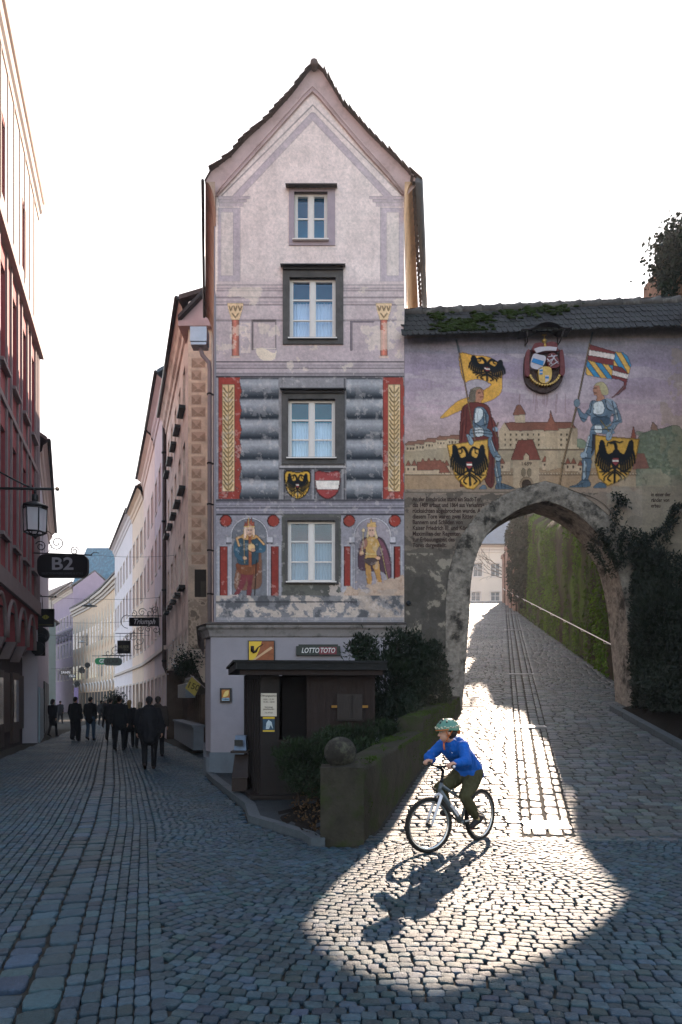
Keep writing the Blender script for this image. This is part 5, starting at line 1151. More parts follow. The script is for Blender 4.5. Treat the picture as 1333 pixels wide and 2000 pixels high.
for yy_ in (50.2, 47.5, 45, 42.5):
    mb = MB(); x = laneX(yy_); mb.box((x-.2, yy_-.3, float(ramp_z(yy_))-.2), (x+.3, yy_+.3, 12.45)); mb.box((x-.28, yy_-.4, 12.45), (x+.35, yy_+.4, 12.7)); mb.build('pier', mat('pinkish_old_render', '#8c7265', .9, .3, 2, .5, 30, stain='#4a4636', stain_amt=.7), lw)
M_leafm = mat('moss_leaf', '#3a4f14', .75, .5, 1.2, 0, spec=.2); M_leafd = mat('dark_ivy_leaf', '#16240f', .7, .5, 1.5, 0, spec=.2); M_leafl = mat('laurel_leaf', '#1f3319', .38, .35, 2, 0, spec=.5)
P = []
for k in range(30000):
    y = 15.2+(rng.random()**1.4)*24; f = rng.random(); b = float(ramp_z(y)); zt2 = wall_top(y)
    hb = float(np.interp(y, [15, 30, 36, 52], [1, 1, .2, 0]))
    if f < .62: x = laneX(y); z = b+(zt2-b)*(f/.62)
    else: q = (f-.62)/.38; x = laneX(y)+q*(2*hb+.5); z = zt2+q*2.25*hb
    if vnoise(np.array([y*2.]), np.array([z*.7]), .5, 3, 3)[0] < .42: continue
    P.append((x-.04-.05*rng.random(), y, z))
P = np.array(P); o = leaves('moss_growth', P, .09, mat('lane_moss_leaf', '#48641a', .85, .7, 1.1, 0, spec=.1), lw, 4, .5, 1.6, np.array([-.7, -.2, -.4])); o['kind'] = 'stuff'
# ivy on the far, level part
P = []
for k in range(9000):
    y = 36+rng.random()*10; z = 12.9-rng.random()**1.5*5.5
    if z < float(ramp_z(y))+1: continue
    if vnoise(np.array([y*1.5]), np.array([z]), .6, 3, 8)[0] < .42: continue
    P.append((laneX(y)-.1-.25*rng.random(), y, z+.5*math.sin(y*2.1)))
iv = thing('ivy_plant', 'dark ivy hanging over the far upper end of the mossy lane wall', 'ivy', (laneX(40), 40, 12), 0, 'ivy on the walls')
leaves('foliage', np.array(P), .16, M_leafd, iv, 5, .7, .6)
mb = MB()
for k in range(6): y = 37+k*1.6; mb.tube([(laneX(y)-.08, y, float(ramp_z(y))), (laneX(y)-.1, y+.3, 9.5), (laneX(y)-.1, y+.1, 12)], .03, 5)
mb.build('stem', mat('bark', '#3b2f25', .9, .3, 10, .5, 60), iv)
# handrail
hr = thing('handrail', 'pale metal handrail fixed along the foot of the mossy wall', 'handrail', (laneX(16)-.15, 16, 2.7))
pth = [(laneX(y)-.2, y, float(ramp_z(y))+1.05+.0) for y in np.linspace(15.45, 51, 24)]
M_rail = mat('pale_rail', '#d6d2cc', .35, .05, 4, 0); mb = MB(); mb.tube(pth, .016, 8); mb.build('rail', M_rail, hr)
mb = MB()
for p in pth[::2]: mb.tube([p, (p[0]+.02, p[1], p[2]-.08), (p[0]+.22, p[1], p[2]-.1)], .012, 6)
mb.build('bracket', M_rail, hr)
# house at the top of the lane
def window_set(root, o, u, n, W, Hh, m_frame, m_pane, rec=.12, bars=(1, 1), fr=.07, surround=None, sw=.12):
    """o: lower left corner on the wall plane"""
    o, u, n = Vector(o), Vector(u), Vector(n); up = Vector((0, 0, 1)); b = o-n*rec
    mb = MB(); d = n*.05
    mb.obox(b, u*fr, up*Hh, d); mb.obox(b+u*(W-fr), u*fr, up*Hh, d); mb.obox(b+u*fr, u*(W-2*fr), up*fr, d); mb.obox(b+u*fr+up*(Hh-fr), u*(W-2*fr), up*fr, d)
    for k in range(bars[0]): x = W*(k+1)/(bars[0]+1); mb.obox(b+u*(x-fr*.4)+up*fr, u*fr*.8, up*(Hh-2*fr), d*.9)
    for k in range(bars[1]): z = Hh*(k+1)/(bars[1]+1)*(1.15 if bars[1] == 1 else 1); mb.obox(b+u*fr+up*(z-fr*.3), u*(W-2*fr), up*fr*.6, d*.8)
    wn = mb.build('window', m_frame, root, fixn=False)
    mb = MB(); mb.obox(b+u*fr*.5+up*fr*.5+n*.005, u*(W-fr), up*(Hh-fr), n*.01); mb.build('pane', m_pane, wn, fixn=False)
    if surround:
        mb = MB(); d = n*.03; w_ = sw
        mb.obox(o-u*w_-up*w_, u*w_, up*(Hh+2*w_), d); mb.obox(o+u*W-up*w_, u*w_, up*(Hh+2*w_), d); mb.obox(o-up*w_, u*W, up*w_, d); mb.obox(o+up*Hh, u*W, up*w_, d); mb.build('surround', surround, wn, fixn=False)
    return wn
M_wframe = mat('white_window_paint', '#cfc8c2', .5, .05, 5, 0)
M_pane = mat('window_pane', '#26343c', .08, .2, 1.5, .03, 3, spec=.8)
def building(name, label, p0, p1, zb, zt_, m_wall, wins, side, m_roof, depth=7, over=.45, roof_h=2.5, cat='house', group=None, cornice=None, bars=(1, 1), surround=None, frame=None, pane=None, cap=True, rec=.14):
    """wall along p0->p1 with real window recesses. wins: list of (s0, z0, w, h). side: +1 normal to the left of p0->p1, -1 right"""
    p0, p1 = Vector((*p0, 0)), Vector((*p1, 0)); L = (p1-p0).length; u = (p1-p0)/L; n = Vector((-u.y, u.x, 0))*side; up = Vector((0, 0, 1))
    root = thing(name, label, cat, (p0.x, p0.y, zb), 0, group)
    ss = sorted({0., L, *[w_[0] for w_ in wins], *[w_[0]+w_[2] for w_ in wins]}); zz = sorted({zb, zt_, *[w_[1] for w_ in wins], *[w_[1]+w_[3] for w_ in wins]})
    ss = [s_ for s_ in ss if -1e-6 <= s_ <= L+1e-6]; mb = MB(); P = lambda s_, z, d=0: p0+u*s_+up*z-n*d
    for a, b in zip(ss[:-1], ss[1:]):
        for c, d in zip(zz[:-1], zz[1:]):
            m_ = ((a+b)/2, (c+d)/2)
            if any(w_[0] < m_[0] < w_[0]+w_[2] and w_[1] < m_[1] < w_[1]+w_[3] for w_ in wins): continue
            mb.quad(P(a, c), P(b, c), P(b, d), P(a, d))
    for s0, z0, w_, h_ in wins:
        a, b, c, d = s0, s0+w_, z0, z0+h_; e = rec+.06
        mb.quad(P(a, c), P(a, c, e), P(a, d, e), P(a, d)); mb.quad(P(b, c), P(b, d), P(b, d, e), P(b, c, e)); mb.quad(P(a, d), P(a, d, e), P(b, d, e), P(b, d)); mb.quad(P(a, c), P(b, c), P(b, c, e), P(a, c, e)); mb.quad(P(a, c, e), P(b, c, e), P(b, d, e), P(a, d, e))
    D = depth
    mb.quad(P(0, zb), P(0, zb, D), P(0, zt_, D), P(0, zt_)); mb.quad(P(L, zb), P(L, zt_), P(L, zt_, D), P(L, zb, D)); mb.quad(P(0, zb, D), P(L, zb, D), P(L, zt_, D), P(0, zt_, D))
    if cap:   # gable ends
        mb.add([P(0, zt_), P(0, zt_, D), P(0, zt_+roof_h, D/2)], [(0, 1, 2)]); mb.add([P(L, zt_), P(L, zt_, D), P(L, zt_+roof_h, D/2)], [(0, 1, 2)])
    mb.build('wall', m_wall, root, fixn=False)
    r_ = MB(); th = .14; a = P(-.05, zt_+.0, -over); b = P(L+.05, zt_+.0, -over); c = P(L+.05, zt_+roof_h+.1, D/2); d = P(-.05, zt_+roof_h+.1, D/2); e = P(-.05, zt_, D+over); f = P(L+.05, zt_, D+over)
    r_.prism([a, b, c, d], (0, 0, th)); r_.prism([d, c, f, e], (0, 0, th)); rf_ = r_.build('roof', m_roof, root)
    g_ = MB(); g_.tube([P(-.05, zt_+.02, -over-.06), P(L+.05, zt_+.02, -over-.06)], .075, 8); g_.build('gutter', M_metal_d if over > .2 else m_roof, rf_)
    if cornice is not None:
        cn = MB()
        prof = [(0, -.75), (.06, -.72), (.08, -.5), (.16, -.42), (.2, -.2), (over-.02, -.08), (over, -.01)]
        V = [P(s_, zt_+z, -d_) for s_ in (0, L) for d_, z in prof]; k = len(prof)
        cn.add(V, [(j, k+j, k+j+1, j+1) for j in range(k-1)]); cn.build('cornice', cornice, root, fixn=False)
    for s0, z0, w_, h_ in wins: window_set(root, P(s0, z0), u, n, w_, h_, frame or M_wframe, pane or M_pane, rec, bars, .06 if w_ > .7 else .05, surround)
    return root, P, u, n, L
M_slate = mat('blue_grey_roof', '#54606a', .6, .2, 2, .2, 20)
M_pinkf = mat('pale_pink_facade', '#d2c2b2', .85, .05, 1, .1, 30); M_corn = mat('pale_cornice', '#cdbfb4', .8, .05, 2, .1)
X0 = px2X(870, 72)
building('lane_top_house', 'pale pink house with white windows seen through the arch at the top of the lane', (X0, 72), (px2X(1075, 72), 72), 9, py2Z(1066, 72), M_pinkf, [(px2X(x, 72)-X0, py2Z(y, 72), 1.0, h_) for x, y, h_ in ((959, 1126, 1.45), (959, 1174, 1.0), (921, 1174, 1.0), (935-10, 1126, 1.45), (895, 1126, 1.4), (990, 1126, 1.4))], -1, M_slate, 9, .5, 4.2, cornice=M_corn, surround=M_corn, cap=True)
mb = MB(); t = thing('garden_pavilion', 'narrow pale building with a buttress just above the mossy wall, seen through the arch', 'building', (laneX(37)+1, 37, 9))
mb = MB(); mb.box((px2X(1050, 37), 37, 9), (px2X(1050, 37)+2, 40, 12.7)); mb.build('wall', mat('warm_white_render', '#cdbbae', .85, .06, 2, .1), t); mb = MB(); mb.box((px2X(1044, 37), 36.9, 9), (px2X(1050, 37), 38, py2Z(1020, 37))); mb.build('buttress', mat('pinkish_old_render', '#8c7265'), t)
mb = MB(); mb.prism([(px2X(1050, 37)-.15, 36.8, 12.7), (px2X(1050, 37)+2.1, 36.8, 12.7), (px2X(1050, 37)+1, 36.8, 13.0)], (0, 3.4, 0)); mb.build('roof', M_slate, t)
# bare shrub leaning out at the top of the lane
t = thing('bare_shrub', 'small leafless shrub reaching over the lane beside the far end of the wall', 'shrub', (laneX(51), 51.5, 9.4)); mb = MB()
def twig(p, d, L_, r_, lv):
    q = Vector(p)+Vector(d)*L_; mid = (Vector(p)+q)/2+Vector((random.uniform(-.1, .1),)*3)*L_*.5; mb.tube([p, mid, q], [r_, r_*.8, r_*.55], 5)
    if lv:
        for k in range(3): twig(q if k else mid, (Vector(d)+Vector((random.uniform(-.7, .7), random.uniform(-.7, .7), random.uniform(-.4, .6)))).normalized(), L_*.66, r_*.55, lv-1)
for k in range(4): twig((laneX(51)-.1, 51.5, 11.2+.25*k), Vector((-.9, random.uniform(-.3, .3), .25+.15*k)).normalized(), 1.1, .035, 3)
mb.build('branches', MATS['bark'], t, fixn=False)
# ivy-clad pier standing above the right end of the gate wall
t = thing('ivy_covered_chimney', 'brick pier overgrown with ivy rising above the right end of the coping', 'pier', (px2X(1335, 17), 17, 9)); mb = MB()
mb.box((px2X(1306, 17), 16.4, 2), (px2X(1306, 17)+2, 18.4, py2Z(475, 16.6))); mb.box((px2X(1306, 17)-.1, 16.35, py2Z(545, 16.6)), (px2X(1306, 17)+.5, 16.6, py2Z(585, 16.6))); mb.build('shaft', mat('old_brick_render', '#7a5c4a', .9, .35, 4, .6, 25), t)
P = []
for k in range(9000):
    a = rng.normal(size=3)*np.array([.25, .3, .33]); c = np.array([px2X(1330, 16.5), 16.5, py2Z(500, 16.5)]); P.append(c+a)
for k in range(500): P.append((px2X(1303, 16.3)+rng.normal()*.12, 16.2+rng.normal()*.1, py2Z(545, 16.3)+rng.normal()*.4-.1))
leaves('foliage', P, .10, M_leafd, t, 9, .75, .8)
t = thing('lane_shade_building', 'ivied garden building added above the far end of the lane wall to shade the lane', 'building', (laneX(47)+.5, 47, 9)); mb = MB(); mb.prism([(laneX(44)+.3, 44.5, 9), (laneX(44)+3.5, 44.5, 9), (laneX(51)+3.5, 51, 9), (laneX(51)+.3, 51, 9)], (0, 0, 5.2)); mb.build('wall', mat('old_brick_render', '#7a5c4a'), t); mb = MB(); mb.prism([(laneX(44)+.1, 44.3, 14.2), (laneX(44)+3.7, 44.3, 14.2), (laneX(51)+3.7, 51.2, 14.2), (laneX(51)+.1, 51.2, 14.2)], (0, 0, .15)); mb.build('roof', M_slate, t); leaves('ivy', np.array([(laneX(y)+.2-.2*rng.random(), y, 9.5+rng.random()*4.9) for y in 44.3+6.7*rng.random(5000)]), .16, M_leafd, t, 12, .7, .6)  # garden building put in and made tall so that it shades the lane
# ======================= THE LONG STREET ON THE LEFT =======================
M_redf = mat('red_facade', '#904548', .85, .12, 1.5, .2, 50, stain='#7c3a3a', stain_amt=.35)
M_pil = mat('grey_pink_pilaster', '#80706f', .8, .1, 3, .15); M_creamf = mat('cream_top_storey', '#b4a69e', .85, .08, 1.5, .15)
M_dwin = mat('dark_shutter', '#232628', .5, .2, 6, .05); M_darkst = mat('dark_ground_stone', '#3b3433', .8, .3, 3, .4, 30)
rp0 = Vector((-9.7-.298*(9-18.9), 9)); rp1 = Vector((-11.75, 25.8)); Lr = (rp1-rp0).length
def sY(Yv): return (Yv-9)/(rp1.y-9)*Lr
cen = [24.45, 22.7, 20.95, 19.2, 17.45, 15.7, 13.95, 12.2, 10.4]; ww = 1.0
wins = [(sY(c)-ww/2, z0, ww, h_) for c in cen for z0, h_ in ((6.5, 3.1), (11.4, 2.9))]+[(sY(c)-ww/2+.1, 16.3, ww-.2, 2.2) for c in cen[1::2]]
red, PR, ur, nr_, Lr = building('red_corner_building', 'tall red building with grey pilasters, dark windows and a sunlit cream top storey', tuple(rp0), tuple(rp1), 4.4, 21.0, M_redf, wins, -1, M_creamf, 9, .14, 2.0, 'building', cornice=M_creamf, frame=M_dwin, pane=mat('dark_window_pane', '#14191c', .1, .2, 1.5, .03, 3, spec=.8), rec=.22)
mb = MB()
for c in cen:
    for d_ in (-.62, .5): mb.obox(PR(sY(c)+d_, 5.5, 0), ur*.12, (0, 0, 9.4), nr_*.06)
    for z0, h_ in ((6.5, 3.1), (11.4, 2.9)): mb.obox(PR(sY(c)-.56, z0-.16, 0), ur*1.12, (0, 0, .1), nr_*.16)
for s_ in (Lr-.35, Lr-.62, Lr-.12): mb.obox(PR(s_, 5.5, 0), ur*.1, (0, 0, 9.4), nr_*.08)
mb.build('pilasters', M_pil, red, fixn=False)
mb = MB(); mb.obox(PR(0, 14.9, 0), ur*Lr, (0, 0, .3), nr_*.22); mb.obox(PR(0, 4.95, 0), ur*Lr, (0, 0, .5), nr_*.12); mb.obox(PR(0, 10.3, 0), ur*Lr, (0, 0, .18), nr_*.07); mb.build('string_courses', M_pil, red, fixn=False)
mb = MB(); mb.obox(PR(0, 15.2, 0), ur*Lr, (0, 0, 1.05), nr_*.02); mb.obox(PR(0, 18.6, 0), ur*Lr, (0, 0, 2.3), nr_*.02)
prev = 0
for s0 in sorted([w_[0] for w_ in wins if w_[1] > 16]): mb.obox(PR(prev, 16.25, 0), ur*(s0-prev), (0, 0, 2.35), nr_*.02); prev = s0+ww-.2
mb.obox(PR(prev, 16.25, 0), ur*(Lr-prev), (0, 0, 2.35), nr_*.02); mb.build('top_storey_render', M_creamf, red, fixn=False)
mb = MB()
for k in range(int(Lr/1.0)): mb.obox(PR(k*1.0+.3, 15.25, -.02), ur*.07, (0, 0, 5.2), nr_*.03)
mb.build('top_storey_ribs', mat('rib_paint', '#a3938a', .85, .05, 2, 0), red, fixn=False)
mb = MB(); s_ = .2     # corbel arches carrying the upper storeys
while s_ < Lr-1.9:
    w_ = 1.85; q = [(s_, 4.95), (s_, 3.55)]+[(s_+w_/2-.8*math.cos(a), 3.55+1.15*math.sin(a)) for a in np.linspace(0, math.pi, 12)]+[(s_+w_, 3.55), (s_+w_, 4.95)]
    mb.prism([PR(a, z, 0) for a, z in q], -nr_*.35)
    s_ += w_
mb.build('corbel_arches', M_redf, red); mb = MB(); s_ = .2
while s_ < Lr-1.9:
    mb.tube([PR(s_+.925-.84*math.cos(a), 3.55+1.2*math.sin(a), -.01) for a in np.linspace(0, math.pi, 12)], .07, 6); mb.prism([PR(s_-.13, 3.6, -.02), PR(s_+.13, 3.6, -.02), PR(s_+.05, 3.0, .25), PR(s_-.05, 3.0, .25)], -nr_*.3); s_ += 1.85
mb.build('arch_trim', M_pil, red)
mb = MB(); mb.quad(PR(0, 0, .55), PR(Lr, 0, .55), PR(Lr, 5.2, .55), PR(0, 5.2, .55)); mb.quad(PR(Lr, 0, .55), PR(Lr, 0, 9), PR(Lr, 5, 9), PR(Lr, 5, .55)); mb.quad(PR(0, 4.4, .55), PR(Lr, 4.4, .55), PR(Lr, 4.4, .0), PR(0, 4.4, 0)); mb.build('ground_storey_wall', M_darkst, red, fixn=False)
for k in range(6):
    s_ = 1+k*2.8; wd = mat('brown_shop_door', '#3a2820', .5, .3, 4, .2, 30); mb = MB(); mb.obox(PR(s_, .15, .55), ur*1.3, (0, 0, 2.5), nr_*.1); mb.obox(PR(s_+1.45, .6, .55), ur*.9, (0, 0, 2), nr_*.08); dr = mb.build('shop_door', wd, red)
    mb = MB(); mb.obox(PR(s_+.2, .9, .45), ur*.9, (0, 0, 1.5), nr_*.01); mb.build('pane', M_pane, dr)
# left-hand house beyond
M_pale = mat('pale_grey_facade', '#b3adb5', .85, .06, 1.2, .1); M_teal = mat('greened_copper', '#255e74', .5, .25, 1.2, .1, 20, stretch=(3, 3, .3), stain='#4f93a2', stain_amt=.4)
l2, PL, ul, nl, Ll = building('pale_left_house', 'pale grey house next to the red building, with shop signs hanging from it', (-11.9, 26.1), (-17.7, 40.3), 0, 11.9, M_pale, [(1.5+3*k, z0, .95, 1.6) for k in range(4) for z0 in (4.6, 8)], -1, M_tile, 8, .35, 2.5, cornice=M_corn)
mb = MB(); mb.obox(PL(.3, 0, -.02), ul*4.2, (0, 0, 2.2), nl*.06); mb.build('pale_shop_counter', mat('pale_blue_panel', '#8fa0a8', .6, .1, 3, .05), l2)
mb = MB()
for k in range(3): mb.obox(PL(6+2.6*k, .1, -.02), ul*2.1, (0, 0, 2.5), nl*.06)
mb.build('shopfront', M_dwin, l2)
# right-hand row -------------------------------------------------------
M_or = mat('apricot_render', '#ecdccf', .88, .12, 1.2, .3, 40, stain='#8a7468', stain_amt=.5, stain_scale=.7); M_li = mat('lilac_render', '#cfc0c2', .88, .1, 1, .2, 40); M_pk = mat('rose_render', '#e6cbc0', .88, .08, 1, .15, 40)
M_be = mat('beige_render', '#e6cdb8', .88, .08, 1, .15, 40); M_wh = mat('white_facade', '#e4dadc', .88, .06, 1, .15, 40); M_ye = mat('ochre_facade', '#e4c6aa', .88, .08, 1, .15, 40); M_pu = mat('mauve_facade', '#a38fa2', .88, .08, 1, .15, 40)
M_copper = mat('brown_gutter_roof', '#6e4238', .6, .3, 4, .2, 40)
r2, P2, u2, n2_, L2_ = building('sgraffito_house', 'apricot house with corbelled storeys and scratched plaster corner blocks behind the painted house', (-4.72, 20.6), (-7.6, 29), 3.9, 14.0, M_or,
    [(s_, z0, .75, h_) for s_ in (1.0, 2.6, 4.2, 5.8, 7.4) for z0, h_ in ((5.4, 1.7), (8.6, 1.5), (11.2, 1.35))], 1, M_tile, 5, .3, 1.3, cornice=M_or, frame=M_dwin, pane=M_pane, bars=(0, 0), rec=.2, cap=True)
for s_ in (1.0, 2.6, 4.2, 5.8, 7.4):
    for z0 in (5.4, 8.6, 11.2): mb = MB(); mb.obox(P2(s_-.08, z0-.1, 0), u2*.91, (0, 0, .09), n2_*.2); mb.build('window_ledge', M_dwin, r2, fixn=False)
# end wall facing the camera with painted blocks
YE = 20.4; qc = Canvas(368, 414, 640, 1268, 1.2, '#e6d2c2'); X, Y = qc.X, qc.Y
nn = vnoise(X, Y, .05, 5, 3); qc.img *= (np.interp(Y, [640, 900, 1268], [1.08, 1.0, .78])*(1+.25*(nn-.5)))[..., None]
for k in range(17):
    y = 700+k*24; w_ = 20 if k % 2 else 28
    x0 = 374; qc.rect(x0, y, x0+w_, y+19, '#c9a795', .6); qc.poly([(x0+1, y+1), (x0+1, y+18), (x0+w_*.42, y+9.5)], '#8f6f5c', .4); qc.poly([(x0+w_-1, y+1), (x0+w_-1, y+18), (x0+w_*.58, y+9.5)], '#8f6f5c', .4)
    qc.poly([(x0+2, y+18), (x0+w_-2, y+18), (x0+w_*.58, y+11), (x0+w_*.42, y+11)], '#7c5f4e', .35)
    if not k % 2: qc.rect(x0+w_+4, y+3, 413, y+22, '#8f7562', .3)
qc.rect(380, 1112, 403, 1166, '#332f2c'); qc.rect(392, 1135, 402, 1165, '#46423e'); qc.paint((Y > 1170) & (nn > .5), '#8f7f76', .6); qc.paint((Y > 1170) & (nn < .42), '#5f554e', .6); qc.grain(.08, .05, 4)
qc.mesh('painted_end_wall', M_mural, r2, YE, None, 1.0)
xa, xb = px2X(368, YE), px2X(414, YE); zb_, ze_ = py2Z(1268, YE), py2Z(640, YE)
mb = MB(); mb.box((xa, YE+.01, zb_), (xb, YE+.6, ze_)); mb.prism([(xa-.0, YE+.02, zb_+.02), (xb, YE+.02, zb_+.02), (xb, YE+.5, zb_-1.0), (xa+.35, YE+.5, zb_-1.0)], (0, 1.2, 0)); mb.build('corner_block', M_or, r2)
mb = MB(); mb.box((px2X(351, 20.4), 20.2, ze_-.05), (xb+.3, 21.4, ze_+.12)); mb.prism([(px2X(352, 20.4), 20.3, ze_+.1), (px2X(400, 20.4), 20.3, py2Z(575, 20.4)), (px2X(412, 20.4), 20.3, ze_+.1)], (0, 1.6, 0)); mb.build('gablet', M_cove, r2)
mb = MB(); a = Vector((px2X(349, 20.2), 20.1, ze_+.1)); b = Vector((px2X(402, 20.2), 20.1, py2Z(572, 20.2))); mb.prism([a, b, b+Vector((0, .3, 0)), a+Vector((0, .3, 0))], (0, 0, .12)); mb.build('gablet_roof', M_metal_d, r2)
mb = MB(); s_ = .3
while s_ < L2_-1:
    w_ = 1.15; q = [(s_, 4.0), (s_, 2.95)]+[(s_+w_/2-.5*math.cos(a), 2.95+.95*math.sin(a)**.8) for a in np.linspace(.02, math.pi-.02, 10)]+[(s_+w_, 2.95), (s_+w_, 4.0)]
    mb.prism([P2(a, z, 0) for a, z in q], -n2_*.25); s_ += w_
mb.build('corbel_arches', M_or, r2)
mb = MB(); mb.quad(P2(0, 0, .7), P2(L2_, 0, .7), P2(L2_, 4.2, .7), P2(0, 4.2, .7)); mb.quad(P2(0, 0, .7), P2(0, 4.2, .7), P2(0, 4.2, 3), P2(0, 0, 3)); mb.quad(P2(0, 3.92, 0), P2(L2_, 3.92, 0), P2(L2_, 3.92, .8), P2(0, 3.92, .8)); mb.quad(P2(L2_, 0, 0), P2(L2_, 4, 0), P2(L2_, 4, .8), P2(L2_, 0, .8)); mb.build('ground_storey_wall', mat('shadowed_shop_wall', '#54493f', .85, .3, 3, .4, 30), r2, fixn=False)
mb = MB(); mb.obox(P2(-.9, .18, .35), u2*6.6, (0, 0, .72), n2_*.3); mb.obox(P2(-.9, .86, .38), u2*6.6, (0, 0, .07), n2_*.38); mb.build('stone_ledge', mat('shop_ledge_stone', '#6c737b', .7, .12, 4, .3, 40), r2)
mb = MB()
for k in range(9): mb.lathe([(.09, .95), (.10, 1.2), (.075, 1.5), (.10, 1.85)], tuple(P2(-.6+k*.62, 0, .5))[:3], 10)
mb.build('balusters', mat('baluster_wood', '#5a4a3d', .7, .2, 8, .2), r2)
# newspaper rack hanging in the shop window
o_ = P2(.1, 1.75, .22); t = thing('newspaper_rack', 'grey newspaper rack with folded papers under the corbel arches of the apricot house', 'rack', tuple(o_)); mb = MB(); mb.obox(o_, u2*2.6, (0, 0, .42), n2_*.3); mb.build('bin', mat('grey_plastic', '#5d6670', .5, .1, 5, .05), t)
mb = MB(); mb.obox(o_+Vector((0, 0, .42)), u2*2.6, (0, 0, .03), n2_*.3)
for k in range(7): mb.obox(o_+u2*(.1+.36*k)+Vector((0, 0, .46)), u2*.3, n2_*.04+Vector((0, 0, .22)), n2_*.02)
mb.build('papers', mat('newsprint', '#a9a8aa', .8, .5, 12, 0), t)
mb = MB()
for k in range(8): mb.obox(o_+u2*(.13+.32*k)+n2_*.06+Vector((0, 0, .52)), u2*.16, (0, 0, .09), n2_*.012)
mb.build('headlines', M_black, t)
# greenery under the arches
P = [tuple(P2(rng.uniform(-.6, 4.5), 2.95+rng.normal()*.2, .15+rng.normal()*.15)) for k in range(2600)]
t = thing('hanging_garland', 'dark evergreen garland with small lights hanging under the corbel arches', 'garland', tuple(P2(2, 3, 0))); leaves('foliage', P, .09, M_leafd, t, 3, .4, .4)
mb = MB()
for k in range(14): mb.ball(tuple(P2(rng.uniform(0, 4.5), 3.0+rng.normal()*.3, -.3)), .022, 8)
mb.build('bulbs', mat('glass_bulb', '#c9cfd2', .2, 0, 1, 0), t, fixn=False)
seg = [((-7.62, 29.05), (-9.8, 35)), ((-9.82, 35.05), (-12.6, 42.5)), ((-12.62, 42.55), (-15.2, 48.5)), ((-15.22, 48.55), (-20.8, 61.2))]
info = [('narrow_lilac_house', 'narrow lilac-grey house with a drainpipe, second from the painted house on the long street', M_li, 15.9, M_slate, 6), ('rose_house', 'rose-pink house halfway along the street behind the Triumph sign', M_pk, 15.8, M_tile, 7), ('beige_house', 'beige house with tall white-framed windows and three small arches below, behind the black HUBER sign', M_be, 15.3, M_tile, 7), ('white_house', 'bright white house with a brown gutter where the street bends', M_wh, 15.6, M_copper, 8)]
for (a, b), (nm, lb, m_, z, mr0, d_) in zip(seg, info):
    L0 = (Vector(b)-Vector(a)).length; nw = max(2, int(L0/2.1)); wl = [((k+.5)*L0/nw-.42, z0, .85, h_) for k in range(nw) for z0, h_ in ((4.9, 1.8), (8.2, 1.7), (11.3, 1.5))]+[((k+.5)*L0/nw-.6, .5, 1.2, 2.3) for k in range(nw)]
    root, Pq, uq, nq_, Lq = building(nm, lb, a, b, 0, z, m_, wl, 1, mr0, d_, .4, 2.4, cornice=m_, surround=M_corn, group=None)
    mb = MB(); mb.obox(Pq(0, 3.9, 0), uq*Lq, (0, 0, .18), nq_*.12); mb.build('string_course', M_corn, root, fixn=False)
mb = MB(); x, y = -7.68, 29.3; t = thing('rain_pipe', 'dark brown rain pipe running down between the apricot and lilac houses', 'pipe', (x, y, 0)); mb.tube([(x-.05, y-.2, 13.8), (x-.05, y-.2, 3.2), (x+.15, y-.1, 2.7), (x+.15, y-.1, 0)], .09, 8); mb.build('pipe', mat('brown_pipe', '#3d302c', .5, .1, 5, 0), t)
mb = MB()
for z in (3.4, 6.5, 9.5, 12.5): mb.lathe([(.11, z-.04), (.12, z), (.11, z+.04)], (x-.05, y-.2, 0), 10)
mb.build('pipe_collar', M_iron, t)
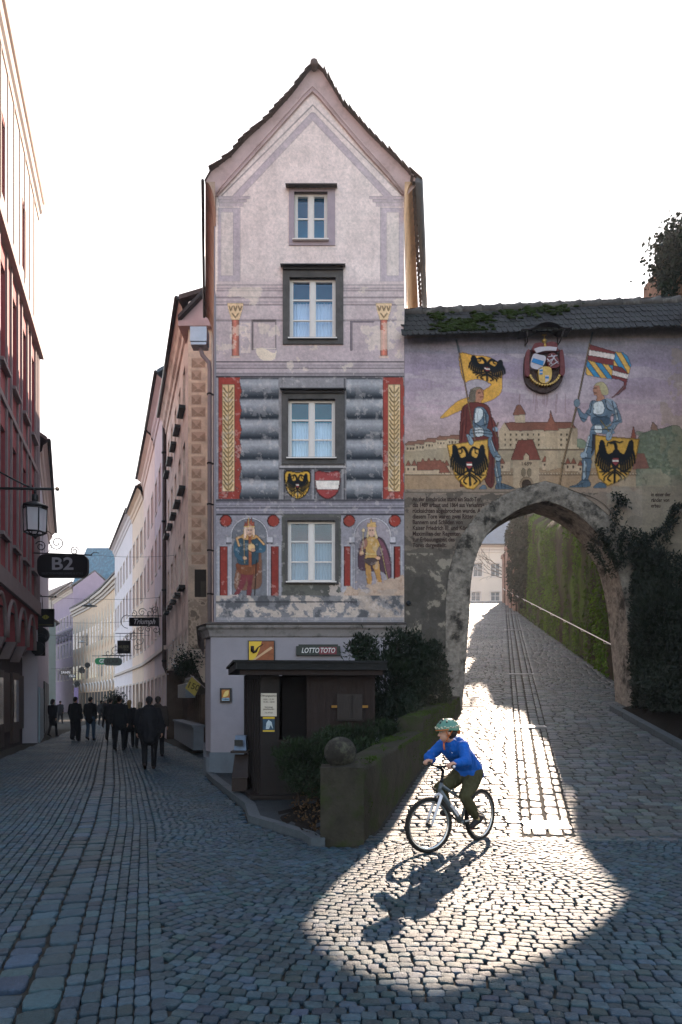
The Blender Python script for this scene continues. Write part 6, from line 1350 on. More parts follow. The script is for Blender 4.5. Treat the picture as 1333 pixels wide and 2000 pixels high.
# curved ochre building with pointed window surrounds
yp = [(-22.4, 67.5), (-27.6, 77.5), (-32.6, 86.2), (-38.2, 94.8)]
oc = thing('ochre_curved_house', 'long curved ochre building with pointed white window surrounds where the street bends left', 'house', (-30, 80, 0)); 
for a, b in zip(yp[:-1], yp[1:]):
    a, b = Vector((*a, 0)), Vector((*b, 0)); L0 = (b-a).length; u = (b-a)/L0; n_ = Vector((-u.y, u.x, 0)); up = Vector((0, 0, 1)); W = MB(); W.quad(a, b, b+up*14.7, a+up*14.7); W.build('wall', M_ye, oc, fixn=False)
    R_ = MB(); R_.prism([a+up*14.7+n_*.5, b+up*14.7+n_*.5, b+up*17.2-n_*4, a+up*17.2-n_*4], (0, 0, .2)); R_.build('roof', mat('dark_slate', '#2c3038', .6, .2, 3, .1), oc)
    R_ = MB(); 
    for k, (d_, z) in enumerate(((.12, 13.6), (.25, 13.95), (.42, 14.3))): R_.obox(a+up*z, u*L0, up*.3, n_*d_)
    R_.build('cornice', M_corn, oc, fixn=False)
    nw = 5
    for k in range(nw):
        for z0, h_ in ((4.6, 1.9), (8.9, 2.2)):
            c = a+u*((k+.5)*L0/nw); S = MB(); q = [c-u*.6+up*(z0-.35), c+up*(z0-1.0), c+u*.6+up*(z0-.35), c+u*.6+up*(z0+h_+.3), c+up*(z0+h_+1.5), c-u*.6+up*(z0+h_+.3)]; S.prism([p+n_*.002 for p in q], n_*.06); wn = S.build('window', mat('pale_surround', '#d3c3b0', .8, .05, 2, 0), oc)
            S = MB(); S.obox(c-u*.38+up*z0+n_*.064, u*.76, up*h_, n_*.01); pn = S.build('pane', M_pane, wn); S = MB(); S.obox(c-u*.03+up*z0+n_*.076, u*.06, up*h_, n_*.015); S.obox(c-u*.38+up*(z0+h_*.62)+n_*.076, u*.34, up*.06, n_*.015); S.obox(c+u*.04+up*(z0+h_*.62)+n_*.076, u*.34, up*.06, n_*.015); S.build('glazing_bar', M_wframe, wn)
        c = a+u*((k+.5)*L0/nw); S = MB(); S.tube([c+u*(.95*math.cos(t_))+up*(2.9+1.1*math.sin(t_))+n_*.1 for t_ in np.linspace(0, math.pi, 10)], .10, 6); S.build('arch_trim', M_wframe, oc)
        S = MB(); S.obox(c-u*.7+up*.2+n_*.02, u*1.4, up*2.6, n_*.05); S.build('shopfront', M_dwin, oc)
W = MB(); a = Vector((*yp[-1], 0)); W.quad(a, a+Vector((0, 6, 0)), a+Vector((0, 6, 14.7)), a+Vector((0, 0, 14.7))); W.build('end_wall', M_ye, oc, fixn=False)
# mauve house with the green copper roof
pm, Pm, um, nm_, Lm = building('mauve_house', 'mauve house with wreath ornaments over its windows at the far bend of the street', (-38.4, 95.4), (-46.2, 107), 0, 18.0, M_pu, [(1+2.2*k, z0, .9, h_) for k in range(6) for z0, h_ in ((4.8, 1.8), (8.2, 2.0), (12.6, 1.6))], 1, M_slate, 6, .5, 2.6, cornice=M_corn, surround=M_corn)
mb = MB()
for k in range(6):
    c = Pm(1.45+2.2*k, 11.2, -.08); mb.tube([c+um*(.55*math.cos(t_))+Vector((0, 0, .55*math.sin(t_))) for t_ in np.linspace(.4, math.pi*2-.2, 12)], .16, 6)
mb.obox(Pm(0, 11.9, -.01), um*Lm, (0, 0, .3), nm_*.12); mb.build('wreath_relief', mat('relief_grey', '#6e6670', .8, .2, 3, .2), pm)
t = thing('copper_roof_tower', 'mauve block with a large blue-green copper roof rising behind the ochre building', 'building', (-36, 100, 0)); xa, xb = px2X(152, 100), px2X(246, 100)
mb = MB(); mb.box((xa, 100, 0), (xb, 112, py2Z(1140, 100))); mb.build('wall', mat('deep_mauve_facade', '#80718c', .85, .06, 1, .1), t)
zt3, zt4 = py2Z(1143, 100), py2Z(1069, 100); mb = MB(); a = [(xa-.6, 99.4), (xb+.6, 99.4), (xb+.6, 112.6), (xa-.6, 112.6)]; b = [(px2X(170, 103), 103), (xb-1, 103), (xb-1, 110), (px2X(170, 103), 110)]
V = [(x, y, zt3) for x, y in a]+[(x, y, zt4+.6) for x, y in b]; mb.add(V, [(0, 1, 5, 4), (1, 2, 6, 5), (2, 3, 7, 6), (3, 0, 4, 7), (4, 5, 6, 7), (3, 2, 1, 0)]); rr_ = mb.build('roof', M_teal, t)
mb = MB(); mb.box((xa-.7, 99.3, zt3-.25), (xb+.7, 99.6, zt3+.1)); mb.build('gutter', M_metal_d, rr_); mb = MB(); mb.box((xa-.02, 99.9, 0), (xa+.9, 99.99, zt3-.3)); mb.box((xa+.9, 99.92, zt3-1.3), (xb, 99.99, zt3-.3)); mb.build('pale_trim', M_corn, t)
building('far_pale_house', 'pale cream house closing the view at the far end of the street', (-46.6, 107.6), (-62, 126), 0, 18.6, M_creamf, [(1+2.6*k, z0, 1, 1.8) for k in range(8) for z0 in (4.8, 8.4, 12.4)], 1, M_tile, 6, .5, 2.6, cornice=M_corn, surround=M_corn)
building('far_grey_shop', 'low grey-green house with dark shopfront on the left at the far end of the street', (-36, 84), (-46.5, 101), 0, 11.5, mat('grey_green_facade', '#6f7a76', .85, .1, 1, .1), [(1+3*k, z0, 1, 1.7) for k in range(6) for z0 in (4.6, 8)], -1, M_tile, 6, .4, 2.4)
building('street_end_house', 'dim house facing along the street between the mauve house and the left row', (-49.5, 118), (-40, 121), 0, 10, M_pale, [(1+3*k, z0, 1, 1.7) for k in range(3) for z0 in (4.6, 7)], -1, M_tile, 6, .4, 2.4)
# ---------------- lantern -------------------------------------------
def scroll(mb_, c, r0, r1, a0, a1, u_, r_=.018, n=26):
    c = Vector(c); u_ = Vector(u_); mb_.tube([c+u_*((r0+(r1-r0)*t)*math.cos(a0+(a1-a0)*t))+Vector((0, 0, (r0+(r1-r0)*t)*math.sin(a0+(a1-a0)*t))) for t in np.linspace(0, 1, n)], r_, 6)
YL = 16.; t = thing('hanging_lantern', 'six-sided glass street lantern hanging from a long iron arm on the red building', 'lantern', (px2X(69, YL), YL, py2Z(1050, YL)))
zA = py2Z(955, YL); mb = MB(); mb.tube([(px2X(-50, YL), YL, zA+.02), (px2X(105, YL), YL, zA)], .033, 8); mb.tube([(px2X(-50, YL), YL, py2Z(895, YL)), (px2X(30, YL), YL, py2Z(938, YL)), (px2X(66, YL), YL, zA)], .022, 8); mb.build('arm', M_iron, t)
mb = MB(); mb.tube([(px2X(104, YL), YL, zA), (px2X(109, YL), YL, zA)], .012, 6); mb.ball((px2X(112.5, YL), YL, zA), .05, 12); mb.build('finial_ball', mat('gilt_ball', '#b09a80', .25, .05, 5, 0, metal=.8), t)
lx = px2X(69, YL); lz = py2Z(1043, YL); c0 = (lx, YL, 0)
mb = MB(); mb.tube([(lx, YL, zA), (lx, YL, py2Z(968, YL))], .035, 8); mb.lathe([(.075, py2Z(982, YL)), (.08, py2Z(967, YL)), (.04, py2Z(965, YL))], c0, 12); mb.lathe([(.32, py2Z(991, YL)), (.31, py2Z(988.5, YL)), (.12, py2Z(981, YL)), (.09, py2Z(980, YL))], c0, 6); mb.lathe([(.0, py2Z(991.5, YL)), (.29, py2Z(992, YL))], c0, 6); mb.build('hood', M_iron, t, fixn=False)
mb = MB(); zt5, zb5, rl, rb = py2Z(994, YL), py2Z(1040, YL), .27, .25
for k in range(6):
    a, b = R(60*k+12), R(60*k+72); pa = (lx+rl*math.cos(a), YL+rl*math.sin(a), zt5); pb = (lx+rb*math.cos(a), YL+rb*math.sin(a), zb5); qb = (lx+rb*math.cos(b), YL+rb*math.sin(b), zb5); qa = (lx+rl*math.cos(b), YL+rl*math.sin(b), zt5)
    mb.tube([pa, pb], .016, 6); mb.tube([pb, qb], .022, 6); mb.tube([pa, qa], .018, 6); mb.tube([pb, (lx+.03*math.cos(a), YL+.03*math.sin(a), zb5-.1)], .014, 6)
mb.ball((lx, YL, zb5-.11), .045, 8); mb.build('cage', M_iron, t, fixn=False)
gm_ = MB()
for k in range(6):
    a, b = R(60*k+12), R(60*k+72); gm_.add([(lx+rl*math.cos(a), YL+rl*math.sin(a), zt5), (lx+rb*math.cos(a), YL+rb*math.sin(a), zb5), (lx+rb*math.cos(b), YL+rb*math.sin(b), zb5), (lx+rl*math.cos(b), YL+rl*math.sin(b), zt5)], [(0, 1, 2, 3)])
gm_.build('glass', mat('frosted_lantern_glass', '#d9d6dc', .25, 0, 1, 0, alpha=.5), t, fixn=False); mb = MB(); mb.lathe([(.03, zt5), (.07, zt5-.1), (.075, zt5-.3), (.05, zt5-.36), (0, zt5-.37)], c0, 12); mb.build('bulb', mat('frosted_bulb', '#8d9a9c', .4, 0, 1, 0), t)
# ---------------- hanging signs --------------------------------------
def rbox(mb_, c, w_, h_, d_, r_, Yv, n=6):
    pts = []
    for sx, sz, a0 in ((1, 1, 0), (-1, 1, 90), (-1, -1, 180), (1, -1, 270)):
        for k in range(n+1): a = R(a0+90*k/n); pts.append((c[0]+sx*(w_/2-r_)+r_*math.cos(a), Yv, c[1]+sz*(h_/2-r_)+r_*math.sin(a)))
    mb_.prism(pts, (0, d_, 0))
M_lett = mat('silver_letter', '#a8a9b0', .4, .1, 4, 0, metal=.3); M_sblack = mat('sign_black', '#101114', .3, .2, 3, 0)
YS = 24.; t = thing('b2_sign', 'large rounded black hanging sign with silver letters B2 on a scrolled bracket', 'sign', (px2X(124, YS), YS, py2Z(1130, YS))); mb = MB(); rbox(mb, (px2X(124, YS), py2Z(1106, YS)), px2X(173, YS)-px2X(75, YS), .84, .16, .26, YS-.08); mb.build('board', M_sblack, t)
text_part('lettering', 'B2', M_lett, t, (px2X(124, YS), YS-.085, py2Z(1103, YS)), (1, 0, 0), (0, 0, 1), .62, .004, bold=.012, sx=1.25); text_part('caption', 'SELECTION PURE LIVING & STYLE', mat('dim_letter', '#4a4d54', .5, 0, 1, 0), t, (px2X(124, YS), YS-.085, py2Z(1121, YS)), (1, 0, 0), (0, 0, 1), .10, .003, bold=.001)
mb = MB(); zz = py2Z(1081, YS); mb.tube([(px2X(66, YS), YS, zz+.02), (px2X(180, YS), YS, zz-.06)], .022, 6); 
for a in (90, 150): mb.tube([(px2X(a, YS), YS, zz), (px2X(a, YS), YS, zz-.12)], .02, 6)
U = (1, 0, 0); scroll(mb, (px2X(112, YS), YS, py2Z(1060, YS)), .06, .27, 0, -9.5, U); scroll(mb, (px2X(80, YS), YS, py2Z(1067, YS)), .05, .2, 0, 9, U); scroll(mb, (px2X(146, YS), YS, py2Z(1076, YS)), .04, .16, 3, -6, U); mb.tube(spo([(px2X(88, YS), 0, py2Z(1035, YS)), (px2X(102, YS), 0, py2Z(1045, YS)), (px2X(100, YS), 0, py2Z(1070, YS)), (px2X(92, YS), 0, py2Z(1080, YS))], 6)+np.array([0, YS, 0]), .011, 6); mb.tube(spo([(px2X(124, YS), 0, py2Z(1050, YS)), (px2X(133, YS), 0, py2Z(1066, YS)), (px2X(150, YS), 0, py2Z(1064, YS)), (px2X(160, YS), 0, py2Z(1073, YS)), (px2X(168, YS), 0, py2Z(1083, YS))], 6)+np.array([0, YS, 0]), .011, 6); mb.tube(spo([(px2X(176, YS), 0, py2Z(1085, YS)), (px2X(184, YS), 0, py2Z(1079, YS)), (px2X(193, YS), 0, py2Z(1080, YS))], 6)+np.array([0, YS, 0]), .014, 6)
mb.build('bracket', M_iron, t, fixn=False)
YS = 26.5; t = thing('cat_eye_sign', 'square black hanging sign with a yellow cat eye below the B2 sign', 'sign', (px2X(90, YS), YS, py2Z(1225, YS))); cx_, cz_ = px2X(90.5, YS), py2Z(1207, YS); mb = MB(); mb.box((cx_-.32, YS-.04, cz_-.36), (cx_+.32, YS+.04, cz_+.36)); mb.build('board', M_sblack, t)
q = [(cx_-.15+.3*k/8, cz_+.03+.09*math.sin(math.pi*k/8)) for k in range(9)]+[(cx_+.15-.3*k/8, cz_+.03-.09*math.sin(math.pi*k/8)) for k in range(1, 8)]; mb = MB(); mb.prism([(a, YS-.042, b) for a, b in q], (0, -.006, 0)); mb.build('eye', mat('eye_yellow', '#8f8a3c', .5, .3, 20, 0), t); mb = MB(); mb.prism([(cx_-.012, YS-.05, cz_+.03), (cx_, YS-.05, cz_-.05), (cx_+.012, YS-.05, cz_+.03), (cx_, YS-.05, cz_+.11)], (0, -.003, 0)); mb.build('pupil', M_black, t)
mb = MB(); mb.tube([(px2X(69, YS), YS, py2Z(1164, YS)), (px2X(108, YS), YS, py2Z(1166, YS))], .022, 6); mb.ball((px2X(109, YS), YS, py2Z(1165, YS)), .04, 8); mb.tube([(px2X(69, YS), YS, py2Z(1155, YS)), (px2X(84, YS), YS, py2Z(1165, YS))], .012, 5)
for a in (84, 101): mb.tube([(px2X(a-1, YS), YS, py2Z(1166, YS)), (px2X(a, YS), YS, py2Z(1190, YS))], .01, 5)
mb.build('bracket', M_iron, t, fixn=False); mb = MB(); mb.box((cx_-.28, YS-.046, cz_-.3), (cx_+.28, YS-.041, cz_-.25)); mb.build('caption_bar', mat('olive_print', '#4a4726', .5, .2, 9, 0), t)
def disc_sign(nm, lab, x, y, rp, Yv, m_, txt=None, back=False, group=None, br=True, ts=.12):
    t = thing(nm, lab, 'sign', (px2X(x, Yv), Yv, py2Z(y+rp, Yv)), 0, group); r_ = rp/F*Yv; mb = MB(); mb.lathe([(0, -.04), (r_, -.04), (r_, .04), (0, .04)], (px2X(x, Yv), Yv, py2Z(y, Yv)), 24, axis='y'); mb.build('disc', m_, t)
    mb = MB(); mb.lathe([(r_*.98, -.045), (r_*1.05, -.045), (r_*1.05, .045), (r_*.98, .045)], (px2X(x, Yv), Yv, py2Z(y, Yv)), 24, axis='y'); mb.build('rim', M_iron, t)
    if txt: text_part('lettering', txt, M_black, t, (px2X(x, Yv), Yv-.046, py2Z(y, Yv)), (1, 0, 0), (0, 0, 1), ts, .003, bold=.002, sx=.8)
    return t
M_disc = mat('pale_disc', '#a3b6c4', .4, .05, 3, 0)
t = disc_sign('round_sign', 'upper, larger pale round sign with a dark curved stripe on the left wall', 81, 1241, 15, 26.25, M_disc); mb = MB(); mb.tube([(px2X(81+11*math.cos(a), 26.2), 26.19, py2Z(1248-8*math.sin(a), 26.2)) for a in np.linspace(.3, 2.8, 9)], .05, 6); mb.build('stripe', M_black, t); mb = MB(); mb.tube([(px2X(66, 26.3), 26.3, py2Z(1222, 26.3)), (px2X(84, 26.3), 26.3, py2Z(1226, 26.3))], .03, 6); mb.build('bracket', M_iron, t)
t = disc_sign('round_sign', 'lower, smaller pale round sign with a word on it in front of a dark square', 75, 1267, 12.5, 26.0, M_disc, 'TERRUN', ts=.14); mb = MB(); mb.box((px2X(63, 26.1), 26.06, py2Z(1281, 26.1)), (px2X(89, 26.1), 26.1, py2Z(1253, 26.1))); mb.build('backboard', M_sblack, t)
def board(nm, lab, x0, x1, y0, y1, Yv, m_, txt, mt, ts, rnd=.02, tx=.8, shear=0, bold=.004, arm=None, group=None):
    t = thing(nm, lab, 'sign', (px2X((x0+x1)/2, Yv), Yv, py2Z(y1, Yv)), 0, group); w_, h_ = px2X(x1, Yv)-px2X(x0, Yv), py2Z(y0, Yv)-py2Z(y1, Yv); c = (px2X((x0+x1)/2, Yv), py2Z((y0+y1)/2, Yv)); mb = MB(); rbox(mb, c, w_, h_, .08, min(rnd, h_/2.05, w_/2.05), Yv-.04); mb.build('board', m_, t)
    if txt: text_part('lettering', txt, mt, t, (c[0], Yv-.045, c[1]), (1, 0, 0), (0, 0, 1), ts, .003, shear=shear, bold=bold, sx=tx)
    mb = MB(); 
    if arm: mb.tube([(px2X(arm[0], Yv), Yv, py2Z(arm[2], Yv)), (px2X(arm[1], Yv), Yv, py2Z(arm[2], Yv))], .022, 6)
    for q in (.2, .8): mb.tube([(px2X(x0+(x1-x0)*q, Yv), Yv, py2Z(y0, Yv)), (px2X(x0+(x1-x0)*q, Yv), Yv, py2Z((arm[2] if arm else y0-4), Yv))], .012, 5)
    return t, mb
M_lw = mat('sign_white', '#c9c9cc', .5, 0, 1, 0)
t, mb = board('triumph_sign', 'long narrow black sign reading Triumph in script, framed by iron scrolls', 253, 311, 1206, 1223, 30.2, M_sblack, 'Triumph', M_lw, .34, .02, .85, .35, .004, (250, 316, 1203)); Yv = 30.2
for x, y, r_, a, b in ((262, 1199, .16, 0, 8), (278, 1196, .2, 3, -6), (293, 1197, .22, 0, 8), (303, 1192, .16, 3, -5), (305, 1230, .2, 0, 8), (290, 1229, .15, 3, -6), (275, 1228, .14, 0, 7), (250, 1214, .3, 1.6, 4.7)): scroll(mb, (px2X(x, Yv), Yv, py2Z(y, Yv)), .03 if abs(b-a) > 4 else r_, r_, a, b, U, .014)
mb.tube([(px2X(308, Yv), Yv, py2Z(1185, Yv)), (px2X(312, Yv), Yv, py2Z(1240, Yv))], .02, 5); mb.build('bracket', M_iron, t, fixn=False)
t, mb = board('huber_sign', 'square black sign reading HUBER Shop hanging from a scrolled bracket', 230, 255.5, 1251, 1276.5, 42, M_sblack, 'HUBER', mat('olive_letter', '#77785f', .5, 0, 1, 0), .26, .02, .8, 0, .003, (226, 281, 1237)); text_part('caption', 'Shop', MATS['olive_letter'], t, (px2X(247, 42), 41.95, py2Z(1269, 42)), (1, 0, 0), (0, 0, 1), .16, .003); Yv = 42
for x, y, r_, a, b in ((250, 1243, .28, 0, 7), (262, 1244, .3, 3, -5), (272, 1252, .3, 0, 7), (268, 1263, .24, 0, 6)): scroll(mb, (px2X(x, Yv), Yv, py2Z(y, Yv)), .04, r_, a, b, U, .018)
mb.build('bracket', M_iron, t, fixn=False)
t, mb = board('green_gea_sign', 'green rounded sign reading GEA partly behind the dark oval sign', 186, 222, 1285, 1298, 53, mat('sign_green', '#0f7a4a', .5, .1, 3, 0), 'GEA', M_lw, .44, .4, .9, 0, .01, (180, 250, 1281)); mb.build('bracket', M_iron, t, fixn=False)
t, mb = board('oval_flair_sign', 'grey-green oval sign reading FLAIR in front of the green sign', 203, 239, 1284.5, 1300, 49, mat('sign_greygreen', '#3c4a44', .5, .1, 3, 0), 'FLAIR', M_black, .4, .4, .9, 0, .006, (200, 258, 1280)); Yv = 49
for x, y, r_, a, b in ((212, 1275, .3, 0, 7), (226, 1272, .35, 3, -5), (238, 1277, .25, 0, 6)): scroll(mb, (px2X(x, Yv), Yv, py2Z(y, Yv)), .04, r_, a, b, U, .02)
mb.build('bracket', M_iron, t, fixn=False)
t, mb = board('dark_sahn_sign', 'dark board with pale capital letters SAHN far down the street', 117, 141, 1309, 1318.5, 70, M_sblack, 'SAHN', M_lw, .42, .2, .9, 0, .01, (100, 141, 1306)); mb.build('bracket', M_iron, t, fixn=False)
t, mb = board('small_cecil_sign', 'small dark board reading CECIL just right of the SAHN board', 135, 149, 1317, 1324, 66, mat('sign_dark_teal', '#1f343a', .5, .1, 3, 0), 'CECIL', M_lw, .3, .02, .75, 0, .006, (120, 150, 1315)); mb.build('bracket', M_iron, t, fixn=False)
disc_sign('round_sign', 'small dark red round sign far down the street left of the green sign', 171.5, 1299, 5, 56, mat('sign_red', '#7c1f2c', .5, .05, 3, 0)); disc_sign('round_sign', 'faint green round sign against the ochre building', 160.5, 1309, 6, 60, mat('sign_dimgreen', '#2d5a48', .5, .05, 3, 0)); disc_sign('round_sign', 'small bright pink round sign above the hanging banner', 151.5, 1335.5, 5, 56, mat('sign_pink', '#a3294d', .5, .05, 3, 0))
t, mb = board('vertical_banner', 'narrow pale violet banner hanging below the pink round sign', 145, 153.5, 1343, 1372, 55, mat('banner_violet', '#8a7aa0', .7, .1, 3, 0), None, None, .1); mb.build('bracket', M_iron, t)
# 150 flag on the corner pipe
Yv = 18.6; t = thing('small_flag', 'small yellow flag with the number 150 sticking out beside the apricot house', 'flag', (px2X(404, Yv), Yv, py2Z(1345, Yv))); q = [(375, 1321), (393, 1336), (381, 1360), (362, 1344)]; mb = MB(); mb.prism([(px2X(a, Yv), Yv, py2Z(b, Yv)) for a, b in q], (0, .012, 0)); mb.build('cloth', mat('flag_yellow', '#9c8d45', .8, .15, 8, .1), t)
text_part('lettering', '150', mat('flag_print', '#4d431c', .7, 0, 1, 0), t, (px2X(378, Yv), Yv-.004, py2Z(1341, Yv)), (.93, 0, -.35), (.35, 0, .93), .24, .002, bold=.006)
mb = MB(); mb.tube([(px2X(372, Yv), Yv, py2Z(1318, Yv)), (px2X(405, Yv), Yv, py2Z(1347, Yv))], .012, 6); mb.tube([(px2X(408, 18.2), 18.2, py2Z(1270, 18.2)), (px2X(408, 18.2), 18.2, py2Z(1445, 18.2))], .018, 8); mb.lathe([(.07, 1.9), (.09, 1.95), (.07, 2.0)], (px2X(408, 18.2), 18.2, 0), 10); mb.lathe([(.07, .75), (.1, .8), (.07, .85)], (px2X(408, 18.2), 18.2, 0), 10); mb.build('pole', M_pipe, t, fixn=False)
# overhead wires and suspended lamps
def wire(y0, x0, x1, Yv, sag=4):
    mb = MB(); mb.tube([(px2X(x0+(x1-x0)*s_, Yv), Yv, py2Z(y0+sag*4*s_*(1-s_), Yv)) for s_ in np.linspace(0, 1, 9)], (.006*Yv/25), 5); return mb
for k, (y0, x0, x1, Yv, l) in enumerate(((1084, 180, 352, 25.5, 'thin wire crossing the street beside the B2 sign'), (1167, 108, 312, 31, 'thin wire crossing above the street lamp'), (1213, 92, 260, 44, 'thin wire crossing in front of the ochre building'), (1240, 95, 300, 38, 'slack wire crossing below the round signs'))):
    o = wire(y0, x0, x1, Yv).build('overhead_wire', M_iron); tag(o, l, 'wire', 'wires across the street')
for x, y, Yv, l in ((175, 1183, 44, 'nearer suspended street lamp over the middle of the street'), (161, 1254, 66, 'farther suspended street lamp over the street')):
    t = thing('suspended_lamp', l, 'street lamp', (px2X(x, Yv), Yv, py2Z(y, Yv)), 0, 'lamps hung over the street'); mb = MB(); r_ = 14.5/1300*44 if Yv < 50 else .42; mb.lathe([(0, .14), (.1, .13), (.14, .06), (r_, 0), (r_, -.03), (0, -.03)], (px2X(x, Yv), Yv, py2Z(y, Yv)), 20); mb.build('shade', mat('lamp_grey', '#6a747a', .4, .1, 3, 0), t); mb = MB(); mb.tube([(px2X(x, Yv), Yv, py2Z(y, Yv)+.1), (px2X(x, Yv), Yv, py2Z(y, Yv)+.5)], .015, 5)
    for sg in (-1, 1): mb.tube([(px2X(x, Yv), Yv, py2Z(y, Yv)+.1), (px2X(x, Yv)+sg*.35, Yv, py2Z(y, Yv)+.45)], .012, 5)
    mb.build('hanger', M_iron, t)
# potted tree in the street
t = thing('potted_tree', 'small round potted evergreen among the walkers', 'potted plant', (px2X(226, 44), 44, 0)); P = rng.normal(size=(1500, 3))*.33+np.array([px2X(226, 44), 44, 1.55]); leaves('foliage', P, .16, M_leafd, t, 6, .4, .3); mb = MB(); mb.tube([(px2X(226, 44), 44, .3), (px2X(226, 44), 44, 1.4)], .04, 6); mb.build('trunk', MATS['bark'], t); mb = MB(); mb.lathe([(.18, 0), (.26, .4), (.24, .42), (0, .4)], (px2X(226, 44), 44, 0), 14); mb.build('pot', M_darkst, t)
# ======================= KIOSK, PLANTER WALL, PLANTS =======================
M_moldw = mat('mossy_concrete', '#332f27', .95, .35, 5, .7, 30, spec=.15, stain='#27320f', stain_amt=.9, stain_scale=1.6)
pwl = thing('planter_wall', 'mossy concrete retaining wall climbing beside the lane, behind the cyclist', 'wall', (0, 7.6, 0))
def wtop(Y, sec): return .87+.085*(Y-7.6) if sec == 0 else 1.37+.1*(Y-10.8)
for sec, (ya, yb) in enumerate(((7.62, 10.8), (10.8, 14.55))):
    n = 40; V = []; Fc = []
    prof = [(0, -.3)]+[(0, t) for t in np.linspace(.05, .94, 9)]+[(.015, .985), (.05, 1.0), (.2, 1.01), (.37, 1.0), (.405, .985), (.42, .94), (.42, .4), (.42, -.3)]
    for k in range(n+1):
        y = ya+(yb-ya)*k/n; zt_ = wtop(y, sec); zb = float(ramp_z(y))
        for j, (d_, t) in enumerate(prof):
            z = zb*(1-t)+zt_*t if t > 0 else zb-.3
            nz_ = mnoise.fractal((y*1.7, z*2.2, 1), 1, 2, 5)*.022
            V.append((wallX(y)-d_+(nz_ if d_ < .1 else 0), y+(nz_ if k in (0,) else 0), z+(nz_*.8 if .02 < d_ < .4 else 0)))
    m_ = len(prof); mb = MB()
    mb.add(V, [(k*m_+j, (k+1)*m_+j, (k+1)*m_+j+1, k*m_+j+1) for k in range(n) for j in range(m_-1)], 0, True)
    mb.add([V[j] for j in range(m_)], [tuple(range(m_))]); mb.add([V[n*m_+j] for j in range(m_)], [tuple(range(m_))])
    mb.build('wall_section', M_moldw, pwl)
# end pier facing the square
mb = MB(); V = []; x0, x1, y0 = -.235, .26, 7.55; nx, nz = 10, 12
for j in range(nz+1):
    for k in range(nx+1): V.append((x0+(x1-x0)*k/nx, y0+.02*mnoise.fractal((k*.4, j*.3, 5), 1, 2, 4), -.05+.93*j/nz))
mb.add(V, [(j*(nx+1)+k, j*(nx+1)+k+1, (j+1)*(nx+1)+k+1, (j+1)*(nx+1)+k) for j in range(nz) for k in range(nx)], 0, True)
mb.box((x0, y0+.03, -.05), (x1-.004, y0+.5, .875)); mb.build('end_pier', M_moldw, pwl, fixn=False)
mb = MB(); mb.ball((px2X(665, 7.9), 7.85, 1.03), (.19, .19, .185), 24); o = mb.build('stone_ball', mat('lichen_stone', '#26221d', .95, .3, 9, .7, 50, stain='#6a6a55', stain_amt=.4, stain_scale=5), None); tag(o, 'weathered stone ball resting on the end pier of the planter wall', 'stone ball')
P, Nn = [], []
for k in range(9000):
    y = 7.8+rng.random()*6.4; sec = 0 if y < 10.8 else 1; d_ = rng.random()*.40
    if vnoise(np.array([y*1.3]), np.array([d_*4]), .8, 3, 6)[0] < .42: continue
    P.append((wallX(y)-d_, y, wtop(y, sec)*1.0+.005))
for k in range(7000):
    y = 7.8+rng.random()*6.4; sec = 0 if y < 10.8 else 1; t = 1-rng.random()**1.6*.8; zb = float(ramp_z(y))
    if vnoise(np.array([y*1.5]), np.array([t*2]), .9, 3, 12)[0] < .5: continue
    P.append((wallX(y)+.01, y, zb*(1-t)+wtop(y, sec)*t))
o = leaves('moss_growth', P, .022, mat('wall_moss', '#33430f', .9, .4, 3, 0, spec=.2), pwl, 11, .6, -.4); o['kind'] = 'stuff'
# earth bed between pavement and wall
V = []; ys_ = np.linspace(7.65, 14.55, 26)
for y in ys_:
    xr = wallX(y)-.35; xl = float(np.interp(y, [7.65, 8.5, 9.4, 10.6, 12.0, 14.55], [-.30, -.75, -.9, -.2, .6, 1.4]))
    for t in np.linspace(0, 1, 9): V.append((xl+(xr-xl)*t, y, .075+.02*math.sin(t*20+y*9)+max(0, (y-8.2))*.13*t+.03*mnoise.noise((t*5, y*2, 0))))
i = np.arange(len(V)).reshape(26, 9); o = np_mesh('earth_bed', V, np.stack([i[:-1, :-1], i[:-1, 1:], i[1:, 1:], i[1:, :-1]], -1).reshape(-1, 4), M_soil, None, True); o['kind'] = 'structure'
P = [(random.uniform(-.7, .9), random.uniform(7.8, 12), .12) for k in range(1400)]; P = [(x, y, .10+max(0, y-8.2)*.10) for x, y, z in P if x < wallX(y)-.45 and x > -.75-(0 if y > 8.4 else -.35)]
o = leaves('leaf_litter', P, .05, mat('fallen_leaf', '#4a3620', .9, .4, 9, 0), None, 8, .6, -.1); o['kind'] = 'stuff'
# kiosk
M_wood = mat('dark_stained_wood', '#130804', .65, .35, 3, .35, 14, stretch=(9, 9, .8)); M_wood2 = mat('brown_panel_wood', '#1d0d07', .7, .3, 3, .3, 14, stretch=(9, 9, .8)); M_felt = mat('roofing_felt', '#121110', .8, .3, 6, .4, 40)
ko = thing('wooden_kiosk', 'dark brown wooden kiosk with a flat felt roof in front of the white shop wall', 'kiosk', (-.4, 10.6, .08))
A_, B_, C2, D_ = Vector((-1.28, 10.55)), Vector((.55, 10.75)), Vector((.6, 12.6)), Vector((-1.78, 12.2)); zk0, zk1 = .12, py2Z(1312, 10.6)
def wallp(a, b, z0, z1, th=.05):
    u = (b-a).normalized(); n_ = Vector((u.y, -u.x)); mb = MB(); mb.prism([(a.x, a.y, z0), (b.x, b.y, z0), (b.x, b.y, z1), (a.x, a.y, z1)], (-n_.x*th, -n_.y*th, 0)); return mb
u = (B_-A_).normalized(); LB = (B_-A_).length; sA = (px2X(600, 10.6)-A_.x)
m1 = A_+u*sA
mb = wallp(m1, B_, zk0, zk1)
for k in range(9): q = m1+u*((B_-m1).length*(k+.5)/9); mb.box((q.x-.004, q.y-.006, zk0), (q.x+.004, q.y+.01, zk1-.1))
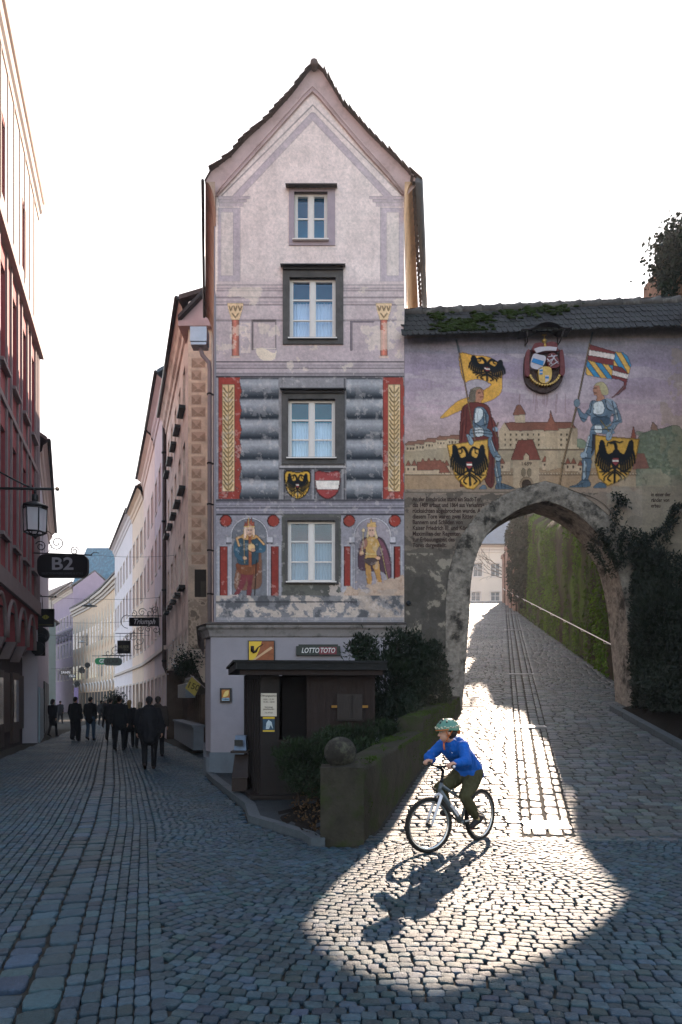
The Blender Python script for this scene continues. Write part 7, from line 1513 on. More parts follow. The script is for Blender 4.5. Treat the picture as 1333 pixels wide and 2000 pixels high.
mb.build('front_panel', M_wood2, ko, fixn=False)
hx_, hz0, hz1 = px2X(688, 10.7), py2Z(1402, 10.7), py2Z(1358, 10.7); mb = MB(); yy_ = 10.63; mb.box((px2X(659, 10.7), yy_, hz0-.02), (px2X(708, 10.7), yy_+.12, hz1+.02)); hz_ = mb.build('hatch', mat('hatch_wood', '#1b100c', .5, .2, 5, .2), ko); mb = MB()
mb.box((px2X(659, 10.7)-.09, yy_-.01, (hz0+hz1)/2-.02), (px2X(659, 10.7), yy_+.02, (hz0+hz1)/2+.02)); mb.build('yellow_tab', mat('yellow_tape', '#7c5516', .6, .1, 5, 0), ko); mb = MB(); mb.box((px2X(708, 10.7), yy_-.01, (hz0+hz1)/2-.02), (px2X(708, 10.7)+.09, yy_+.02, (hz0+hz1)/2+.02)); mb.build('yellow_tab', MATS['yellow_tape'], ko)
mb = MB(); mb.box((px2X(659, 10.7)-.02, yy_-.02, hz0-.05), (px2X(708, 10.7)+.02, yy_, hz0-.02)); mb.box((hx_-.01, yy_-.015, hz0), (hx_+.01, yy_, hz1)); mb.build('hatch_rail', M_wood, ko)
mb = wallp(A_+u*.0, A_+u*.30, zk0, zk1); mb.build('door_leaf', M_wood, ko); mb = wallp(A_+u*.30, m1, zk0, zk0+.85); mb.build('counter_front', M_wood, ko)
mb = MB(); q = A_+u*.28; mb.obox((q.x, q.y-.08, zk0+.85), (sA-.3, .06, 0), (-.02, .4, 0), (0, 0, .05)); mb.build('counter_top', M_wood2, ko)
mb = wallp(A_+u*.30+Vector((0, .5)), m1+Vector((0, .5)), zk0+.85, zk1, .03); mb.build('inner_back', mat('kiosk_interior', '#120a08', .8, .3, 5, 0), ko)
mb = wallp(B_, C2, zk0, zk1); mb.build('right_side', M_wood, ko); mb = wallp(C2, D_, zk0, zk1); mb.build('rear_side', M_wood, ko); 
mb = wallp(D_, A_, zk0+.0, zk1)
for k in range(7): q = D_+(A_-D_)*(k+.5)/7; mb.box((q.x-.012, q.y-.004, zk0), (q.x+.0, q.y+.004, zk1-.1))
mb.build('left_side', M_wood, ko, fixn=False)
rz0, rz1 = zk1, zk1+.15; R4 = [(-1.62, 10.22), (.72, 10.42), (.8, 12.85), (-2.1, 12.4)]
mb = MB(); mb.prism([(x, y, rz0+.02) for x, y in R4], (0, 0, .11)); mb.prism([(x*1.02, 11.4+(y-11.4)*1.02, rz0+.13) for x, y in R4], (0, 0, .035)); mb.build('roof', M_felt, ko)
mb = MB(); mb.prism([(-1.56, 10.28, rz0-.06), (.66, 10.47, rz0-.06), (.66, 10.55, rz0-.06), (-1.56, 10.36, rz0-.06)], (0, 0, .09)); mb.build('fascia', M_wood2, ko)
mb = MB(); mb.prism([(-1.42, 10.42, .09), (.0, 10.5, .09), (.0, 10.9, .09), (-1.9, 12.3, .09)], (0, 0, .06)); mb.build('plinth_board', M_wood, ko)
mb = MB(); x = px2X(610, 10.7); mb.box((x-.035, 10.66, py2Z(1397, 10.7)), (x+.03, 10.69, py2Z(1357, 10.7))); mb.build('mint_strip', mat('mint_plastic', '#4fae90', .5, .05, 5, 0), ko)
def sheetsign(nm, lab, cat, x0, x1, y0, y1, Yv, m_, txts):
    t = thing(nm, lab, cat, (px2X((x0+x1)/2, Yv), Yv, py2Z(y1, Yv))); mb = MB(); mb.box((px2X(x0, Yv), Yv-.012, py2Z(y1, Yv)), (px2X(x1, Yv), Yv, py2Z(y0, Yv))); mb.build('sheet', m_, t)
    for s_, y, sz in txts: text_part('lettering', s_, M_black, t, (px2X((x0+x1)/2, Yv), Yv-.014, py2Z(y, Yv)), (1, 0, 0), (0, 0, 1), sz, .001)
    return t
yk = 10.545
# these two hang on the door leaf
sheetsign('opening_hours_notice', 'cream notice with opening hours pinned to the kiosk door', 'notice', 510, 541, 1354, 1399, yk, mat('cream_paper', '#b5a999', .8, .05, 5, 0), [('Öffnungszeiten', 1359, .042), ('8.00 - 12.30', 1366, .034), ('14.00 - 18.00', 1371, .034), ('Samstag', 1381, .04), ('geschlossen', 1385, .036), ('Tel. 07252', 1392, .03)])
t = sheetsign('small_poster', 'small dark poster with yellow bands under the cream notice on the kiosk', 'poster', 514, 537, 1400, 1430, yk, mat('poster_dark', '#20384a', .5, .6, 18, 0), [])
for a, b in ((1400, 1404), (1426, 1429)): mb = MB(); mb.box((px2X(514, yk), yk-.015, py2Z(b, yk)), (px2X(537, yk), yk-.012, py2Z(a, yk))); mb.build('yellow_band', mat('poster_yellow', '#b08f1c', .6, .05, 5, 0), t)
mb = MB(); q = [(520, 1424), (521, 1412), (525, 1406), (531, 1410), (534, 1424), (529, 1416), (526, 1424)]; mb.prism([(px2X(a, yk), yk-.012, py2Z(b, yk)) for a, b in q], (0, -.003, 0)); mb.build('white_motif', mat('poster_white', '#9aa4a8', .6, .2, 15, 0), t)
t = thing('paper_box', 'small pale blue box standing on the shelf at the kiosk\'s left side', 'box', (-1.72, 11.55, .9)); mb = MB(); mb.prism([(-1.82, 11.3, .80), (-1.60, 11.25, .80), (-1.62, 11.3, 1.05), (-1.80, 11.35, 1.05)], (0, .22, 0)); mb.build('body', mat('pale_blue_box', '#56657a', .5, .25, 12, 0), t); mb = MB(); mb.box((-1.80, 11.24, .88), (-1.66, 11.252, .98)); mb.build('label', M_black, t)
t = thing('wooden_shelf', 'brown wooden shelf box with slanted front on the left side of the kiosk', 'shelf', (-1.7, 11.4, .12)); mb = MB(); mb.box((-1.86, 11.2, .76), (-1.56, 11.75, .795)); mb.prism([(-1.84, 11.2, .35), (-1.56, 11.15, .35), (-1.58, 11.35, .72), (-1.82, 11.4, .72)], (0, .04, 0)); mb.box((-1.84, 11.2, .12), (-1.58, 11.7, .34)); mb.build('shelf_box', mat('light_brown_wood', '#22140e', .6, .3, 4, .2), t)
# ---- shrubs ----
M_leafs = mat('shrub_leaf', '#14200f', .65, .5, 2, 0, spec=.25); M_leafo = mat('low_shrub_leaf', '#1a2610', .7, .5, 2, 0, spec=.2)
def shrub(nm, lab, cat, blobs, n, size, m_, seed, stems, group=None, asp=.35, droop=-.3, up=None):
    c0 = blobs[0][0]; t = thing(nm, lab, cat, (stems[0][0][0], stems[0][0][1], stems[0][0][2]), 0, group); r = np.random.default_rng(seed); P = []; ws = np.array([b[1][0]*b[1][1]*b[1][2] for b in blobs])**.67; ws /= ws.sum()
    for (c, rad), w_ in zip(blobs, ws):
        k = int(n*w_); d = r.normal(size=(k, 3)); d /= np.linalg.norm(d, axis=1)[:, None]; rr = (.55+.5*r.random(k)**.5)*(1+.22*np.sin(d[:, 0]*5+c[0])*np.sin(d[:, 2]*6)); p = d*rr[:, None]*np.array(rad)+np.array(c); P.append(p)
    P = np.concatenate(P); P = P[P[:, 2] > stems[0][0][2]+.02]; leaves('foliage', P, size, m_, t, seed, asp, droop, np.array([0, 0, .5]) if up is None else up)
    for a, b, r_ in stems: mb = MB(); mb.tube([a, tuple((np.array(a)+b)/2+np.array([.05, .03, .02])), b], [r_, r_*.8, r_*.4], 6); mb.build('stem', MATS['bark'], t)
    return t
c = lambda x, y, Yv: (px2X(x, Yv), Yv, py2Z(y, Yv))
shrub('laurel_shrub', 'large dark laurel bush between the kiosk and the left foot of the archway', 'shrub', [(c(760, 1335, 12.8), (.62, .6, .55)), (c(815, 1310, 13.0), (.6, .6, .55)), (c(790, 1270, 12.9), (.42, .4, .38)), (c(715, 1280, 12.6), (.25, .3, .35)), (c(700, 1265, 12.6), (.16, .2, .2)), (c(845, 1355, 13.2), (.35, .5, .4)), (c(765, 1390, 12.4), (.7, .6, .5)), (c(830, 1290, 13.2), (.35, .4, .35)), (c(765, 1400, 11.8), (.55, .5, .35))], 17000, .095, M_leafs, 21,
      [((.95, 12.7, .5), (.8, 12.7, 2.4), .03), ((1.2, 12.9, .6), (1.4, 12.9, 2.5), .03), ((.8, 12.6, .5), (.45, 12.6, 2.4), .02), ((.9, 12.7, .5), (1.1, 12.8, 2.8), .02)])
P = []
sp = []
for k in range(46):   # upright shoots with paired leaves at the top of the laurel
    x0, y0 = random.choice([(700, 1262), (712, 1250), (745, 1262), (775, 1245), (800, 1250), (835, 1270), (690, 1280)]); b = Vector(c(x0+random.uniform(-18, 18), y0+random.uniform(-2, 26), 12.6)); d = Vector((random.uniform(-.4, .3), random.uniform(-.2, .2), 1)).normalized(); L_ = random.uniform(.12, .3)
    for j in range(9): P.append(tuple(b+d*L_*j/8))
leaves('shoots', P, .085, M_leafs, bpy.data.objects['laurel_shrub'], 31, .28, -.6)
shrub('low_shrub', 'low leafy bush in front of the kiosk beside the stone ball', 'shrub', [(c(600, 1490, 9.6), (.36, .35, .3)), (c(570, 1480, 9.7), (.26, .3, .25)), (c(630, 1470, 9.6), (.3, .3, .25)), (c(600, 1525, 9.4), (.33, .3, .22)), (c(655, 1450, 10.0), (.3, .3, .2))], 6500, .065, M_leafo, 22, [((-.5, 9.5, .15), (-.5, 9.6, .8), .02), ((-.35, 9.6, .15), (-.2, 9.7, .9), .015), ((-.6, 9.5, .15), (-.75, 9.6, .7), .015)], None, .3)
shrub('low_shrub', 'strip of low greenery between the kiosk panel and the mossy wall top', 'shrub', [(c(695, 1440, 10.2), (.35, .3, .15)), (c(740, 1425, 10.8), (.35, .3, .14)), (c(665, 1440, 10.2), (.3, .25, .14)), (c(715, 1465, 9.6), (.25, .3, .15))], 2600, .08, M_leafo, 23, [((.3, 10.3, .5), (.3, 10.3, .95), .012), ((.5, 10.8, .5), (.5, 10.8, 1.0), .012)], None, .25, -.8)
# ivy and shrubs on the right-hand side
shrub('ivy_thicket', 'dark wall of ivy and shrubs to the right of the archway', 'ivy', [((6.75, 13.9, 3.2), (.55, .6, .8)), ((7.1, 13.5, 2.6), (.7, .8, .9)), ((6.9, 13.2, 1.8), (.75, .9, .7)), ((7.3, 12.4, 2.4), (.7, .9, 1.1)), ((6.7, 14.1, 4.4), (.22, .3, .55)), ((7.15, 14.0, 4.1), (.38, .4, .6)), ((6.55, 14.2, 2.2), (.3, .4, 1.0)), ((7.3, 11.6, 1.6), (.8, .9, .8)), ((6.75, 12.3, 1.3), (.45, .8, .4)), ((6.35, 14.25, 4.9), (.18, .25, .4)), ((7.45, 13.8, 4.6), (.25, .3, .45)), ((6.45, 14.25, 3.3), (.2, .25, .9)), ((6.4, 14.2, 2.3), (.2, .3, .7)), ((6.5, 13.9, 1.9), (.3, .5, .5)), ((6.6, 14.2, 4.0), (.3, .25, .7)), ((6.42, 14.3, 3.8), (.18, .2, .8)), ((6.36, 14.2, 2.9), (.2, .2, .9))], 60000, .085, mat('thicket_leaf', '#131d0e', .6, .5, 2, 0, spec=.3), 25,
      [((6.6, 14.1, 1.4), (6.5, 14.2, 4.6), .035), ((6.9, 14.0, 1.4), (6.9, 14.2, 4.8), .03), ((7.2, 13.6, 1.4), (7.3, 13.8, 4.4), .03), ((7.1, 12.4, 1.2), (7.2, 12.4, 3), .03), ((6.8, 13.2, 1.2), (6.8, 13.5, 3), .025)])
P = []
for path in ([(1205, 1110), (1190, 1070), (1200, 1020), (1212, 975)], [(1215, 1100), (1212, 1060), (1222, 1030)], [(1200, 1095), (1180, 1060), (1172, 1035)], [(1260, 1070), (1275, 1045), (1300, 1030), (1322, 1010)], [(1250, 1100), (1255, 1060)], [(1300, 1060), (1312, 1000), (1325, 990)], [(1225, 985), (1200, 965)], [(1195, 1120), (1165, 1085), (1150, 1060)]):
    pp = spo(path, 14)
    for a, b in pp:
        for k in range(11): P.append((px2X(a+rng.normal()*4, 14.45), 14.5-abs(rng.normal())*.09, py2Z(b+rng.normal()*4, 14.45)))
for k in range(9000):
    yy_ = rng.uniform(1075, 1395); xx_ = rng.uniform(1236+4*math.sin(yy_/17), 1290)
    P.append((px2X(xx_, 14.5), 14.53-abs(rng.normal())*.07-.05*rng.random(), py2Z(yy_, 14.5)))
leaves('creepers', P, .085, MATS['thicket_leaf'], bpy.data.objects['ivy_thicket'], 41, .32, .3)
mb = MB()
for path in ([(1240, 1130), (1210, 1100), (1150, 1010), (1120, 965)], [(1250, 1120), (1230, 1060), (1180, 985), (1110, 955)], [(1255, 1120), (1290, 1060), (1330, 1000)]): mb.tube([(px2X(a, 14.57), 14.57, py2Z(b, 14.57)) for a, b in spo(path, 6)], .006, 5)
mb.build('dry_stems', MATS['bark'], bpy.data.objects['ivy_thicket'], fixn=False)
# right-hand boundary building edge
t = thing('right_boundary_wall', 'dark rendered wall edge at the extreme right behind the ivy', 'wall', (7.62, 13, 1)); mb = MB(); mb.box((7.56, 9, -.2), (8.4, 14.6, 10.2)); mb.build('wall', mat('dark_old_render', '#4a4440', .9, .3, 2, .5, 20), t); mb = MB(); mb.box((7.5, 9, 10.2), (8.5, 14.6, 10.35)); mb.build('coping', M_tileg, t)
# ======================= PEOPLE WALKING AWAY =======================
M_skin = mat('skin', '#a57a66', .55, .08, 20, .05, 60, spec=.35)
def hand(mb, wrist, d, side, palm_n, s=1., curl=.5):
    """palm plus five unequal bent fingers; d = direction of hand, palm_n = towards palm side, side = thumb direction"""
    w_, d, n, t = Vector(wrist), Vector(d).normalized(), Vector(palm_n).normalized(), Vector(side).normalized()
    mb.cone(w_, w_+d*.05*s, .022*s, .026*s, 8); 
    for k, (off, L_, r_) in enumerate(((.024, .068, .0088), (.008, .077, .0092), (-.009, .071, .0088), (-.025, .055, .0078))):
        a = w_+d*.07*s+t*off*s; mb.cone(w_+d*.02*s+t*off*.7*s, a, .014*s, .0105*s, 8)
        c1 = (d+n*curl*.5).normalized(); c2 = (d*.8+n*curl*1.3).normalized(); c3 = (d*.4+n*curl*1.8).normalized()
        p1 = a+c1*L_*.42*s; p2 = p1+c2*L_*.32*s; p3 = p2+c3*L_*.26*s
        mb.chain([a, p1, p2, p3], [r_*s*1.1, r_*s, r_*s*.93, r_*s*.82], 8)
    a = w_+d*.02*s+t*.022*s; p1 = a+(t*.7+d*.6+n*.3).normalized()*.034*s; p2 = p1+(d*.9+n*.4+t*.1).normalized()*.03*s; mb.chain([a, p1, p2], [.013*s, .0105*s, .009*s], 8)
def head_blob(mb, c, s, M):
    """c = head centre; M rotates +Y face direction"""
    q = lambda x, y, z: tuple(Vector(c)+M @ Vector((x*s, y*s, z*s)))
    mb.ball(q(0, -.012, .02), (.074*s, .094*s, .098*s), 20, 0, M); mb.ball(q(0, .022, -.04), (.058*s, .064*s, .066*s), 16, 0, M); mb.ball(q(0, .052, -.078), (.026*s, .024*s, .022*s), 10, 0, M)
    mb.cone(q(0, .083, .012), q(0, .104, -.022), .008*s, .0125*s, 8); mb.ball(q(0, .096, -.026), (.016*s, .012*s, .009*s), 8, 0, M)
    mb.ball(q(0, .082, -.056), (.024*s, .012*s, .006*s), 8, 0, M); mb.ball(q(0, .080, -.066), (.021*s, .012*s, .007*s), 8, 0, M)
    for sg in (-1, 1): mb.ball(q(sg*.074, -.012, -.008), (.010*s, .020*s, .030*s), 10, 0, M); mb.cone(q(sg*.016, .083, .030), q(sg*.046, .070, .028), .010*s, .008*s, 6)
def walker(lab, px, fy, h, dark='#15161a', trou='#121317', hair='#1a1512', hairlen=.0, stride=.22, bulk=1., coatlen=.82, armsw=.15, hdg=0., shoe='#0d0d0f', hood=False, cap=None, extra=None, hatc=None, near=False, wide=1., grp='people walking down the long street'):
    Yv = 2119./(fy-HY); X_ = px2X(px, Yv); t = thing('person', lab, 'person', (X_, Yv, 0), R(hdg), grp); s = h/1.75
    M = Matrix.Identity(3); vox = .011 if near else .016
    hz, kz, az, shz = .92*s, .49*s, .08*s, 1.44*s; L_ = stride*s
    hips = {sg: Vector((sg*.095*s*bulk, 0, hz)) for sg in (-1, 1)}; ank = {1: Vector((.10*s, L_*.75, az)), -1: Vector((-.10*s, -L_*.9, az+.05*s))}
    kn = {sg: (hips[sg]+ank[sg])/2+Vector((0, .035*s+(.03 if sg < 0 else 0), 0)) for sg in (-1, 1)}
    sh = {sg: Vector((sg*.185*s*(.55+.45*bulk), -.0, shz-.02*s)) for sg in (-1, 1)}; el = {sg: Vector((sg*.25*s*(.6+.4*bulk), -sg*armsw*.5-.02, 1.14*s)) for sg in (-1, 1)}; wr = {sg: Vector((sg*.26*s*(.6+.4*bulk), -sg*armsw*1.1+.06, .89*s)) for sg in (-1, 1)}
    b = MB(); b.chain([(0, 0, 1.0*s), (0, 0, 1.25*s), (0, 0, 1.42*s), (0, .005, 1.5*s), (0, .02, 1.58*s)], [.12*s, .12*s, .1*s, .055*s, .055*s]); head_blob(b, (0, .03*s, 1.645*s), s*1.02, M)
    for sg in (-1, 1): b.chain([hips[sg], kn[sg], ank[sg]], [.07*s, .05*s, .04*s], 10); b.chain([sh[sg], el[sg], wr[sg]], [.045*s, .036*s, .026*s], 10); hand(b, wr[sg], (0, .1, -1), (0, 1, 0), (-sg, 0, 0), s, .5); b.chain([ank[sg], ank[sg]+Vector((0, .12*s, -.05*s))], [.04*s, .03*s]); b.chain([(0, 0, 1.0*s), hips[sg]], [.11*s, .09*s]); b.chain([(0, 0, 1.42*s), sh[sg]], [.08*s, .05*s])
    remeshed('body', b, M_skin, t, vox, 2, True)
    c = MB(); e = .022*s; B = bulk
    c.chain([(0, 0, coatlen*s), (0, 0, 1.0*s), (0, -.005, 1.2*s), (0, -.0, 1.38*s), (0, .005, 1.46*s)], [(.165*B)*s, .165*B*s, .165*B*s, .15*B*s, .085*s], 18)
    for sg in (-1, 1):
        c.chain([(sg*.07*s*B, 0, coatlen*s), (sg*.08*s*B, 0, 1.2*s), (sg*.09*s, 0, 1.38*s), sh[sg]], [.115*s*B, .115*s*B, .10*s*B, .075*s], 14); c.chain([sh[sg], el[sg], wr[sg]+Vector((0, 0, .03*s))], [.078*s, .064*s*(.6+.4*B), .05*s], 12)
    if hood: c.ball((0, -.07*s, 1.5*s), (.12*s, .09*s, .075*s), 14)
    if extra == 'pack': pass
    mc = mat('cloth_'+dark[1:], dark, .85, .15, 8, .25, 60, spec=.15); wrinkle(remeshed('coat', c, mc, t, vox, 4, True), .014, 8., px)
    p = MB(); 
    for sg in (-1, 1): p.chain([(0, 0, hz+.03*s), hips[sg]], [.13*s*B, .12*s*B], 14); p.chain([hips[sg], kn[sg], ank[sg]+Vector((0, 0, .01))], [.105*s*(.4+.6*B), .074*s*wide, .062*s*wide], 14)
    remeshed('trousers', p, mat('cloth_'+trou[1:], trou, .85, .15, 8, .25, 60, spec=.15), t, vox, 3, True)
    for sg in (-1, 1):
        q = MB(); a = ank[sg]; tilt = .05 if sg < 0 else 0; q.chain([a+Vector((0, -.035*s, -.035*s+tilt*.6)), a+Vector((0, .07*s, -.04*s-tilt*.2)), a+Vector((0, .15*s, -.045*s-tilt))], [.045*s, .044*s, .034*s], 10); q.build('shoe', mat('shoe_'+shoe[1:], shoe, .6, .1, 9, .1), t, None, True)
    hm = MB(); hc = hair if not hatc else hatc
    hm.ball((0, .012*s, 1.69*s), (.086*s, .105*s, .09*s), 18)
    if hairlen: hm.chain([(0, -.05*s, 1.66*s), (0, -.07*s, (1.60-hairlen)*s)], [.085*s, .075*s], 14)
    else: hm.chain([(0, -.045*s, 1.655*s), (0, -.05*s, 1.62*s)], [.072*s, .055*s], 12)
    remeshed('hat' if hatc else 'hair', hm, mat('hair_'+hc[1:], hc, .8, .3, 20, .4, 90, spec=.2), t, vox, 2, True)
    if extra == 'pack':
        k = MB(); k.chain([(0, -.2*s, 1.05*s), (0, -.2*s, 1.32*s)], [.13*s, .12*s], 14); remeshed('backpack', k, mat('pack_grey', '#3a3a40', .8, .2, 8, .2), t, vox, 3, True)
    if extra == 'bag':
        k = MB(); k.chain([wr[1]+Vector((.02, 0, -.14*s)), wr[1]+Vector((.02, 0, -.24*s))], [.05, .07]); k.tube([wr[1]+Vector((0, 0, -.05)), wr[1]+Vector((.02, .02, -.14*s))], .008, 5); k.build('bag', M_black, t, None, True)
    return t
walker('broad man in a dark jacket and dark trousers with a cap, nearest of the walkers', 292, 1503, 1.73, '#131317', '#101013', '#2a201b', 0, .12, 1.32, .80, .05, 14, '#241a16', hatc='#1a1718', near=True)
walker('person with a grey hooded jacket half hidden behind the broad man', 309, 1478, 1.76, '#3f3936', '#16161a', '#2a2320', 0, .2, 1.1, .82, .1, 10, hood=True)
walker('grey-blonde-haired person in a dark coat just left of the broad man', 274, 1462, 1.60, '#1d2024', '#15161b', '#8f8370', .06, .2, 1.0, .8, .1, 8)
walker('blonde woman in a dark coat beside the tall man', 253, 1460, 1.66, '#15161a', '#131418', '#7c6440', .10, .2, .98, .72, .1, 6, extra='bag')
walker('tall man in a dark jacket with legs apart in the middle of the group', 233.5, 1467, 1.80, '#121519', '#101217', '#15100d', 0, .18, 1.12, .84, .12, 4)
walker('person in black with a pale bag strap at the left edge of the group', 216, 1447, 1.76, '#17181c', '#131418', '#1d1713', 0, .2, 1.0, .84, .1, 4)
walker('grey-haired person in black farther down the middle of the street', 206, 1421, 1.78, '#1a1b20', '#131418', '#8c8880', 0, .2, 1.0, .8, .1, 0)
walker('distant person in black at the back of the middle group', 198, 1417, 1.68, '#202126', '#131418', '#1d1713', 0, .2, 1.0, .8, .1, 0)
walker('man in a dark jacket and blue jeans, third walker from the left', 177, 1446, 1.80, '#121318', '#2c4257', '#15100d', 0, .1, 1.12, .86, .12, -6)
walker('person in a dark jacket with very wide dark trousers, second walker from the left', 147.5, 1447, 1.80, '#121318', '#15161c', '#15100d', .0, .06, 1.12, .88, .06, -8, wide=1.5)
walker('slim person in a long dark coat and narrow trousers, farthest left of the walkers', 103.5, 1439, 1.72, '#15161c', '#101116', '#1c1512', .02, .2, .95, .66, .16, -12, wide=.8)
walker('distant person partly hidden between the wide-trousered walker and the shopfront', 118, 1413, 1.66, '#22242a', '#131418', '#1d1713', 0, .2, 1.0, .8, .1, 0)
# ======================= BICYCLE AND RIDER =======================
FW = Vector((-.7071, -.7071, 0)); BC = Vector((1.361, 7.531, 0)); RZ = math.atan2(FW.y, FW.x)   # local x forward, y to the rider's left
bike = thing('bicycle', "child's grey bicycle with a white fork turning across the sunlit setts", 'bicycle', tuple(BC), RZ)
M_tyre = mat('tyre_rubber', '#16130f', .75, .2, 20, .3, 80); M_rim = mat('alloy_rim', '#b8b4b0', .25, .05, 9, 0, metal=.9); M_fr = mat('grey_frame_paint', '#50565a', .3, .08, 9, 0, coat=.5); M_wh = mat('white_fork_paint', '#d6d0d2', .3, .03, 9, 0, coat=.4); M_bk = mat('black_component', '#141416', .45, .1, 9, .05)
ST = R(-18); hub = Vector((.56, 0, .30)); Rs = Matrix.Rotation(ST, 3, 'Z'); hp = Vector((.45, 0, 0))
def steer(p): p = Vector(p); return hp+Rs @ (p-hp)
RR = .30
def wheel(c, rot, lab):
    W = lambda a, r_, y=0: Vector(c)+rot @ Vector((r_*math.cos(a), y, r_*math.sin(a)))
    A = np.linspace(0, 2*math.pi, 48, endpoint=False)
    mb = MB(); mb.tube([W(a, RR-.022) for a in A], .0225, 10, closed=True)
    for k in range(84):
        a = 2*math.pi*k/84
        for y in (-.012, .012): p = W(a, RR-.002, y); q = W(a+.03, RR-.002, y); mb.tube([p, q], .0045, 4)

    return mb, W, A
def make_wheel(c, rot):
    mb, W, A = wheel(c, rot, '')
    rim = MB(); V = []
    prof = [(RR-.040, -.011), (RR-.058, -.009), (RR-.060, 0), (RR-.058, .009), (RR-.040, .011)]
    for a in A: V += [W(a, r_, y) for r_, y in prof]
    k = len(prof); n = len(A); rim.add(V, [(i*k+j, ((i+1) % n)*k+j, ((i+1) % n)*k+j+1, i*k+j+1) for i in range(n) for j in range(k-1)], 0, True)
    hb = MB(); hb.tube([W(0, 0, -.045), W(0, 0, -.03), W(0, 0, .03), W(0, 0, .045)], [.012, .022, .022, .012], 12); hb.tube([W(0, 0, -.06), W(0, 0, .06)], .006, 8)
    whl = hb.build('wheel', M_bk, bike, local=True, fixn=False); mb.build('tyre', M_tyre, whl, local=True, fixn=False); rim.build('rim', M_rim, whl, local=True, fixn=False)
    sp = MB()
    for j in range(24):
        a = 2*math.pi*j/24; sp.tube([W(a+(.35 if j % 2 else -.35), .02, .02 if j % 4 < 2 else -.02), W(a, RR-.058)], .0012, 4)
    sp.build('spokes', M_rim, whl, local=True, fixn=False)
    vl = MB(); vl.tube([W(-1.7, RR-.06), W(-1.7, RR-.10)], .004, 5); vl.build('valve', M_bk, whl, local=True, fixn=False)
    whl['label'] = 'front wheel, steered' if c[0] > 0 else 'rear wheel'
    return whl
I3 = Matrix.Identity(3); fh = steer(hub); make_wheel(tuple(fh), Rs); make_wheel((-.38, 0, .305), I3)
BB = Vector((0, 0, .27)); crown = Vector((.425, 0, .625)); ht = Vector((.375, 0, .74)); hb_ = Vector((.412, 0, .65)); seatc = Vector((-.135, 0, .60)); rh = Vector((-.38, 0, .305))
mb = MB(); mb.tube([ht, hb_], .02, 12); mb.tube([hb_+Vector((-.01, 0, .01)), (.2, 0, .455), BB], [.027, .027, .024], 12); mb.tube([ht+Vector((.005, 0, -.02)), (.15, 0, .60), (-.095, 0, .485)], [.019, .017, .015], 12); mb.tube([BB, seatc], .016, 12)
mb.tube([BB+Vector((0, -.035, 0)), BB+Vector((0, .035, 0))], .024, 12); mb.build('frame', M_fr, bike, local=True, fixn=False)
mb = MB()
for sg in (-1, 1): mb.tube([BB+Vector((-.02, sg*.02, 0)), (-.12, sg*.035, .275), rh+Vector((0, sg*.055, 0))], [.011, .010, .009], 8); mb.tube([(-.095, sg*.014, .485), (-.2, sg*.045, .42), rh+Vector((0, sg*.055, 0))], [.009, .009, .008], 8)
mb.build('stays', mat('pale_stay_paint', '#c9c4c2', .35, .05, 9, 0), bike, local=True, fixn=False)
mb = MB(); cr = steer(crown-Vector((0, 0, .015)))
for sg in (-1, 1): mb.tube([cr+Rs @ Vector((0, sg*.0, .015)), cr+Rs @ Vector((.004, sg*.047, 0)), steer(crown+(hub-crown)*.35+Vector((0, sg*.05, 0))), steer(crown+(hub-crown)*.7+Vector((0, sg*.05, 0))), steer(hub+Vector((0, sg*.05, 0)))], [.017, .019, .018, .015, .011], 10)
mb.build('fork', M_wh, bike, local=True, fixn=False)
mb = MB(); mb.tube([ht-Vector((0, 0, .0)), ht+Vector((-.012, 0, .05))], .019, 10); mb.tube([ht+Vector((-.012, 0, .05)), ht+Vector((-.03, 0, .13))], .016, 10); stt = ht+Vector((-.03, 0, .13)); barc = steer((.45, 0, .925)); mb.tube([stt, (stt+barc)/2+Vector((0, 0, .015)), barc], .017, 10); mb.build('stem', M_bk, bike, local=True, fixn=False)
gl, gr = steer((.43, .26, .945)), steer((.43, -.26, .945)); mb = MB(); mb.tube(spo([tuple(gr), tuple(steer((.45, -.12, .935))), tuple(barc), tuple(steer((.45, .12, .935))), tuple(gl)], 4), .011, 8)
hbar = mb.build('handlebar', M_bk, bike, local=True, fixn=False)
gd = (gl-gr).normalized()
for g_, sg in ((gl, 1), (gr, -1)):
    mb = MB(); mb.tube([g_-gd*sg*.10, g_+gd*sg*.012], [.0155, .0165], 10); mb.build('grip', M_bk, hbar, local=True, fixn=False); mb = MB(); mb.tube([g_+gd*sg*.012, g_+gd*sg*.02], [.017, .016], 10); mb.build('grip_end', M_wh, hbar, local=True, fixn=False)
    mb = MB(); f = Rs @ Vector((1, 0, 0)); mb.tube([g_-gd*sg*.125, g_-gd*sg*.13+f*.03-Vector((0, 0, .015)), g_-gd*sg*.07+f*.055-Vector((0, 0, .03)), g_-gd*sg*.02+f*.05-Vector((0, 0, .03))], [.013, .01, .006, .006], 8); mb.build('brake_lever', M_bk, hbar, local=True, fixn=False)
mb = MB()
for sg in (-1, 1): a = barc+gd*sg*.09; mb.tube(spo([tuple(a), tuple(a+Rs @ Vector((.12, -sg*.02, -.03))), tuple(a+Rs @ Vector((.15, -sg*.08, -.16))), tuple(cr+Rs @ Vector((.03, -sg*.02, .06)))], 5), .0028, 5)
mb.build('brake_cables', M_bk, bike, local=True, fixn=False)
mb = MB(); mb.ball(tuple(barc+Vector((.02, 0, -.03))+gd*.03), (.02, .02, .02), 10); mb.build('bell', M_rim, bike, local=True, fixn=False)
mb = MB()
for sg in (-1, 1): p = cr+Rs @ Vector((.028, sg*.028, -.01)); mb.tube([p, p+Rs @ Vector((.004, sg*.018, -.05)), p+Rs @ Vector((.004, -sg*.0, -.085))], [.008, .009, .006], 6)
mb.build('front_brake', M_bk, bike, local=True, fixn=False)
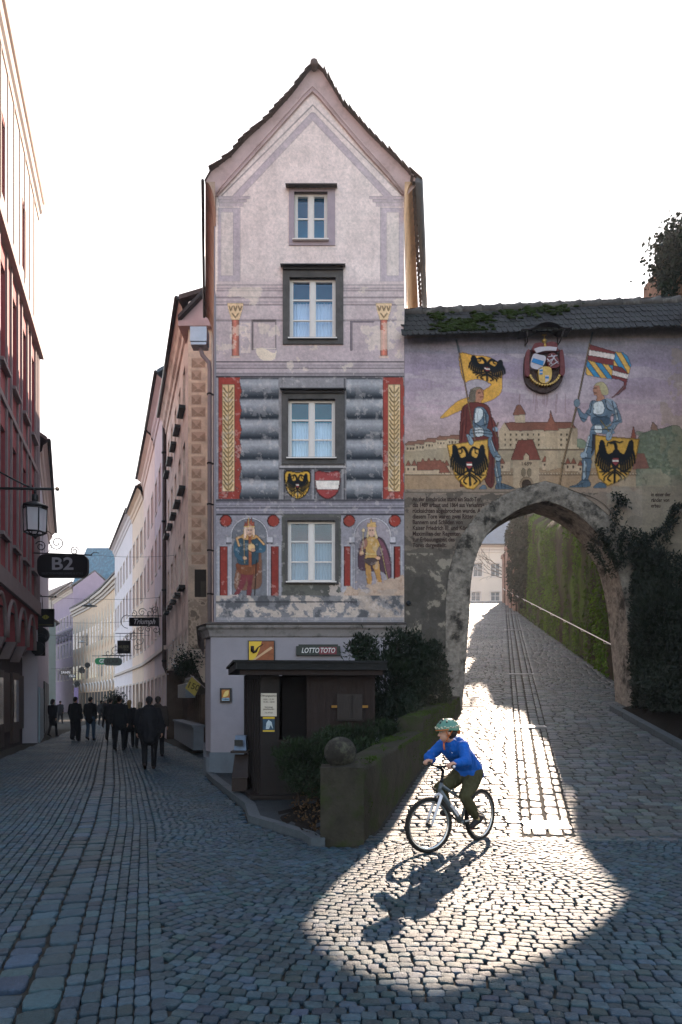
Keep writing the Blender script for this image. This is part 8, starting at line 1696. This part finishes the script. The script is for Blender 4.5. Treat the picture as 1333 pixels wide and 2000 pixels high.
mb = MB(); mb.tube([seatc, (-.165, 0, .70)], .0125, 10); mb.build('seat_post', M_bk, bike, local=True, fixn=False)
mb = MB(); mb.chain([(-.28, 0, .735), (-.17, 0, .735), (-.03, 0, .73)], [.035, .035, .018], 12); 
for sg in (-1, 1): mb.chain([(-.27, sg*.04, .735), (-.17, sg*.02, .735)], [.035, .025], 10)
remeshed('saddle', mb, M_bk, bike, .006, 3, True)
ca = R(-148); cl = .14; pl = BB+Vector((cl*math.cos(ca), .055, cl*math.sin(ca))); prr = BB+Vector((-cl*math.cos(ca), -.055, -cl*math.sin(ca)))
mb = MB(); mb.tube([BB+Vector((0, .04, 0)), pl-Vector((0, .008, 0))], [.013, .010], 8); mb.tube([BB+Vector((0, -.045, 0)), prr+Vector((0, .008, 0))], [.013, .010], 8)
mb.tube([BB+Vector((.065*math.cos(a), -.04, .065*math.sin(a))) for a in np.linspace(0, 2*math.pi, 24, endpoint=False)], .005, 6, closed=True)
for a in np.linspace(0, 2*math.pi, 5, endpoint=False): mb.tube([BB+Vector((0, -.04, 0)), BB+Vector((.062*math.cos(a), -.04, .062*math.sin(a)))], .005, 5)
mb.build('crankset', M_bk, bike, local=True, fixn=False)
mb = MB(); mb.tube([BB+Vector((0, -.04, .068)), rh+Vector((0, -.04, .03)), rh+Vector((-.03, -.04, 0)), rh+Vector((0, -.04, -.03)), BB+Vector((0, -.04, -.068))], .0045, 6); mb.build('chain', M_bk, bike, local=True, fixn=False)
for p, sg in ((pl, 1), (prr, -1)):
    mb = MB(); mb.box((p.x-.045, min(p.y, p.y+sg*.085), p.z-.009), (p.x+.045, max(p.y, p.y+sg*.085), p.z+.009)); mb.tube([(p.x, p.y-.01*sg, p.z), (p.x, p.y+sg*.09, p.z)], .007, 6); mb.build('pedal', M_bk, bike, local=True, fixn=False)
# lettering on the down tube, facing the rider's left
def loc2w(p): c_, s_ = math.cos(RZ), math.sin(RZ); p = Vector(p); return Vector((BC.x+p.x*c_-p.y*s_, BC.y+p.x*s_+p.y*c_, BC.z+p.z))
d_ = (BB-hb_).normalized(); c0, c1 = loc2w((.16, .0275, .43)), None
ud = loc2w(tuple(Vector((.16, .0275, .43))+d_))-loc2w((.16, .0275, .43)); up_ = Vector((ud.z*0, 0, 1)); Ln = loc2w((0, 1, 0))-loc2w((0, 0, 0)); vv = Ln.cross(ud).normalized()
text_part('lettering', 'woom', M_wh, bike, tuple(c0), tuple(ud), tuple(vv), .075, .002, bold=.004, sx=1.05)
# ---- the child
kid = thing('person', 'child in a blue hoodie, olive trousers and a green helmet riding a grey bicycle', 'person', tuple(BC), RZ)
yaw = R(-37); MH = Matrix.Rotation(yaw-R(90), 3, 'Z') @ Matrix.Rotation(R(-6), 3, 'X')
s = .93; HC = Vector((.275, -.0, 1.285))
hipL, hipR = Vector((-.13, .085, .80)), Vector((-.13, -.085, .80)); knL, knR = Vector((.115, .12, .575)), Vector((.235, -.125, .665)); anL, anR = Vector((-.155, .115, .275)), Vector((.085, -.115, .425))
shL, shR = Vector((.17, .145, 1.135)), Vector((.17, -.145, 1.135)); elL, elR = Vector((.285, .262, .985)), Vector((.27, -.255, 1.0)); 
gcl, gcr = gl-gd*.045, gr+gd*.045; fwd = Rs @ Vector((1, 0, 0))
wrL = gcl-fwd*.055+Vector((0, 0, .028)); wrR = gcr-fwd*.055+Vector((0, 0, .028))
b = MB(); b.chain([(-.14, 0, .82), (-.04, 0, .95), (.10, 0, 1.08), (.185, 0, 1.15), (.225, 0, 1.205), tuple(HC+Vector((-.01, 0, -.04)))], [.10, .09, .09, .06, .038, .040], 14)
head_blob(b, tuple(HC), s, MH)
for sg, hp_, k_, a_, s_, e_, w_ in ((1, hipL, knL, anL, shL, elL, wrL), (-1, hipR, knR, anR, shR, elR, wrR)):
    b.chain([hp_, k_, a_], [.065, .045, .033], 12); b.chain([s_, e_, w_], [.042, .032, .021], 12); b.chain([(.15, 0, 1.1), s_], [.07, .045], 12)
    # fist closed round the grip
    ax = gd*sg; up = Vector((0, 0, 1)); kn0 = w_+fwd*.045+up*.006
    b.cone(w_, w_+fwd*.03, .02, .022, 10)
    for j, (o_, r_) in enumerate(((-.027, .0088), (-.009, .0092), (.009, .0090), (.026, .0078))):
        q = w_+fwd*.045-ax*o_*1.0+up*.004; b.cone(w_+fwd*.008-ax*o_*.7, q, .014, .0105, 8)
        g0 = (gcl if sg > 0 else gcr)-ax*o_; p1 = g0+fwd*.022+up*.016; p2 = g0+fwd*.028-up*.006; p3 = g0+fwd*.010-up*.024; b.chain([q, p1, p2, p3], [r_*1.12, r_*1.05, r_, r_*.85], 8)
    g0 = (gcl if sg > 0 else gcr)-ax*.035; b.chain([w_+fwd*.01-ax*.022, g0-fwd*.018-up*.012, g0+fwd*.006-up*.022], [.0125, .0105, .009], 8)
remeshed('body', b, mat('child_skin', '#b88a74', .5, .06, 25, .03, 60, spec=.35), kid, .0048, 2, True)
h = MB()
h.chain([(-.165, 0, .86), (-.08, 0, .95), (.04, 0, 1.05), (.14, 0, 1.11), (.19, 0, 1.15)], [.135, .128, .122, .118, .07], 20)
for sg, s_, e_, w_ in ((1, shL, elL, wrL), (-1, shR, elR, wrR)):
    h.chain([(-.16, sg*.055, .85), (.0, sg*.06, 1.0), (.12, sg*.07, 1.08), s_], [.108, .10, .09, .066], 16); h.chain([s_, e_, w_-fwd*.018], [.066, .056, .036], 14); h.chain([e_, e_+(w_-e_)*.8], [.058, .048], 12); h.ball(tuple(e_+(w_-e_)*.86), .046, 12)
h.chain([(-.215, .06, .805), (-.215, -.06, .805)], [.088, .088], 12); h.chain([(-.07, .09, .81), (-.07, -.09, .81)], [.07, .07], 12)
h.ball((.095, 0, 1.185), (.075, .095, .05), 16); h.ball((.11, .07, 1.175), (.055, .045, .045), 12); h.ball((.11, -.07, 1.175), (.055, .045, .045), 12); h.chain([(.18, .05, 1.17), (.235, .03, 1.15), (.235, -.03, 1.15), (.18, -.05, 1.17)], [.03, .024, .024, .03], 10)
M_hood = mat('blue_hoodie_cloth', '#14509c', .85, .15, 9, .5, 25, spec=.15); hd = wrinkle(remeshed('hoodie', h, M_hood, kid, .0065, 3, True), .008, 17.)
mb = MB(); 
q = Vector((.262, .055, 1.07)); mb.tube([q, q+Vector((.012, .02, -.004))], .004, 6); mb.build('chest_mark', mat('white_print', '#d8d8dc', .6, 0, 1, 0), hd, local=True, fixn=False)
mb = MB()
for sg in (-1, 1): mb.tube([(.265, sg*.02, 1.14), (.268, sg*.025, 1.10), (.262, sg*.03, 1.045)], .0032, 6)
mb.build('drawstrings', mat('drawstring_blue', '#0e3d7a', .8, .1, 9, 0), hd, local=True, fixn=False)
p = MB()
for hp_, k_, a_ in ((hipL, knL, anL), (hipR, knR, anR)):
    p.chain([(-.13, 0, .80), hp_], [.115, .105], 16); m_ = (hp_+k_)/2; p.chain([hp_, m_+Vector((-.01, 0, -.01)), k_, (k_+a_)/2+Vector((-.012, 0, 0)), a_+(k_-a_)*.20], [.10, .088, .066, .062, .043], 16)
p.chain([(-.17, 0, .83), (-.10, 0, .78)], [.115, .10], 16); wrinkle(remeshed('trousers', p, mat('olive_trouser_cloth', '#3f3c28', .9, .15, 8, .5, 22, spec=.1), kid, .0065, 3, True), .008, 15., 3.)
for a_, k_, sg in ((anL, knL, 1), (anR, knR, -1)):
    q = MB(); q.chain([a_+(k_-a_)*.19, a_-(k_-a_)*.02], [.034, .034], 10); q.build('sock', mat('yellow_green_sock', '#a9b45a', .85, .1, 20, .1), kid, None, True)
    pd = pl if sg > 0 else prr; y0 = a_.y; q = MB(); tip = Vector((pd.x+.085, y0, pd.z+.035)); heel = Vector((pd.x-.10, y0, pd.z+.06+(.045 if sg > 0 else .02)))
    q.chain([heel, heel*.4+tip*.6+Vector((0, 0, .01)), tip], [.036, .036, .03], 12); q.chain([a_+Vector((0, 0, -.005)), heel+Vector((.02, 0, .005))], [.038, .036], 12); q.chain([a_, heel*.5+tip*.5+Vector((0, 0, .012))], [.034, .034], 12)
    sh_ = remeshed('shoe', q, mat('dark_shoe', '#1e1719', .7, .2, 12, .2), kid, .006, 2, True); q = MB(); q.chain([heel-Vector((0, 0, .027)), tip-Vector((0, 0, .024))], [.018, .015], 10); q.build('sole', mat('shoe_sole', '#5c2626', .7, .1, 9, 0), sh_, None, True)
# helmet
hc = HC+MH @ Vector((0, -.012, .045)); mb = MB(); V = []; n1, n2 = 28, 12
for i in range(n2+1):
    th = (math.pi/2+.14)*i/n2
    for j in range(n1):
        a = 2*math.pi*j/n1; x, y, z = .108*math.sin(th)*math.cos(a), .132*math.sin(th)*math.sin(a), .112*math.cos(th)-(.02*max(0, -math.sin(a)) if i > 8 else 0)*(i-8)/4
        V.append(tuple(hc+MH @ Vector((x, y, z))))
mb.add(V, [(i*n1+j, i*n1+(j+1) % n1, (i+1)*n1+(j+1) % n1, (i+1)*n1+j) for i in range(n2) for j in range(n1)], 0, True); V3 = [tuple(hc+(Vector(v)-hc)*.9) for v in V]; mb.add(V3, [(i*n1+j, i*n1+(j+1) % n1, (i+1)*n1+(j+1) % n1, (i+1)*n1+j) for i in range(n2) for j in range(n1)], 0, True)
k = len(V); mb.add(V[n2*n1:]+V3[n2*n1:], [(j, (j+1) % n1, n1+(j+1) % n1, n1+j) for j in range(n1)]); hel = mb.build('helmet', mat('green_helmet', '#4f7a68', .35, .06, 9, 0, coat=.3), kid, local=True, fixn=False)
E = lambda a, th, r_=1.0: hc+MH @ Vector((.108*r_*math.sin(th)*math.cos(a), .132*r_*math.sin(th)*math.sin(a), .112*r_*math.cos(th)))
mb = MB()
for a, th in ((.9, .55), (1.4, .35), (2.2, .5), (.2, .8), (2.9, .8), (1.57, .8), (-.9, .6), (-2.2, .6), (1.0, .85), (2.1, .85)): c_ = E(a, th, 1.0); t1 = (E(a, th+.12)-E(a, th-.12)); mb.tube([c_-t1*.5, c_+t1*.5], .008, 8)
mb.build('vents', M_bk, hel, local=True, fixn=False)
mb = MB()
for j in range(40):
    a = 2*math.pi*j/40+random.uniform(-.05, .05); th = 1.42+random.uniform(-.12, .06); c_ = E(a, th, 1.012); mb.ball(tuple(c_), (.011, .011, .007), 6)
mb.build('painted_flowers', mat('flower_print', '#b9b49c', .5, .3, 60, 0), hel, local=True, fixn=False)
mb = MB(); mb.tube([tuple(E(a, 1.62, .97)) for a in np.linspace(.15, math.pi-.15, 14)], .008, 6); 
for sg in (-1, 1):
    top1, top2 = HC+MH @ Vector((sg*.079, .035, .045)), HC+MH @ Vector((sg*.079, -.05, .035)); ear = HC+MH @ Vector((sg*.074, .01, -.045)); chin = HC+MH @ Vector((sg*.012, .045, -.108)); mb.tube([top1, ear], .006, 6); mb.tube([top2, ear], .006, 6); mb.tube([ear, HC+MH @ Vector((sg*.05, .03, -.085)), chin], .006, 6)
mb.ball(tuple(HC+MH @ Vector((0, -.135, -.005))), (.03, .02, .028), 10); chin = HC+MH @ Vector((0, .045, -.110)); mb.tube([chin, chin+Vector((.0, .0, -.03)), chin+Vector((.005, .01, -.075))], [.008, .011, .009], 6)
mb.build('orange_straps', mat('orange_strap', '#b8602a', .6, .1, 20, .1), hel, local=True, fixn=False)
hm = MB(); hm.ball(tuple(HC+MH @ Vector((0, -.035, .0))), (.081, .082, .075), 16, 0, MH); hm.build('hair', mat('brown_hair', '#2b1d16', .7, .3, 40, .3), kid, local=True)
for sg in (-1, 1):
    mb = MB(); mb.ball(tuple(HC+MH @ Vector((sg*.029, .0745, .012))), (.0105, .0075, .0075), 12, 0, MH); ey = mb.build('eye', mat('eye_white', '#b9b2ac', .2, 0, 1, 0), kid, local=True); mb = MB(); mb.ball(tuple(HC+MH @ Vector((sg*.029, .0805, .012))), (.005, .003, .0055), 10, 0, MH); mb.build('iris', mat('iris_dark', '#20150f', .2, 0, 1, 0), ey, local=True)
    mb = MB(); mb.tube([tuple(HC+MH @ Vector((sg*.015, .083, .030))), tuple(HC+MH @ Vector((sg*.03, .081, .034))), tuple(HC+MH @ Vector((sg*.045, .073, .029)))], .0028, 5); mb.build('eyebrow', MATS['brown_hair'], kid, local=True)
mb = MB(); mb.tube([tuple(HC+MH @ Vector((x, .0865-abs(x)*.25, -.058))) for x in (-.022, -.01, 0, .01, .022)], .0038, 6); mb.build('mouth', mat('lip', '#8a4a44', .5, 0, 1, 0), kid, local=True)
# ======================= HAZE =======================
hm_ = bpy.data.materials.new('thin_haze'); hm_.use_nodes = True; n_ = hm_.node_tree; n_.nodes.clear()
ho_ = n_.nodes.new('ShaderNodeOutputMaterial'); hv_ = n_.nodes.new('ShaderNodeVolumePrincipled'); hv_.inputs['Density'].default_value = .0009; hv_.inputs['Color'].default_value = (.95, .93, .95, 1); hv_.inputs['Anisotropy'].default_value = .3
n_.links.new(hv_.outputs[0], ho_.inputs['Volume'])
mb = MB(); mb.box((-95, -8, -1.2), (60, 150, 32)); o = mb.build('haze', hm_, None); o['kind'] = 'stuff'
